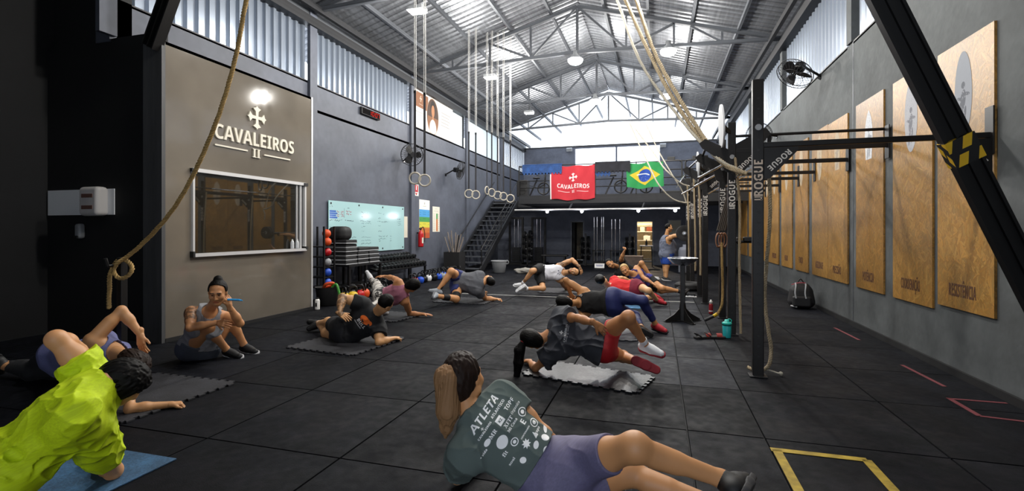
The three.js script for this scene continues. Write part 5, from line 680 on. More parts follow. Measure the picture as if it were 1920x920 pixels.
function skinMesh(f, b, h, color) {                                   // dual surface on a grid, blocks far from the surface skipped
  const B = 4, nx = Math.ceil((b.max.x - b.min.x) / h / B) * B + 1, ny = Math.ceil((b.max.y - b.min.y) / h / B) * B + 1, nz = Math.ceil((b.max.z - b.min.z) / h / B) * B + 1, ox = b.min.x, oy = b.min.y, oz = b.min.z;
  const g = new Float32Array(nx * ny * nz).fill(1), id = (i, j, k) => (k * ny + j) * nx + i, R = B * h * 0.5 * 1.732 * 1.7, mx = (nx - 1) / B, my = (ny - 1) / B, local = new Array(mx * my * ((nz - 1) / B));
  for (let K = 0; K < nz - 1; K += B) for (let J = 0; J < ny - 1; J += B) for (let I = 0; I < nx - 1; I += B) {
    const X = ox + (I + B / 2) * h, Y = oy + (J + B / 2) * h, Z = oz + (K + B / 2) * h, d = f(X, Y, Z), far = Math.abs(d) > R, fl = far ? null : f.near(X, Y, Z, R); local[((K / B) * my + J / B) * mx + I / B] = fl;
    for (let k = K; k <= K + B; k++) for (let j = J; j <= J + B; j++) for (let i = I; i <= I + B; i++) { const n = id(i, j, k); if (far) { if (g[n] === 1) g[n] = d; } else g[n] = fl(ox + i * h, oy + j * h, oz + k * h); }
  }
  const vid = new Int32Array(nx * ny * nz).fill(-1), pos = [];
  const cx = [0, 1, 0, 1, 0, 1, 0, 1], cy = [0, 0, 1, 1, 0, 0, 1, 1], cz = [0, 0, 0, 0, 1, 1, 1, 1], ed = [[0, 1], [2, 3], [4, 5], [6, 7], [0, 2], [1, 3], [4, 6], [5, 7], [0, 4], [1, 5], [2, 6], [3, 7]], vals = new Float32Array(8);
  for (let k = 0; k < nz - 1; k++) for (let j = 0; j < ny - 1; j++) for (let i = 0; i < nx - 1; i++) {
    let m = 0; for (let c = 0; c < 8; c++) { vals[c] = g[id(i + cx[c], j + cy[c], k + cz[c])]; if (vals[c] < 0) m |= 1 << c; }
    if (m === 0 || m === 255) continue;
    let X = 0, Y = 0, Z = 0, n = 0; for (const [a, c] of ed) { const va = vals[a], vc = vals[c]; if ((va < 0) === (vc < 0)) continue; const t = va / (va - vc); X += cx[a] + (cx[c] - cx[a]) * t; Y += cy[a] + (cy[c] - cy[a]) * t; Z += cz[a] + (cz[c] - cz[a]) * t; n++; }
    vid[id(i, j, k)] = pos.length / 3; pos.push(ox + (i + X / n) * h, oy + (j + Y / n) * h, oz + (k + Z / n) * h);
  }
  const idx = [], quad = (a, b2, c, d, flip) => { if (a < 0 || b2 < 0 || c < 0 || d < 0) return; flip ? idx.push(a, c, b2, a, d, c) : idx.push(a, b2, c, a, c, d); };
  for (let k = 1; k < nz - 1; k++) for (let j = 1; j < ny - 1; j++) for (let i = 1; i < nx - 1; i++) {
    const s = g[id(i, j, k)] < 0;
    if (s !== g[id(i + 1, j, k)] < 0) quad(vid[id(i, j - 1, k - 1)], vid[id(i, j, k - 1)], vid[id(i, j, k)], vid[id(i, j - 1, k)], !s);
    if (s !== g[id(i, j + 1, k)] < 0) quad(vid[id(i - 1, j, k - 1)], vid[id(i - 1, j, k)], vid[id(i, j, k)], vid[id(i, j, k - 1)], !s);
    if (s !== g[id(i, j, k + 1)] < 0) quad(vid[id(i - 1, j - 1, k)], vid[id(i, j - 1, k)], vid[id(i, j, k)], vid[id(i - 1, j, k)], !s);
  }
  const N = pos.length / 3, nor = new Float32Array(N * 3), e = h * 0.5, col = color ? new Float32Array(N * 3) : null;
  for (let i = 0; i < N; i++) {
    const x = pos[3 * i], y = pos[3 * i + 1], z = pos[3 * i + 2], q = local[(Math.floor((z - oz) / h / B) * my + Math.floor((y - oy) / h / B)) * mx + Math.floor((x - ox) / h / B)] ?? f; const n = V(q(x + e, y, z) - q(x - e, y, z), q(x, y + e, z) - q(x, y - e, z), q(x, y, z + e) - q(x, y, z - e)).normalize();
    nor.set([n.x, n.y, n.z], 3 * i); if (col) col.set(color(x, y, z, n), 3 * i);
  }
  const geo = new THREE.BufferGeometry(); geo.setAttribute('position', new THREE.Float32BufferAttribute(pos, 3)); geo.setAttribute('normal', new THREE.BufferAttribute(nor, 3)); if (col) geo.setAttribute('color', new THREE.BufferAttribute(col, 3));
  geo.setIndex(idx); return geo;
}
// a joint on a sight line at a bone's length from its parent; side +1 the farther, -1 the nearer of the two
function reach(A, len, u, v, side = 1) {
  const o = V(0, CAMH, 0), d = ray(u, v).normalize(), oa = sub(A, o), t0 = oa.dot(d), m2 = oa.lengthSq() - t0 * t0;
  if (m2 >= len * len) { const p = mad(o, d, t0); return mad(A, sub(p, A).normalize(), len); }
  return mad(o, d, t0 + side * Math.sqrt(len * len - m2));
}
const SKIN = { tan: [0.46, 0.22, 0.115], light: [0.6, 0.34, 0.2], brown: [0.36, 0.165, 0.085] };
const skinMat = std('#ffffff', 0.5, { vertexColors: true });
const hairMat = { black: phy({ color: '#0b0908', roughness: 0.6, specularIntensity: 0.3 }), brown: phy({ color: '#20140e', roughness: 0.6, specularIntensity: 0.35 }), blond: phy({ color: '#8a6848', roughness: 0.6, specularIntensity: 0.4 }), bleached: std('#b89a66', 0.6) };
const noise3 = (x, y, z) => vnoise(x + 100, y + 100, z + 100);

function person(P) {
  const s = P.s ?? 1, root = thing('person', P.label, 'person', null, P.group), f = P.female, g = P.girth ?? 1, cell = P.cell, J = P.J;
  const base = V(J.pel.x, 0, J.pel.z); root.position.copy(base);
  const part = (name, geo, mat, parent = root) => { geo.translate(-base.x, 0, -base.z); return mk(name, geo, mat, parent); };
  const up = sub(J.nk, J.pel).normalize(), L = ortho(sub(J.shL, J.shR), up), fwd = L.clone().cross(up).normalize(), hL = ortho(sub(J.hipL, J.hipR), up), hf = hL.clone().cross(up).normalize();
  // --- skeleton to shapes
  const mid = mix(J.pel, J.nk, 0.48), sh = (v, k) => v * s * k;
  const chestC = mad(J.nk, up, -0.15 * s), S = s * g;
  const torso = [];
  torso.push(cap(J.hipL, J.hipR, (f ? 0.112 : 0.104) * S, null, 0.05 * s));
  for (const [k, hip] of [[1, J.hipL], [-1, J.hipR]]) {
    torso.push(cap(mad(mix(J.pel, hip, 0.55), hf, -0.045 * s), mad(mix(J.pel, hip, 0.8), hf, -0.02 * s), (f ? 0.098 : 0.088) * S, null, 0.05 * s));
    torso.push(cap(mad(mad(J.pel, up, 0.05 * s), hL, 0.05 * S * k), mad(mid, L, 0.046 * S * k), (f ? 0.092 : 0.098) * S, (f ? 0.08 : 0.092) * S, 0.06 * s));
    torso.push(cap(mad(mid, L, 0.046 * S * k), mad(mad(chestC, L, 0.07 * S * k), fwd, 0.01 * s), (f ? 0.08 : 0.092) * S, (f ? 0.088 : 0.102) * S, 0.06 * s));
    if (f) torso.push(cap(mad(mad(mad(J.nk, up, -0.2 * s), L, 0.068 * s * k), fwd, 0.075 * s), mad(mad(mad(J.nk, up, -0.21 * s), L, 0.07 * s * k), fwd, 0.085 * s), 0.058 * s, null, 0.04 * s));
    else torso.push(cap(mad(mad(mad(J.nk, up, -0.14 * s), L, 0.05 * s * k), fwd, 0.05 * s), mad(mad(mad(J.nk, up, -0.13 * s), L, 0.09 * s * k), fwd, 0.04 * s), 0.065 * S, null, 0.05 * s));
  }
  if (P.belly) torso.push(cap(mad(mid, hf, P.belly * s), mad(mad(J.pel, up, 0.08 * s), hf, P.belly * s), 0.13 * S, null, 0.08 * s));
  const girdle = []; for (const q of [J.shL, J.shR]) { girdle.push(cap(mad(J.nk, up, -0.045 * s), q, 0.068 * S, 0.056 * S, 0.05 * s)); girdle.push(cap(mad(mad(J.nk, up, -0.12 * s), fwd, -0.01 * s), mad(q, up, -0.05 * s), 0.08 * S, 0.05 * S, 0.05 * s)); }
  const hu = P.headUp.clone().normalize(), hz = ortho(P.face, hu), hx = hu.clone().cross(hz), HC = J.head, hs = s * 1.0;
  const hp = (x, y, z) => HC.clone().addScaledVector(hx, x * hs).addScaledVector(hu, y * hs).addScaledVector(hz, z * hs);
  const neck = [cap(mad(J.nk, up, 0.0), hp(0, -0.05, -0.02), (f ? 0.05 : 0.058) * s, (f ? 0.045 : 0.053) * s, 0.03 * s)];
  const arm = (a, e, w, k) => { const ab = k ?? 1; return [cap(a, e, (f ? 0.047 : 0.054) * S * ab, (f ? 0.037 : 0.043) * S * ab, 0.02 * s), cap(mix(a, e, 0.25), mix(a, e, 0.6), (f ? 0.048 : 0.056) * S, null, 0.03 * s), cap(e, mix(e, w, 0.4), (f ? 0.037 : 0.043) * S, (f ? 0.04 : 0.046) * S, 0.02 * s), cap(mix(e, w, 0.35), w, (f ? 0.039 : 0.045) * S, 0.026 * s, 0.02 * s)]; };
  const leg = (h, k, a) => { const bend = sub(mix(h, a, 0.5), k), cb = bend.lengthSq() > 1e-4 ? bend.normalize() : hf.clone().negate(); return [cap(h, k, (f ? 0.094 : 0.09) * S, 0.056 * S, 0.03 * s), cap(mad(mix(h, k, 0.2), hf, 0.015), mix(h, k, 0.6), 0.085 * S, 0.068 * S, 0.03 * s), cap(k, k, 0.054 * S, null, 0.05 * s), cap(k, a, 0.05 * S, 0.035 * S, 0.03 * s), cap(mad(mix(k, a, 0.22), cb, 0.02 * s), mad(mix(k, a, 0.45), cb, 0.014 * s), 0.048 * S, 0.042 * S, 0.03 * s), cap(a, mad(a, sub(a, k).normalize(), 0.03 * s), 0.036 * s, null, 0.02 * s)]; };
  const armsL = arm(J.shL, J.elL, J.wrL), armsR = arm(J.shR, J.elR, J.wrR), legL = leg(J.hipL, J.knL, J.anL), legR = leg(J.hipR, J.knR, J.anR);
  const all = [...torso, ...girdle, ...neck, ...armsL, ...armsR, ...legL, ...legR];
  const sk = P.skin, tone = (x, y, z) => { const n = 0.9 + 0.2 * noise3(x * 14, y * 14, z * 14); let c = [sk[0] * n * 1.1, sk[1] * n * 1.06, sk[2] * n * 0.86]; for (const tt of P.tattoo ?? []) { const d = dist(tt, x, y, z, 0); if (d < 0) { const k = noise3(x * 55, y * 55, z * 55) > 0.42 ? 0.3 : 0.75; c = [c[0] * k, c[1] * k * 1.05, c[2] * k * 1.15]; } } return c; };
  const geos = [skinMesh(field(all), bounds(all, 0.03), cell, tone)];
  // --- head
  const E = (x, y, z, a, b, c, k, o) => ell(hp(x, y, z), [a * hs, b * hs, c * hs], hx, hu, hz, k * hs, o), C = (p, q, a, b, k, o) => cap(hp(...p), hp(...q), a * hs, b * hs, k * hs, o);
  const head = [E(0, 0.035, -0.014, 0.077, 0.092, 0.098, 0.02), E(0, -0.035, 0.03, 0.06, 0.078, 0.062, 0.04), C([0, -0.098, 0.062], [0, -0.098, 0.06], 0.021, 0.021, 0.03), C([-0.048, -0.065, 0.015], [0, -0.095, 0.055], 0.022, 0.02, 0.03), C([0.048, -0.065, 0.015], [0, -0.095, 0.055], 0.022, 0.02, 0.03), C([-0.036, 0.032, 0.076], [0.036, 0.032, 0.076], 0.013, 0.013, 0.02), C([-0.043, -0.02, 0.062], [-0.043, -0.02, 0.06], 0.021, 0.021, 0.03), C([0.043, -0.02, 0.062], [0.043, -0.02, 0.06], 0.021, 0.021, 0.03),
    E(-0.031, 0.012, 0.1, 0.017, 0.012, 0.02, 0.012, { neg: true }), E(0.031, 0.012, 0.1, 0.017, 0.012, 0.02, 0.012, { neg: true }), C([-0.031, 0.011, 0.075], [-0.031, 0.011, 0.075], 0.0125, 0.0125, 0.003), C([0.031, 0.011, 0.075], [0.031, 0.011, 0.075], 0.0125, 0.0125, 0.003),
    C([0, 0.02, 0.085], [0, -0.026, 0.106], 0.008, 0.011, 0.012), C([-0.012, -0.03, 0.094], [0.012, -0.03, 0.094], 0.009, 0.009, 0.01), C([-0.019, -0.058, 0.083], [0.019, -0.058, 0.083], 0.007, 0.007, 0.006), C([-0.015, -0.067, 0.082], [0.015, -0.067, 0.082], 0.007, 0.007, 0.006),
    E(-0.079, -0.0, -0.008, 0.009, 0.032, 0.019, 0.008), E(0.079, 0.0, -0.008, 0.009, 0.032, 0.019, 0.008), cap(mad(J.nk, up, 0.02 * s), hp(0, -0.05, -0.02), (f ? 0.05 : 0.058) * s, (f ? 0.045 : 0.053) * s, 0.03 * s)];
  const loc = (x, y, z) => { const a = x - HC.x, b = y - HC.y, c = z - HC.z; return [(a * hx.x + b * hx.y + c * hx.z) / hs, (a * hu.x + b * hu.y + c * hu.z) / hs, (a * hz.x + b * hz.y + c * hz.z) / hs]; };
  const faceColor = (x, y, z) => {
    const [a, b, c] = loc(x, y, z), A = Math.abs(a); let q = tone(x, y, z);
    if (c > 0.06) {
      const ey = Math.hypot(A - 0.031, (b - 0.011) * 1.7); if (ey < 0.014) q = Math.hypot(A - 0.031, b - 0.011) < 0.0065 ? [0.02, 0.012, 0.01] : (P.shut || b > 0.018) ? [q[0] * 0.45, q[1] * 0.4, q[2] * 0.4] : [0.55, 0.52, 0.5];
      if (Math.abs(b - 0.034 - 0.1 * (0.03 - A) * (A > 0.03 ? 1 : 0)) < 0.0055 && A > 0.012 && A < 0.05) q = [0.05, 0.03, 0.02];
      if (Math.hypot(A / 2.2, b + 0.063) < 0.0125) q = [q[0] * 0.85, q[1] * 0.55, q[2] * 0.6];
    }
    if (P.beard && b < -0.03 && c > -0.01 && !(Math.hypot(A / 2.2, b + 0.063) < 0.0125) && !(A < 0.02 && b > -0.045)) { const k = 0.35 + 0.3 * noise3(a * 200, b * 200, c * 200); q = [q[0] * k, q[1] * k, q[2] * k]; }
    return q;
  };
  const hc = Math.max(0.0042, cell * 0.48);
  geos.push(skinMesh(field(head), bounds(head, 0.015), hc, faceColor));
  // --- hands and bare feet
  const hand = (w, e, H, left) => {
    const d = (H?.dir ?? sub(w, e)).clone().normalize(), n = ortho(H?.palm ?? V(0, -1, 0.01), d), th = d.clone().cross(n).multiplyScalar(H?.flip ? -1 : 1).multiplyScalar(left ? 1 : -1), k = s * 0.95, cu = H?.curl ?? 0.35, pr = [];
    for (let j = 0; j < 4; j++) {
      const o = (1.5 - j) * 0.0205 * k, kn = mad(mad(w, d, (0.088 - 0.004 * Math.abs(j - 1)) * k), th, o); pr.push(cap(mad(mad(w, d, 0.012 * k), th, o * 0.6), kn, 0.0165 * k, 0.0125 * k, 0.014 * k));
      let p = kn, a = cu * (H?.fan?.[j] ?? 1), dir = mad(d.clone(), th, (1.5 - j) * 0.07 * (H?.spread ?? 1)).normalize(); const len = [0.04, 0.025, 0.021].map((q) => q * k * [0.95, 1.05, 0.98, 0.78][j]);
      for (let m = 0; m < 3; m++) { dir = dir.clone().multiplyScalar(Math.cos(a)).addScaledVector(n, Math.sin(a)).normalize(); const nn = ortho(n, dir), q = mad(p, dir, len[m]); pr.push(cap(p, q, (0.0098 - 0.0008 * m) * k, (0.009 - 0.0008 * m) * k, 0.004 * k)); p = q; a = cu * 0.9; }
    }
    const t0 = mad(mad(w, d, 0.03 * k), th, 0.02 * k), td = mad(mad(d.clone().multiplyScalar(0.75), th, H?.thumb ?? 0.75), n, 0.3).normalize(), t1 = mad(t0, td, 0.045 * k), t2 = mad(t1, mad(td, d, 0.5).normalize(), 0.034 * k); pr.push(cap(t0, t1, 0.0145 * k, 0.012 * k, 0.012 * k), cap(t1, t2, 0.0115 * k, 0.009 * k, 0.004 * k));
    pr.push(cap(mad(w, d, -0.035 * s), mad(w, d, 0.02 * k), 0.0275 * s, 0.023 * s, 0.012 * k));
    geos.push(skinMesh(field(pr), bounds(pr, 0.012), Math.max(0.0036, cell * 0.4), tone));
  };
  if (!P.noHandL) hand(J.wrL, J.elL, P.handL, true); if (!P.noHandR) hand(J.wrR, J.elR, P.handR, false);
  part('body', mergeGeometries(geos), skinMat);
  // --- hair
  const hm = hairMat[P.hair?.color ?? 'black'], hr = P.hair ?? {};
  {
    const puff = hr.puff ?? 0.011, pr = [E(0, 0.037, -0.016, 0.077 + puff, 0.092 + puff, 0.098 + puff, 0.02)];
    if (hr.nape) pr.push(E(0, -0.03, -0.055, 0.066, 0.07, 0.05, 0.03));
    if (hr.bun) pr.push(E(0, 0.135, -0.045, 0.042, 0.038, 0.045, 0.015));
    const str = hr.strand ?? 0.0035;
    const fl = field(pr, 0, (d, x, y, z) => { const [a, b, c] = loc(x, y, z); const cutv = hr.cap ? 0 : 0; const line = (0.058 + (hr.low ?? 0)) - b + (c - 0.0) * 1.15 * (hr.fringe ?? 1); const side = -0.045 - b - (c < -0.02 ? 0.05 : 0); return Math.max(d + str * (noise3(a * 90, b * 30, c * 90) - 0.5), (c > -0.02 ? line * 0.6 : -1) - 0.03 * (c < 0.02 ? 1 : 0), side) ; });
    part('hair', skinMesh(fl, bounds(pr, 0.02), hc, null), hm);
    if (hr.tail) { const q = hr.tail, tp = []; for (let i = 0; i < q.length - 1; i++) tp.push(cap(q[i][0], q[i + 1][0], q[i][1], q[i + 1][1], 0.015)); const ax = sub(q[q.length - 1][0], q[0][0]).normalize(), e1 = ortho(V(0.3, 0.1, 1), ax), e2 = ax.clone().cross(e1); part('ponytail', skinMesh(field(tp, 0, (d, x, y, z) => d + 0.008 * (noise3((x * e1.x + y * e1.y + z * e1.z) * 140, (x * ax.x + y * ax.y + z * ax.z) * 5, (x * e2.x + y * e2.y + z * e2.z) * 140) - 0.4)), bounds(tp, 0.02), hc, null), hairMat[hr.tailColor ?? hr.color ?? 'black']); part('hair_tie', (() => { const a = q[0][0], gq = torus(q[0][1] * 0.8, 0.007, 0, 0, 0); gq.applyQuaternion(new THREE.Quaternion().setFromUnitVectors(V(0, 0, 1), sub(q[1][0], a).normalize())); gq.translate(a.x, a.y, a.z); return gq; })(), M.redMatte); }
    if (hr.cap) { const cp = [E(0, 0.042, -0.012, 0.092, 0.1, 0.112, 0.02)]; const cf = field(cp, 0, (d, x, y, z) => { const [a, b, c] = loc(x, y, z); return Math.max(d, 0.03 - b + c * 0.15); }); const k = part('cap', skinMesh(cf, bounds(cp, 0.02), hc, null), M.black); part('cap_brim', skinMesh(field([E(0, 0.036, hr.cap * 0.13, 0.07, 0.008, 0.06, 0.01)]), bounds([E(0, 0.036, hr.cap * 0.13, 0.07, 0.008, 0.06, 0.01)], 0.015), hc, null), M.black, k); }
  }
  // --- clothes
  const fold = (amp, fr = 11) => (d, x, y, z) => { const a = (x * L.x + y * L.y + z * L.z) * fr, b = (x * up.x + y * up.y + z * up.z) * fr, c = (x * fwd.x + y * fwd.y + z * fwd.z) * fr; const n1 = noise3(a * 0.9 + 0.9 * noise3(b * 0.6, c * 0.6, a * 0.6), b * 0.38, c * 0.9), r1 = 1 - Math.abs(2 * n1 - 1), n2 = noise3(a * 0.6 + b * 0.8 + 20, b * 0.7 - a * 0.5, c * 0.6), r2 = 1 - Math.abs(2 * n2 - 1); return d - amp * (1.5 * (r1 * r1 - 0.22) + 1.2 * (r2 * r2 - 0.22)); };
  const garment = (name, prims, o, off, clips, mat, uvf) => {
    const fo = fold(o.folds ?? 0.004, o.freq ?? 11), ff = field(prims, off, (d, x, y, z) => { d = fo(d, x, y, z); for (const c of clips) d = Math.max(d, c(x, y, z)); return d; });
    let geo = skinMesh(ff, bounds(prims, off + 0.03), cell * 0.9, null);
    if (uvf) geo = uvf(geo); else { const p = geo.attributes.position, uv = new Float32Array(p.count * 2); for (let i = 0; i < p.count; i++) { uv[2 * i] = p.getX(i) * 3 + p.getZ(i) * 2.1; uv[2 * i + 1] = p.getY(i) * 3 + p.getZ(i) * 1.4; } geo.setAttribute('uv', new THREE.BufferAttribute(uv, 2)); }
    return part(name, geo, mat);
  };
  const plane = (c, n) => (x, y, z) => (x - c.x) * n.x + (y - c.y) * n.y + (z - c.z) * n.z;
  const cutLimb = (prims, a, b, t, o = 0) => { const c = mix(a, b, t), n = sub(b, a).normalize(); return prims.map((p) => ({ ...p, off: (p.off ?? 0) + o, cut: [[c, n]] })); };
  const planarUV = (spec) => (geo) => {                               // print on the back or the chest, blank elsewhere
    geo = geo.toNonIndexed(); const p = geo.attributes.position, n = geo.attributes.normal, uv = new Float32Array(p.count * 2), dir = spec.front ? fwd : fwd.clone().negate(), rt = spec.front ? L : L.clone().negate();
    for (let i = 0; i < p.count; i += 3) { const on = [0, 1, 2].reduce((q, j) => q + n.getX(i + j) * dir.x + n.getY(i + j) * dir.y + n.getZ(i + j) * dir.z, 0) > 0.15; for (let j = i; j < i + 3; j++) { const q = V(p.getX(j), p.getY(j), p.getZ(j)).sub(J.nk); uv[2 * j] = on ? 0.5 + q.dot(rt) / spec.w : 0.01; uv[2 * j + 1] = on ? 1 + (q.dot(up) - (spec.top ?? 0.05)) / spec.h : 0.01; } }
    for (let i = 0; i < uv.length; i++) uv[i] = clamp(uv[i], 0.004, 0.996);
    geo.setAttribute('uv', new THREE.BufferAttribute(uv, 2)); return geo;
  };
  const T2 = P.top;
  if (T2) {
    const off = T2.off ?? 0.013, pr = [...torso.map((p) => ({ ...p }))], clips = [plane(mad(J.pel, up, -(T2.hem ?? 0.06) * s), up.clone().negate())];
    if (T2.sleeve) { pr.push(...girdle); pr.push(...cutLimb(armsL.slice(0, 2), J.shL, J.elL, T2.sleeve[0] ?? T2.sleeve, 0.006), ...cutLimb(armsR.slice(0, 2), J.shR, J.elR, T2.sleeve[1] ?? T2.sleeve, 0.006)); const nb = cap(mad(J.nk, sub(HC, J.nk).normalize(), (T2.collar ?? 0.045) * s), mad(J.nk, sub(HC, J.nk).normalize(), 0.2), (f ? 0.054 : 0.062) * s, 0.08 * s); clips.push((x, y, z) => -dist(nb, x, y, z, 0)); }
    else {
      pr.push(...girdle.map((p) => ({ ...p, b: mix(p.a, p.b, 0.55), d: sub(mix(p.a, p.b, 0.55), p.a), l2: p.a.distanceToSquared(mix(p.a, p.b, 0.55)) })));
      const nb = cap(mad(mad(J.nk, up, -0.035 * s), fwd, 0.03), mad(J.nk, sub(HC, J.nk).normalize(), 0.2), 0.074 * s, 0.09 * s), sa = [J.shL, J.shR].map((q) => cap(mad(q, up, 0.02 * s), mad(mix(q, J.nk, -0.25), up, -0.06 * s), 0.085 * s, 0.088 * s)); clips.push((x, y, z) => -dist(nb, x, y, z, 0), (x, y, z) => -Math.min(dist(sa[0], x, y, z, 0), dist(sa[1], x, y, z, 0)));
    }
    garment(T2.name ?? 'shirt', pr, T2, off, clips, T2.mat, T2.print ? planarUV(T2.print) : null);
  }
  const B2 = P.bottom;
  if (B2) {
    const off = B2.off ?? 0.008, pr = [...torso], waist = plane(mad(J.pel, up, (B2.waist ?? 0.13) * s), up); const tl = B2.len > 1 ? null : B2.len;
    for (const [lg, h, k, a] of [[legL, J.hipL, J.knL, J.anL], [legR, J.hipR, J.knR, J.anR]]) { if (tl) pr.push(...cutLimb(lg.slice(0, 2), h, k, tl, B2.flare ?? 0.0)); else { pr.push(...lg.slice(0, 3)); pr.push(...cutLimb(lg.slice(3, 5), k, a, B2.len - 1, 0)); } }
    const sm = field(pr, 0), wp = waist; garment(B2.name ?? 'shorts', pr, { folds: B2.folds ?? 0.002, freq: 12 }, off, [(x, y, z) => { const w = wp(x, y, z); return w; }], B2.mat);
  }
  for (const [k, a, t, side] of [[J.knL, J.anL, J.toeL, 'L'], [J.knR, J.anR, J.toeR, 'R']]) {
    const Q = P['shoe' + side] ?? P.shoe; if (!Q) continue;
    const shank = sub(a, k).normalize(), fw = sub(t, a), dn0 = ortho(shank, fw.clone().normalize()); let d = mad(fw.clone(), shank, -fw.dot(shank) * 0.75).normalize(); const dn = (Q.down ? ortho(Q.down, d) : ortho(shank, d)), z = s * 1.02, pt = (x, y) => mad(mad(a, d, x * z), dn, y * z), sd = d.clone().cross(dn);
    if (Q.sock) { const sp = [cap(mad(a, shank, -(Q.sockH ?? 0.06) * s), pt(0, 0.03), 0.043 * s, 0.04 * s, 0.01, { cut: [[mad(a, shank, -(Q.sockH ?? 0.06) * s), shank.clone().negate()]] })]; part('sock', skinMesh(field(sp), bounds(sp, 0.02), cell * 0.7, null), Q.sock); }
    const uppr = [cap(pt(-0.04, 0.055), pt(0.05, 0.062), 0.042 * z, 0.041 * z, 0.03 * z), cap(pt(0.05, 0.066), pt(0.15, 0.074), 0.04 * z, 0.03 * z, 0.03 * z), cap(pt(-0.005, 0.0), pt(-0.012, 0.05), 0.04 * z, 0.042 * z, 0.02 * z, { cut: [[pt(0, -0.0), dn.clone().negate()]] }), cap(pt(0.015, 0.025), pt(0.1, 0.06), 0.034 * z, 0.032 * z, 0.02 * z)].map((q) => ({ ...q, cut: [...(q.cut ?? []), [pt(0, 0.096), dn]] }));
    const so = [cap(pt(-0.045, 0.09), pt(0.05, 0.09), 0.048 * z, 0.045 * z, 0.02 * z), cap(pt(0.05, 0.09), pt(0.15, 0.09), 0.046 * z, 0.04 * z, 0.02 * z)].map((q) => ({ ...q, cut: [[pt(0, 0.112), dn], [pt(0, 0.083), dn.clone().negate()]] }));
    const shoe = part('shoe', skinMesh(field(uppr), bounds(uppr, 0.02), Math.max(0.005, cell * 0.5), null), Q.mat); part('sole', skinMesh(field(so), bounds(so, 0.02), Math.max(0.005, cell * 0.5), null), Q.sole, shoe);
    const lc = []; for (let i = 0; i < 4; i++) { const x0 = 0.04 + i * 0.022, y0 = 0.008 + i * 0.013; lc.push(tube([mad(pt(x0, y0 + 0.02), sd, 0.03 * z), pt(x0, y0), mad(pt(x0, y0 + 0.02), sd, -0.03 * z)], 0.004, 5, 6)); } part('laces', join(lc), Q.lace ?? Q.sole, shoe);
  }
  if (P.wrap) for (const [a, b, r, mat, nm] of P.wrap) { const w = [cap(a, b, r, r, 0.01, { cut: [[a, sub(a, b).normalize()], [b, sub(b, a).normalize()]] })]; part(nm, skinMesh(field(w), bounds(w, 0.02), cell * 0.7, null), mat); }
  return root;
}
// ================= the people in the room =================
const cv = (r, u, b = 0) => V(CT * r + ST * b, u, -ST * r + CT * b);   // right, up, towards the viewpoint
function pose(q) {
  const s = q.s ?? 1, J = {}, lk = (p, parent, len) => p.isVector3 ? p : reach(parent, len * s, p[0], p[1], p[2] ?? 1);
  J.pel = at(...q.pel); if (q.pelY) J.pel.y = q.pelY;
  J.nk = lk(q.nk, J.pel, 0.5);
  const up = sub(J.nk, J.pel).normalize(), L = ortho(q.L, up), H = ortho(q.H ?? q.L, up), sw = (q.sw ?? 0.165) * s, hw = (q.hw ?? 0.085) * s;
  J.shL = mad(mad(J.nk, up, -0.06 * s), L, sw); J.shR = mad(mad(J.nk, up, -0.06 * s), L, -sw); J.hipL = mad(mad(J.pel, H, hw), up, -0.02 * s); J.hipR = mad(mad(J.pel, H, -hw), up, -0.02 * s);
  J.head = lk(q.head, J.nk, q.headLen ?? 0.205);
  for (const k of ['L', 'R']) {
    J['el' + k] = lk(q['el' + k], J['sh' + k], 0.28); J['wr' + k] = lk(q['wr' + k], J['el' + k], 0.245);
    J['kn' + k] = lk(q['kn' + k], J['hip' + k], 0.41); J['an' + k] = lk(q['an' + k], J['kn' + k], 0.39); J['toe' + k] = lk(q['toe' + k], J['an' + k], 0.15);
  }
  for (const k in J) { const m = k.startsWith('an') ? 0.1 : k.startsWith('toe') ? 0.05 : k.startsWith('kn') ? 0.06 : k.startsWith('el') ? 0.045 : k.startsWith('wr') ? 0.03 : 0; if (J[k].y < m * s) J[k].y = m * s; }
  return J;
}
const cloth = (c, r = 0.85) => std(c, r, { map: T.cloth }), plain = (t, r = 0.85) => std('#ffffff', r, { map: t });
const WS = std('#d9dade', 0.6), BK = std('#101012', 0.65);
const shoeW = { mat: std('#c6c8cc', 0.7), sole: std('#d8d9dc', 0.6), sock: WS }, shoeB = { mat: BK, sole: std('#17171a', 0.7), lace: std('#333', 0.8) }, shoeBW = { mat: BK, sole: std('#b9b9bc', 0.6), lace: BK };
const shoeR = { mat: std('#a81f2c', 0.7), sole: std('#1c1a1c', 0.7), lace: WS };
const clubPrint = (bg, fg, draw) => canvas(512, 640, (g, w, h) => { g.fillStyle = bg; g.fillRect(0, 0, w, h); draw(g, w, h, fg); });
const label = 'people in side planks on the mats';

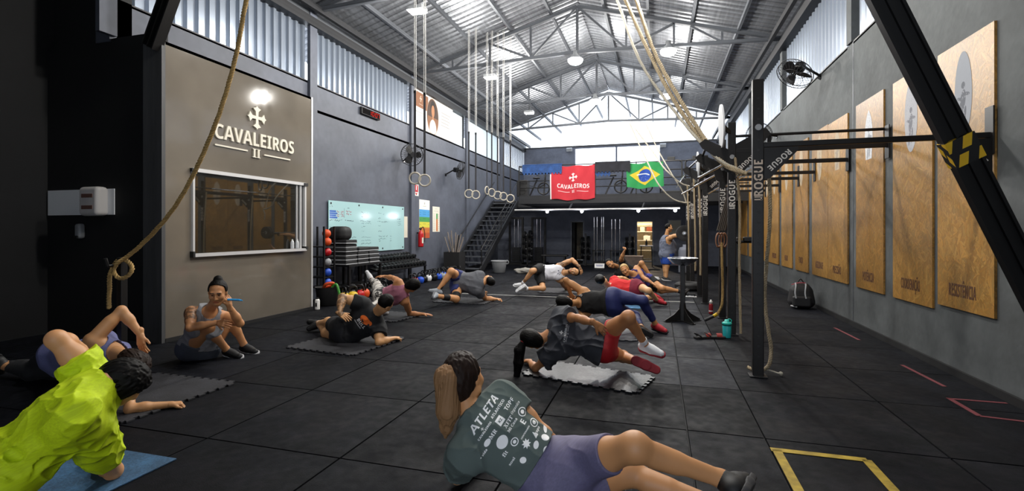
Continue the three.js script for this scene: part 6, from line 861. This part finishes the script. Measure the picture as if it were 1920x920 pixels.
{ // woman in grey green tee, near the viewpoint
  const q = { s: 1.06, pel: [1048, 898, 2.48], nk: [884, 774, 1], L: cv(-0.72, -0.45, 0.5), H: cv(-0.3, -0.9, 0.35), head: at(871, 711, 2.62), elL: ground(858, 893, 0.05), wrL: cv(0, 0, 0), elR: [1030, 822, 1], wrR: [1045, 850, 1], knR: [1190, 838, -1], anR: [1352, 897, 1], toeR: [1400, 905, 1], knL: [1180, 885, 1], anL: [1345, 948, -1], toeL: [1390, 960, 1], hw: 0.095 };
  q.wrL = mad(q.elL, cv(0.45, 0, -0.8), 0.25); const J = pose(q);
  const logos = clubPrint('#56625f', '#ffffff', (g, w, h, c) => {
    g.fillStyle = c; g.textAlign = 'center'; g.font = 'bold italic 74px sans-serif'; g.fillText('ATLETA', 262, 84);
    const word = (t, x, y, f) => { g.font = f; g.fillText(t, x, y); }; word('CAVALEIROS', 180, 132, 'bold 20px sans-serif'); drawCross(g, 180, 104, 12, c); word('ATLANTICO', 330, 126, 'bold 26px sans-serif'); word('TOPF', 395, 178, 'bold 40px sans-serif');
    g.fillRect(250, 146, 52, 52); g.fillStyle = '#56625f'; word('KZ', 276, 182, 'bold 26px sans-serif'); g.fillStyle = c; g.beginPath(); g.ellipse(140, 182, 22, 18, 0, 0, 7); g.fill(); word('MR', 190, 194, 'bold 34px serif'); word('Mi Casa', 300, 268, 'bold 26px serif'); word('Organica', 400, 222, 'italic 24px serif');
    g.beginPath(); g.arc(190, 262, 38, 0, 7); g.fill(); word('+ vida', 84, 210, 'bold 22px sans-serif'); word('XFIT', 300, 236, 'bold 34px serif');
    g.strokeStyle = c; g.lineWidth = 6; for (const [x, y, r] of [[408, 272, 28], [400, 378, 28], [232, 330, 22]]) { g.beginPath(); g.arc(x, y, r, 0, 7); g.stroke(); g.beginPath(); g.arc(x, y, r * 0.5, 0, 7); g.fill(); }
    word('E', 356, 330, 'bold 58px sans-serif'); word('CENTENARIO', 312, 364, 'bold 15px sans-serif'); g.beginPath(); for (let k = 0; k < 16; k++) { const r = k % 2 ? 18 : 32, a = k * 0.3927; g.lineTo(262 + r * Math.cos(a), 402 + r * Math.sin(a)); } g.fill(); g.beginPath(); g.moveTo(318, 440); g.lineTo(352, 440); g.lineTo(335, 396); g.fill(); word('copo', 372, 432, 'bold 26px sans-serif'); word('fit', 150, 330, 'bold 30px serif'); word('soul', 140, 390, 'bold 22px serif');
    for (const [x, y, a, b] of [[290, 462, 24, 18], [362, 492, 22, 28], [300, 538, 24, 20], [420, 470, 30, 14], [280, 590, 20, 14], [180, 440, 18, 22]]) { g.beginPath(); g.ellipse(x, y, a, b, -0.5, 0, 7); g.fill(); }
  });
  const hd = J.head, tail0 = mad(hd, cv(-0.4, 0.75, 0.5).normalize(), 0.118);
  person({ label: 'woman in a grey green logo tee and lilac shorts, propped on one elbow', group: label, s: q.s, J, female: true, cell: 0.0085, skin: [0.5, 0.25, 0.13], headUp: cv(-0.15, 0.95, -0.1), face: cv(0.5, -0.15, -0.85), hair: { color: 'brown', puff: 0.014, nape: true, strand: 0.009, tailColor: 'blond', tail: [[tail0, 0.03], [mad(tail0, cv(-0.3, -0.5, 0.2), 0.11), 0.066], [mad(tail0, cv(-0.12, -1, 0.12), 0.22), 0.062], [mad(tail0, cv(-0.12, -1, 0.05), 0.31), 0.034], [mad(tail0, cv(-0.12, -1, 0), 0.37), 0.008]] },
    top: { mat: plain(logos, 0.9), sleeve: [0.55, 0.45], hem: -0.14, off: 0.016, folds: 0.008, freq: 15, print: { w: 0.43, h: 0.46, top: 0.0 } }, bottom: { mat: cloth('#6f6a8c', 0.7), len: 0.62, waist: 0.21, off: 0.008, folds: 0.003 },
    shoe: { mat: BK, sole: std('#2a2a2d', 0.7), lace: std('#d6d6d8', 0.6) }, handL: { palm: V(0, -1, 0), curl: 0.5 }, handR: { palm: V(0, -1, 0.2), curl: 0.3 } });
}
{ // woman in charcoal tee and red shorts
  const q = { s: 0.98, pel: [1131, 640, 4.85], nk: [1037, 622, -1], L: cv(-0.3, -0.93, 0.25), H: cv(-0.1, -0.95, 0.3), head: at(1000, 636, 4.9), elL: ground(1004, 690, 0.045), wrL: null, elR: [1083, 596, -1], wrR: [1116, 606, -1], knR: [1178, 594, -1], anR: [1209, 644, 1], toeR: [1236, 660, -1], knL: [1168, 668, 1], anL: [1200, 680, -1], toeL: [1224, 690, -1] };
  q.wrL = mad(q.elL, cv(-0.2, 0, -1), 0.24); const J = pose(q);
  const pr = clubPrint('#3a3c43', '#dfe0e2', (g, w, h, c) => { g.fillStyle = c; drawCross(g, 255, 62, 26, c); g.textAlign = 'center'; g.font = 'bold 32px sans-serif'; g.fillText('CAVALEIROS', 255, 118); g.fillRect(170, 128, 62, 4); g.fillRect(278, 128, 62, 4); g.font = 'bold 22px serif'; g.fillText('II', 255, 142); });
  const t0 = mad(J.head, cv(-0.75, -0.1, 0.4).normalize(), 0.11);
  person({ label: 'woman in a charcoal tee and red shorts with a hand on her hip', group: label, s: q.s, J, female: true, cell: 0.0105, skin: [0.42, 0.19, 0.095], headUp: cv(-0.75, 0.35, 0.0), face: cv(0.2, -0.3, -0.9), hair: { color: 'black', puff: 0.016, nape: true, tail: [[t0, 0.03], [mad(t0, cv(-0.4, -0.8), 0.1), 0.052], [mad(t0, cv(-0.25, -1), 0.2), 0.05], [mad(t0, cv(-0.2, -1), 0.33), 0.03], [mad(t0, cv(-0.18, -1), 0.4), 0.006]] },
    top: { mat: plain(pr, 0.8), sleeve: 0.5, hem: -0.01, off: 0.03, folds: 0.016, freq: 12, print: { w: 0.46, h: 0.56, top: -0.02 } }, bottom: { mat: cloth('#c21a22', 0.6), len: 0.32, waist: 0.1 }, shoe: { mat: std('#dedfe2', 0.7), sole: std('#8a1c28', 0.7), lace: WS, sock: WS }, handR: { dir: cv(0.75, -0.6, -0.1), palm: cv(-0.1, -0.2, -1), curl: 0.3 }, handL: { palm: V(0, -1, 0) } });
}
{ // woman in black tank and navy leggings
  const q = { s: 1.0, pel: [1147, 566, 6.95], nk: [1085, 567, 1], L: cv(0.02, -1, 0.1), head: at(1060, 566, 6.85), elL: ground(1078, 616, 0.045), wrL: null, elR: [1060, 524, -1], wrR: [1070, 551, 1], knR: [1208, 564, -1], anR: [1228, 606, 1], toeR: [1245, 618, -1], knL: [1190, 592, 1], anL: [1203, 618, -1], toeL: [1216, 626, -1] };
  q.wrL = mad(q.elL, cv(0.2, 0, -1), 0.24); const J = pose(q); const t0 = mad(J.head, cv(-0.8, -0.2, 0.3).normalize(), 0.1);
  const pr = clubPrint('#121214', '#e8e8ea', (g, w, h, c) => { g.fillStyle = c; g.save(); g.translate(400, 60); g.rotate(-1.35); g.font = 'bold 44px sans-serif'; g.fillText('CAV', -60, 0); g.restore(); });
  person({ label: 'woman in a black tank top and navy leggings, elbow raised', group: label, s: q.s, J, female: true, girth: 1.06, cell: 0.0135, skin: [0.5, 0.25, 0.12], headUp: cv(-0.85, 0.3, 0), face: cv(0.1, -0.1, -1), hair: { color: 'black', puff: 0.012, nape: true, tail: [[t0, 0.025], [mad(t0, cv(-0.35, -0.9), 0.1), 0.036], [mad(t0, cv(-0.15, -1), 0.2), 0.03], [mad(t0, cv(-0.1, -1), 0.27), 0.008]] }, top: { name: 'tank_top', mat: plain(pr), hem: -0.03, off: 0.011, folds: 0.004, print: { w: 0.46, h: 0.56, top: 0 } }, bottom: { name: 'leggings', mat: cloth('#1f2a66', 0.6), len: 1.85, waist: 0.11, off: 0.006 }, shoe: shoeR, shoeL: { mat: std('#6b5233', 0.8, { map: rep(T.osb, 2) }), sole: BK, lace: BK }, handR: { palm: cv(0, 0, 1), curl: 0.3 }, handL: { palm: V(0, -1, 0) } });
}
{ // man in red tee
  const q = { s: 0.98, pel: [1190, 541, 9.45], nk: [1142, 537, 1], L: cv(-0.1, -0.75, 0.65), head: at(1128, 525, 9.35), elL: ground(1140, 561, 0.045), wrL: null, elR: [1165, 521, 1], wrR: [1182, 526, 1], knR: [1216, 545, -1], anR: [1231, 561, 1], toeR: [1246, 567, -1], knL: [1210, 560, 1], anL: [1228, 571, 1], toeL: [1240, 574, 1] }; q.wrL = mad(q.elL, cv(0.2, 0, -1), 0.24); const J = pose(q);
  const pr = clubPrint('#c4161c', '#eadede', (g, w, h, c) => { g.fillStyle = c; g.beginPath(); g.arc(256, 46, 22, 0, 7); g.fill(); });
  person({ label: 'man in a bright red tee and a black cap, back turned', group: label, s: q.s, J, cell: 0.016, skin: [0.62, 0.36, 0.22], headUp: cv(-0.8, 0.5, 0), face: cv(0.2, -0.1, -1), hair: { color: 'black', cap: 1 }, top: { mat: plain(pr, 0.8), sleeve: 0.25, hem: 0.02, off: 0.014, folds: 0.005, print: { w: 0.46, h: 0.56, top: 0.0 } }, bottom: { mat: cloth('#7a1030'), len: 0.45, waist: 0.08, off: 0.02 }, shoe: shoeR, handR: { palm: cv(0, -1, 0) }, handL: { palm: V(0, -1, 0) } });
}
{ // bleached hair, blue tank
  const q = { s: 0.98, pel: [1214, 530, 10.7], nk: [1186, 513, -1], L: cv(0.35, 0.85, -0.3), head: at(1172, 506, 10.35), elR: ground(1165, 548, 0.045), wrR: null, elL: [1206, 520, -1], wrL: [1224, 531, -1], knL: [1242, 540, -1], anL: [1276, 546, 1], toeL: [1288, 545, 1], knR: [1240, 545, 1], anR: [1270, 551, 1], toeR: [1284, 551, 1] }; q.wrR = mad(q.elR, cv(0.4, 0, 0.8), 0.24); const J = pose(q);
  const pr = clubPrint('#37327a', '#e6e6ee', (g, w, h, c) => { g.fillStyle = c; for (let k = 0; k < 26; k++) g.fillRect(160 + 170 * hash(k, 1, 5), 150 + 150 * hash(k, 2, 5), 30, 18); });
  person({ label: 'person with bleached hair in a blue tank top, leg stretched out', group: label, s: q.s, J, cell: 0.016, skin: [0.5, 0.25, 0.13], headUp: cv(-0.55, 0.85, 0.1), face: cv(-0.2, -0.4, 0.8), hair: { color: 'bleached', puff: 0.012, strand: 0.01 }, top: { name: 'tank_top', mat: plain(pr), hem: 0.02, off: 0.016, folds: 0.006, print: { w: 0.46, h: 0.56, top: 0, front: true } }, bottom: { mat: cloth('#16161a'), len: 0.5, waist: 0.1, off: 0.02 }, shoe: { mat: BK, sole: BK, sock: BK }, handL: { palm: cv(0, -1, 0) }, handR: { palm: V(0, -1, 0) } });
}
{ // man in black tee, fist up
  const q = { s: 1.0, pel: [1192, 514, 12.5], nk: [1158, 500, -1], L: cv(0.3, 0.9, -0.2), head: at(1144, 494, 12.2), elR: ground(1151, 526, 0.045), wrR: null, elL: [1165, 484, -1], wrL: [1171, 470, -1], knL: [1203, 493, -1], anL: [1221, 519, 1], toeL: [1232, 523, -1], knR: [1205, 515, -1], anR: [1220, 528, 1], toeR: [1230, 532, -1] }; q.wrR = mad(q.elR, cv(-0.2, 0, 0.9), 0.24); const J = pose(q);
  const pr = clubPrint('#131316', '#e2e2e6', (g, w, h, c) => { g.fillStyle = c; g.font = 'bold 150px sans-serif'; g.fillText('B', 210, 210); g.fillRect(200, 225, 120, 16); });
  person({ label: 'man in a black tee with a raised fist, facing the room', group: label, s: q.s, J, cell: 0.017, skin: [0.46, 0.23, 0.12], headUp: cv(-0.75, 0.55, 0.1), face: cv(-0.35, -0.4, 0.85), beard: true, hair: { color: 'black', puff: 0.006 }, top: { mat: plain(pr), sleeve: 0.5, hem: 0.02, off: 0.018, folds: 0.006, print: { w: 0.46, h: 0.56, top: 0, front: true } }, bottom: { mat: cloth('#131316'), len: 0.6, waist: 0.1, off: 0.02 }, shoe: shoeW, handL: { palm: cv(-1, 0, 0), curl: 1.3 }, handR: { palm: V(0, -1, 0) } });
}
{ // man in white tank
  const q = { s: 1.03, pel: [1014, 511, 11.3], nk: [1057, 511, -1], L: cv(0.1, -0.95, 0.2), head: at(1076, 509, 11.1), elL: ground(1062, 541, 0.045), wrL: null, elR: [1074, 486, 1], wrR: [1087, 501, -1], knR: [998, 508, -1], anR: [980, 531, 1], toeR: [967, 534, -1], knL: [1018, 540, -1], anL: [985, 541, -1], toeL: [972, 544, -1] }; q.wrL = mad(q.elL, cv(0.6, 0, 0.7), 0.24); const J = pose(q);
  const pr = clubPrint('#d9dae2', '#55586e', (g, w, h, c) => { g.fillStyle = c; for (let k = 0; k < 16; k++) g.fillRect(190 + 120 * hash(k, 1, 7), 70 + 90 * hash(k, 2, 7), 24, 12); });
  person({ label: 'tattooed man in a white tank top and black shorts, arm over head', group: label, s: q.s, J, cell: 0.0165, skin: [0.52, 0.28, 0.16], beard: true, headUp: cv(0.75, -0.1, 0.2), face: cv(-0.1, 0.15, 1), tattoo: [cap(J.shR, J.wrR, 0.09, 0.07), cap(mix(J.hipR, J.knR, 0.6), J.anR, 0.1, 0.09)], hair: { color: 'black', puff: 0.006 }, top: { name: 'tank_top', mat: plain(pr), hem: 0.0, off: 0.015, folds: 0.006, print: { w: 0.46, h: 0.56, top: 0, front: true } }, bottom: { mat: cloth('#111114'), len: 0.7, waist: 0.1, off: 0.02 }, shoe: shoeW, handR: { dir: cv(0.3, -0.9, 0.2), palm: cv(-0.3, -0.2, -0.9), curl: 0.25 }, handL: { palm: V(0, -1, 0) } });
}
{ // man in grey tee, knee pads
  const q = { s: 1.02, pel: [860, 528, 9.9], nk: [903, 531, -1], sw: 0.15, L: cv(-0.05, 0.9, -0.4), head: at(917, 525, 9.75), elR: ground(911, 560, 0.045), wrR: null, elL: [880, 535, -1], wrL: [868, 548, 1], knL: [846, 509, -1], anL: [823, 542, 1], toeL: [806, 547, -1], knR: [855, 560, -1], anR: [822, 555, -1], toeR: [812, 556, -1] }; q.wrR = mad(q.elR, cv(0.9, 0, 0.2), 0.24); q.elL = at(892, 524, 10.25); q.wrL = at(905, 545, 10.35); const J = pose(q);
  person({ label: 'man in a grey tee with black leg sleeves, by the white line', group: label, s: q.s, J, girth: 1.18, cell: 0.0155, skin: [0.5, 0.25, 0.13], headUp: cv(0.6, -0.4, 0.2), face: cv(0.1, -0.2, -1), hair: { color: 'black', puff: 0.008, low: 0.02 }, top: { mat: cloth('#62646b'), sleeve: 0.4, hem: 0.02, off: 0.02, folds: 0.006 }, bottom: { mat: cloth('#2b3570'), len: 0.55, waist: 0.1, off: 0.02 }, shoe: { mat: std('#8e949c', 0.7), sole: std('#55585e', 0.7), sock: BK, sockH: 0.16 }, wrap: [[mix(J.hipR, J.knR, 0.5), mix(J.hipR, J.knR, 0.98), 0.085, BK, 'leg_sleeve'], [mix(J.knR, J.anR, 0.4), mix(J.knR, J.anR, 0.75), 0.062, BK, 'leg_sleeve']], handR: { palm: V(0, -1, 0), curl: 0.9 }, handL: { palm: cv(0, 0, -1) } });
}
{ // woman in pink tank, leopard leggings
  const q = { s: 1.0, pel: [718, 560, 8.2], nk: [760, 545, -1], L: cv(-0.25, 0.95, 0), head: at(772, 536, 7.95), elR: ground(768, 588, 0.045), wrR: null, elL: [737, 521, 1], wrL: [722, 518, 1], knL: [708, 530, 1], anL: [695, 523, 1], toeL: [690, 515, -1], knR: [700, 575, -1], anR: [712, 590, 1], toeR: [722, 592, 1] }; q.wrR = mad(q.elR, cv(0.95, 0, 0.15), 0.24); const J = pose(q); J.knL = mad(J.hipL, cv(-0.42, 0.35, -0.85).normalize(), 0.41); J.anL = reach(J.knL, 0.39, 697, 524, 1); J.toeL = mad(J.anL, cv(-0.5, 0.85, 0).normalize(), 0.15);
  const leo = canvas(256, 256, (g, w, h) => { g.fillStyle = '#d2cec8'; g.fillRect(0, 0, w, h); for (let k = 0; k < 60; k++) { const x = hash(k, 1, 9) * w, y = hash(k, 2, 9) * h; for (const [a, b] of [[0, 0], [w, 0], [-w, 0], [0, h], [0, -h]]) { g.strokeStyle = '#2c2a2c'; g.lineWidth = 6; g.beginPath(); g.arc(x + a, y + b, 8 + 5 * hash(k, 3, 9), hash(k, 4, 9) * 6, hash(k, 4, 9) * 6 + 4.4); g.stroke(); } } }); leo.wrapS = leo.wrapT = THREE.RepeatWrapping; leo.repeat.set(0.6, 0.6);
  person({ label: 'woman in a pink tank top and leopard leggings, one leg raised behind', group: label, s: q.s, J, female: true, girth: 1.08, cell: 0.014, skin: [0.44, 0.2, 0.1], headUp: cv(0.7, 0.3, 0), face: cv(0.3, -0.6, -0.8), hair: { color: 'black', puff: 0.022, nape: true, bun: false }, top: { name: 'tank_top', mat: cloth('#b8748a'), hem: -0.12, off: 0.012, folds: 0.005 }, bottom: { name: 'leggings', mat: plain(leo, 0.7), len: 1.8, waist: 0.2, off: 0.006 }, shoe: { mat: std('#cfd0d3', 0.7), sole: BK, sock: BK, lace: BK }, handR: { palm: V(0, -1, 0), curl: 0.15 }, handL: { dir: cv(-0.9, 0.1, 0), palm: cv(0, -1, 0) } });
}
{ // man in black bull tee
  const q = { s: 1.02, pel: [647, 622, 6.35], nk: [704, 588, -1], L: cv(-0.55, 0.83, 0.05), head: at(721, 570, 6.15), elR: ground(711, 641, 0.05), wrR: null, elL: [638, 556, 1], wrL: [637, 588, -1], knL: [616, 604, 1], anL: [597, 606, 1], toeL: [584, 604, 1], knR: [612, 625, 1], anR: [600, 622, 1], toeR: [582, 622, 1] }; q.wrR = mad(q.elR, cv(0.5, 0, -0.85), 0.24); const J = pose(q);
  const pr = clubPrint('#111216', '#eeeef0', (g, w, h, c) => { g.fillStyle = '#d8641e'; g.beginPath(); g.ellipse(250, 110, 96, 54, -0.2, 0, 7); g.fill(); g.beginPath(); g.ellipse(330, 84, 40, 30, 0.3, 0, 7); g.fill(); g.fillStyle = '#111216'; g.beginPath(); g.arc(240, 128, 34, 0.4, 3.0); g.fill(); g.beginPath(); g.arc(340, 112, 16, 0, 7); g.fill(); g.fillStyle = c; g.textAlign = 'center'; g.font = 'bold 78px sans-serif'; g.fillText('BULL', 262, 226); g.font = 'bold 22px sans-serif'; g.fillText('EQUIPAMENTOS', 240, 262); });
  person({ label: 'man in a black tee with an orange bull print, hand on hip', group: label, s: q.s, J, girth: 1.08, cell: 0.012, skin: [0.52, 0.28, 0.15], tattoo: [cap(mix(J.elL, J.wrL, 0.1), J.wrL, 0.07, 0.06)], headUp: cv(0.6, 0.65, -0.1), face: cv(0.3, -0.5, -0.8), hair: { color: 'black', puff: 0.007, low: 0.01 }, top: { mat: plain(pr), sleeve: 0.5, hem: -0.04, off: 0.02, folds: 0.007, print: { w: 0.4, h: 0.5, top: 0.0 } }, bottom: { mat: std('#ffffff', 0.8, { map: canvas(128, 128, (g) => { g.fillStyle = '#14151a'; g.fillRect(0, 0, 128, 128); g.fillStyle = '#8fb0b8'; g.fillRect(14, 0, 14, 128); g.fillStyle = '#c86a5a'; g.fillRect(70, 0, 8, 128); }) }), len: 0.55, waist: 0.12, off: 0.022 }, shoe: { ...shoeB, sock: WS }, handL: { dir: cv(0.6, -0.2, 0.3), palm: cv(0, -0.7, -0.6), curl: 0.3 }, handR: { palm: V(0, -1, 0), curl: 0.9 } });
}
{ // seated woman by the booth
  const q = { s: 1.0, pel: [372, 638, 5.5], pelY: 0.125, nk: [394, 580, -1], L: cv(0.9, 0.05, -0.35), H: cv(0.85, 0, -0.5), head: at(408, 549, 5.12), elR: [356, 614, -1], wrR: [412, 604, -1], elL: [450, 606, -1], wrL: [430, 574, -1], knR: [389, 612, -1], anR: [424, 658, 1], toeR: [445, 668, -1], knL: [432, 596, -1], anL: [457, 650, 1], toeL: [476, 660, -1] }; const J = pose(q);
  const p = person({ label: 'woman in a grey sleeveless tee sitting against the taupe booth', s: q.s, J, female: true, girth: 1.06, cell: 0.011, skin: [0.46, 0.22, 0.115], shut: true, headUp: cv(0.12, 0.95, 0.28), face: cv(0.3, -0.35, 0.9), tattoo: [cap(J.shR, mix(J.shR, J.elR, 0.5), 0.075, 0.07)], hair: { color: 'black', puff: 0.012, bun: true }, top: { name: 'sleeveless_tee', mat: cloth('#9a9ba0'), hem: -0.05, off: 0.02, folds: 0.008, freq: 12 }, bottom: { mat: cloth('#5b6270'), len: 0.35, waist: 0.1, off: 0.014 }, shoe: shoeBW, handR: { dir: cv(0.9, 0, 0.3), palm: cv(0, -0.5, -0.9), curl: 0.4 }, handL: { dir: cv(-0.05, 0.9, 0.2), palm: cv(-0.8, 0.1, -0.3), curl: 0.7 } });
  const a = mad(J.wrL, cv(0.02, 0.075, 0.03), 1), pn = thing('highlighter_pen', 'bright blue pen held up by the seated woman', 'pen', a); mk('barrel', rod(cv(-0.02, 0.0, 0), cv(0.1, -0.005, 0.0), 0.011), std('#2f9be0', 0.35), pn); mk('cap', rod(cv(0.1, -0.005, 0), cv(0.135, -0.012, 0), 0.011, 10, 0.005), std('#2f9be0', 0.35), pn);
}
{ // woman in periwinkle tank
  const q = { s: 1.0, pel: [120, 672, 4.7], nk: [212, 662, -1], L: cv(-0.2, 0.75, 0.62), head: at(252, 678, 3.82), elR: ground(240, 768, 0.045), wrR: null, elL: [252, 556, 1], wrL: [266, 630, -1], knL: [60, 690, 1], anL: [10, 710, 1], toeL: [0, 715, 1], knR: [60, 720, 1], anR: [10, 730, 1], toeR: [0, 730, 1] };
  q.nk = at(214, 660, 4.02); q.elR = ground(243, 766, 0.045); q.wrR = mad(q.elR, sub(ground(318, 758, 0.03), q.elR).normalize(), 0.25); const J = pose(q);
  person({ label: 'woman in a periwinkle tank top behind the yellow tee, arm overhead', group: label, s: q.s, J, female: true, cell: 0.0098, skin: [0.5, 0.26, 0.14], headUp: cv(0.75, -0.35, 0.3), face: cv(0.1, -0.6, -0.75), hair: { color: 'brown', puff: 0.018, nape: true, low: 0.02, strand: 0.008 }, top: { name: 'tank_top', mat: cloth('#6b6f9e'), hem: 0.04, off: 0.013, folds: 0.005 }, bottom: { mat: cloth('#17181c'), len: 1.8, waist: 0.1, name: 'leggings' }, shoe: shoeB, handL: { dir: cv(0.15, -0.95, 0.1), palm: cv(0.2, 0, -1), curl: 0.3 }, handR: { palm: V(0, -1, 0), curl: 0.9 } });
}
{ // person in neon yellow tee
  const q = { s: 1.06, pel: [38, 862, 2.4], nk: at(188, 725, 2.5), L: cv(-0.5, 0.12, -0.85), head: at(222, 722, 2.6), elR: ground(212, 882, 0.05), wrR: null, elL: [92, 622, 1], wrL: [150, 652, 1], knL: [-80, 880, 1], anL: [-200, 900, 1], toeL: [-220, 900, 1], knR: [-80, 930, 1], anR: [-200, 950, 1], toeR: [-220, 950, 1] }; q.wrR = mad(q.elR, cv(-0.75, 0, -0.5), 0.24); const J = pose(q);
  person({ label: 'person in a neon yellow tee with bent arm raised, near the viewpoint', group: label, s: q.s, J, cell: 0.0085, skin: [0.55, 0.28, 0.15], headUp: cv(0.75, 0.3, -0.1), face: cv(0.2, -0.75, -0.6), hair: { color: 'black', puff: 0.022, nape: true, strand: 0.01 }, top: { mat: cloth('#d4ee00', 0.75), sleeve: [0.5, 0.72], hem: 0.1, off: 0.02, folds: 0.011, freq: 15, collar: 0.07 }, bottom: { mat: cloth('#121216'), len: 0.6, waist: -0.02, off: 0.008 }, shoe: shoeB, handR: { palm: V(0, -1, 0), curl: 0.3 }, handL: { palm: cv(0, 0, 1), curl: 0.4 } });
}
{ // standing man by the far rack
  const q = { s: 0.96, pel: [1249, 476, 14.25], nk: [1249, 443, 1], L: cv(-0.05, 0, -1), head: at(1254, 427, 14.2), elL: [1264, 442, 1], wrL: [1277, 440, 1], elR: [1264, 442, -1], wrR: [1277, 441, -1], knL: [1246, 498, 1], anL: [1246, 516, 1], toeL: [1255, 519, 1], knR: [1247, 498, -1], anR: [1248, 518, -1], toeR: [1257, 521, -1] };
  const pl = at(1249, 476, 14.25); q.knL = V(pl.x - 0.02, 0.42, pl.z - 0.1); q.anL = V(pl.x - 0.03, 0.1, pl.z - 0.12); q.toeL = V(pl.x + 0.12, 0.05, pl.z - 0.1); q.knR = V(pl.x + 0.02, 0.42, pl.z + 0.1); q.anR = V(pl.x + 0.0, 0.1, pl.z + 0.12); q.toeR = V(pl.x + 0.15, 0.05, pl.z + 0.13); const J = pose(q);
  person({ label: 'heavy man in a blue grey tank top standing by the far rack', s: q.s, J, girth: 1.3, belly: 0.09, cell: 0.016, skin: [0.5, 0.27, 0.15], beard: true, headUp: cv(0.1, 1, 0), face: cv(1, -0.1, 0.15), hair: { color: 'black', puff: 0.005 }, top: { name: 'tank_top', mat: cloth('#6d7488'), hem: 0.16, off: 0.03, folds: 0.008 }, bottom: { mat: cloth('#1f4aa8'), len: 0.85, waist: 0.05, off: 0.03, flare: 0.01 }, shoe: shoeBW, handL: { palm: V(0, -1, 0) }, handR: { palm: V(0, -1, 0) } });
}
renderer.render(scene, camera);
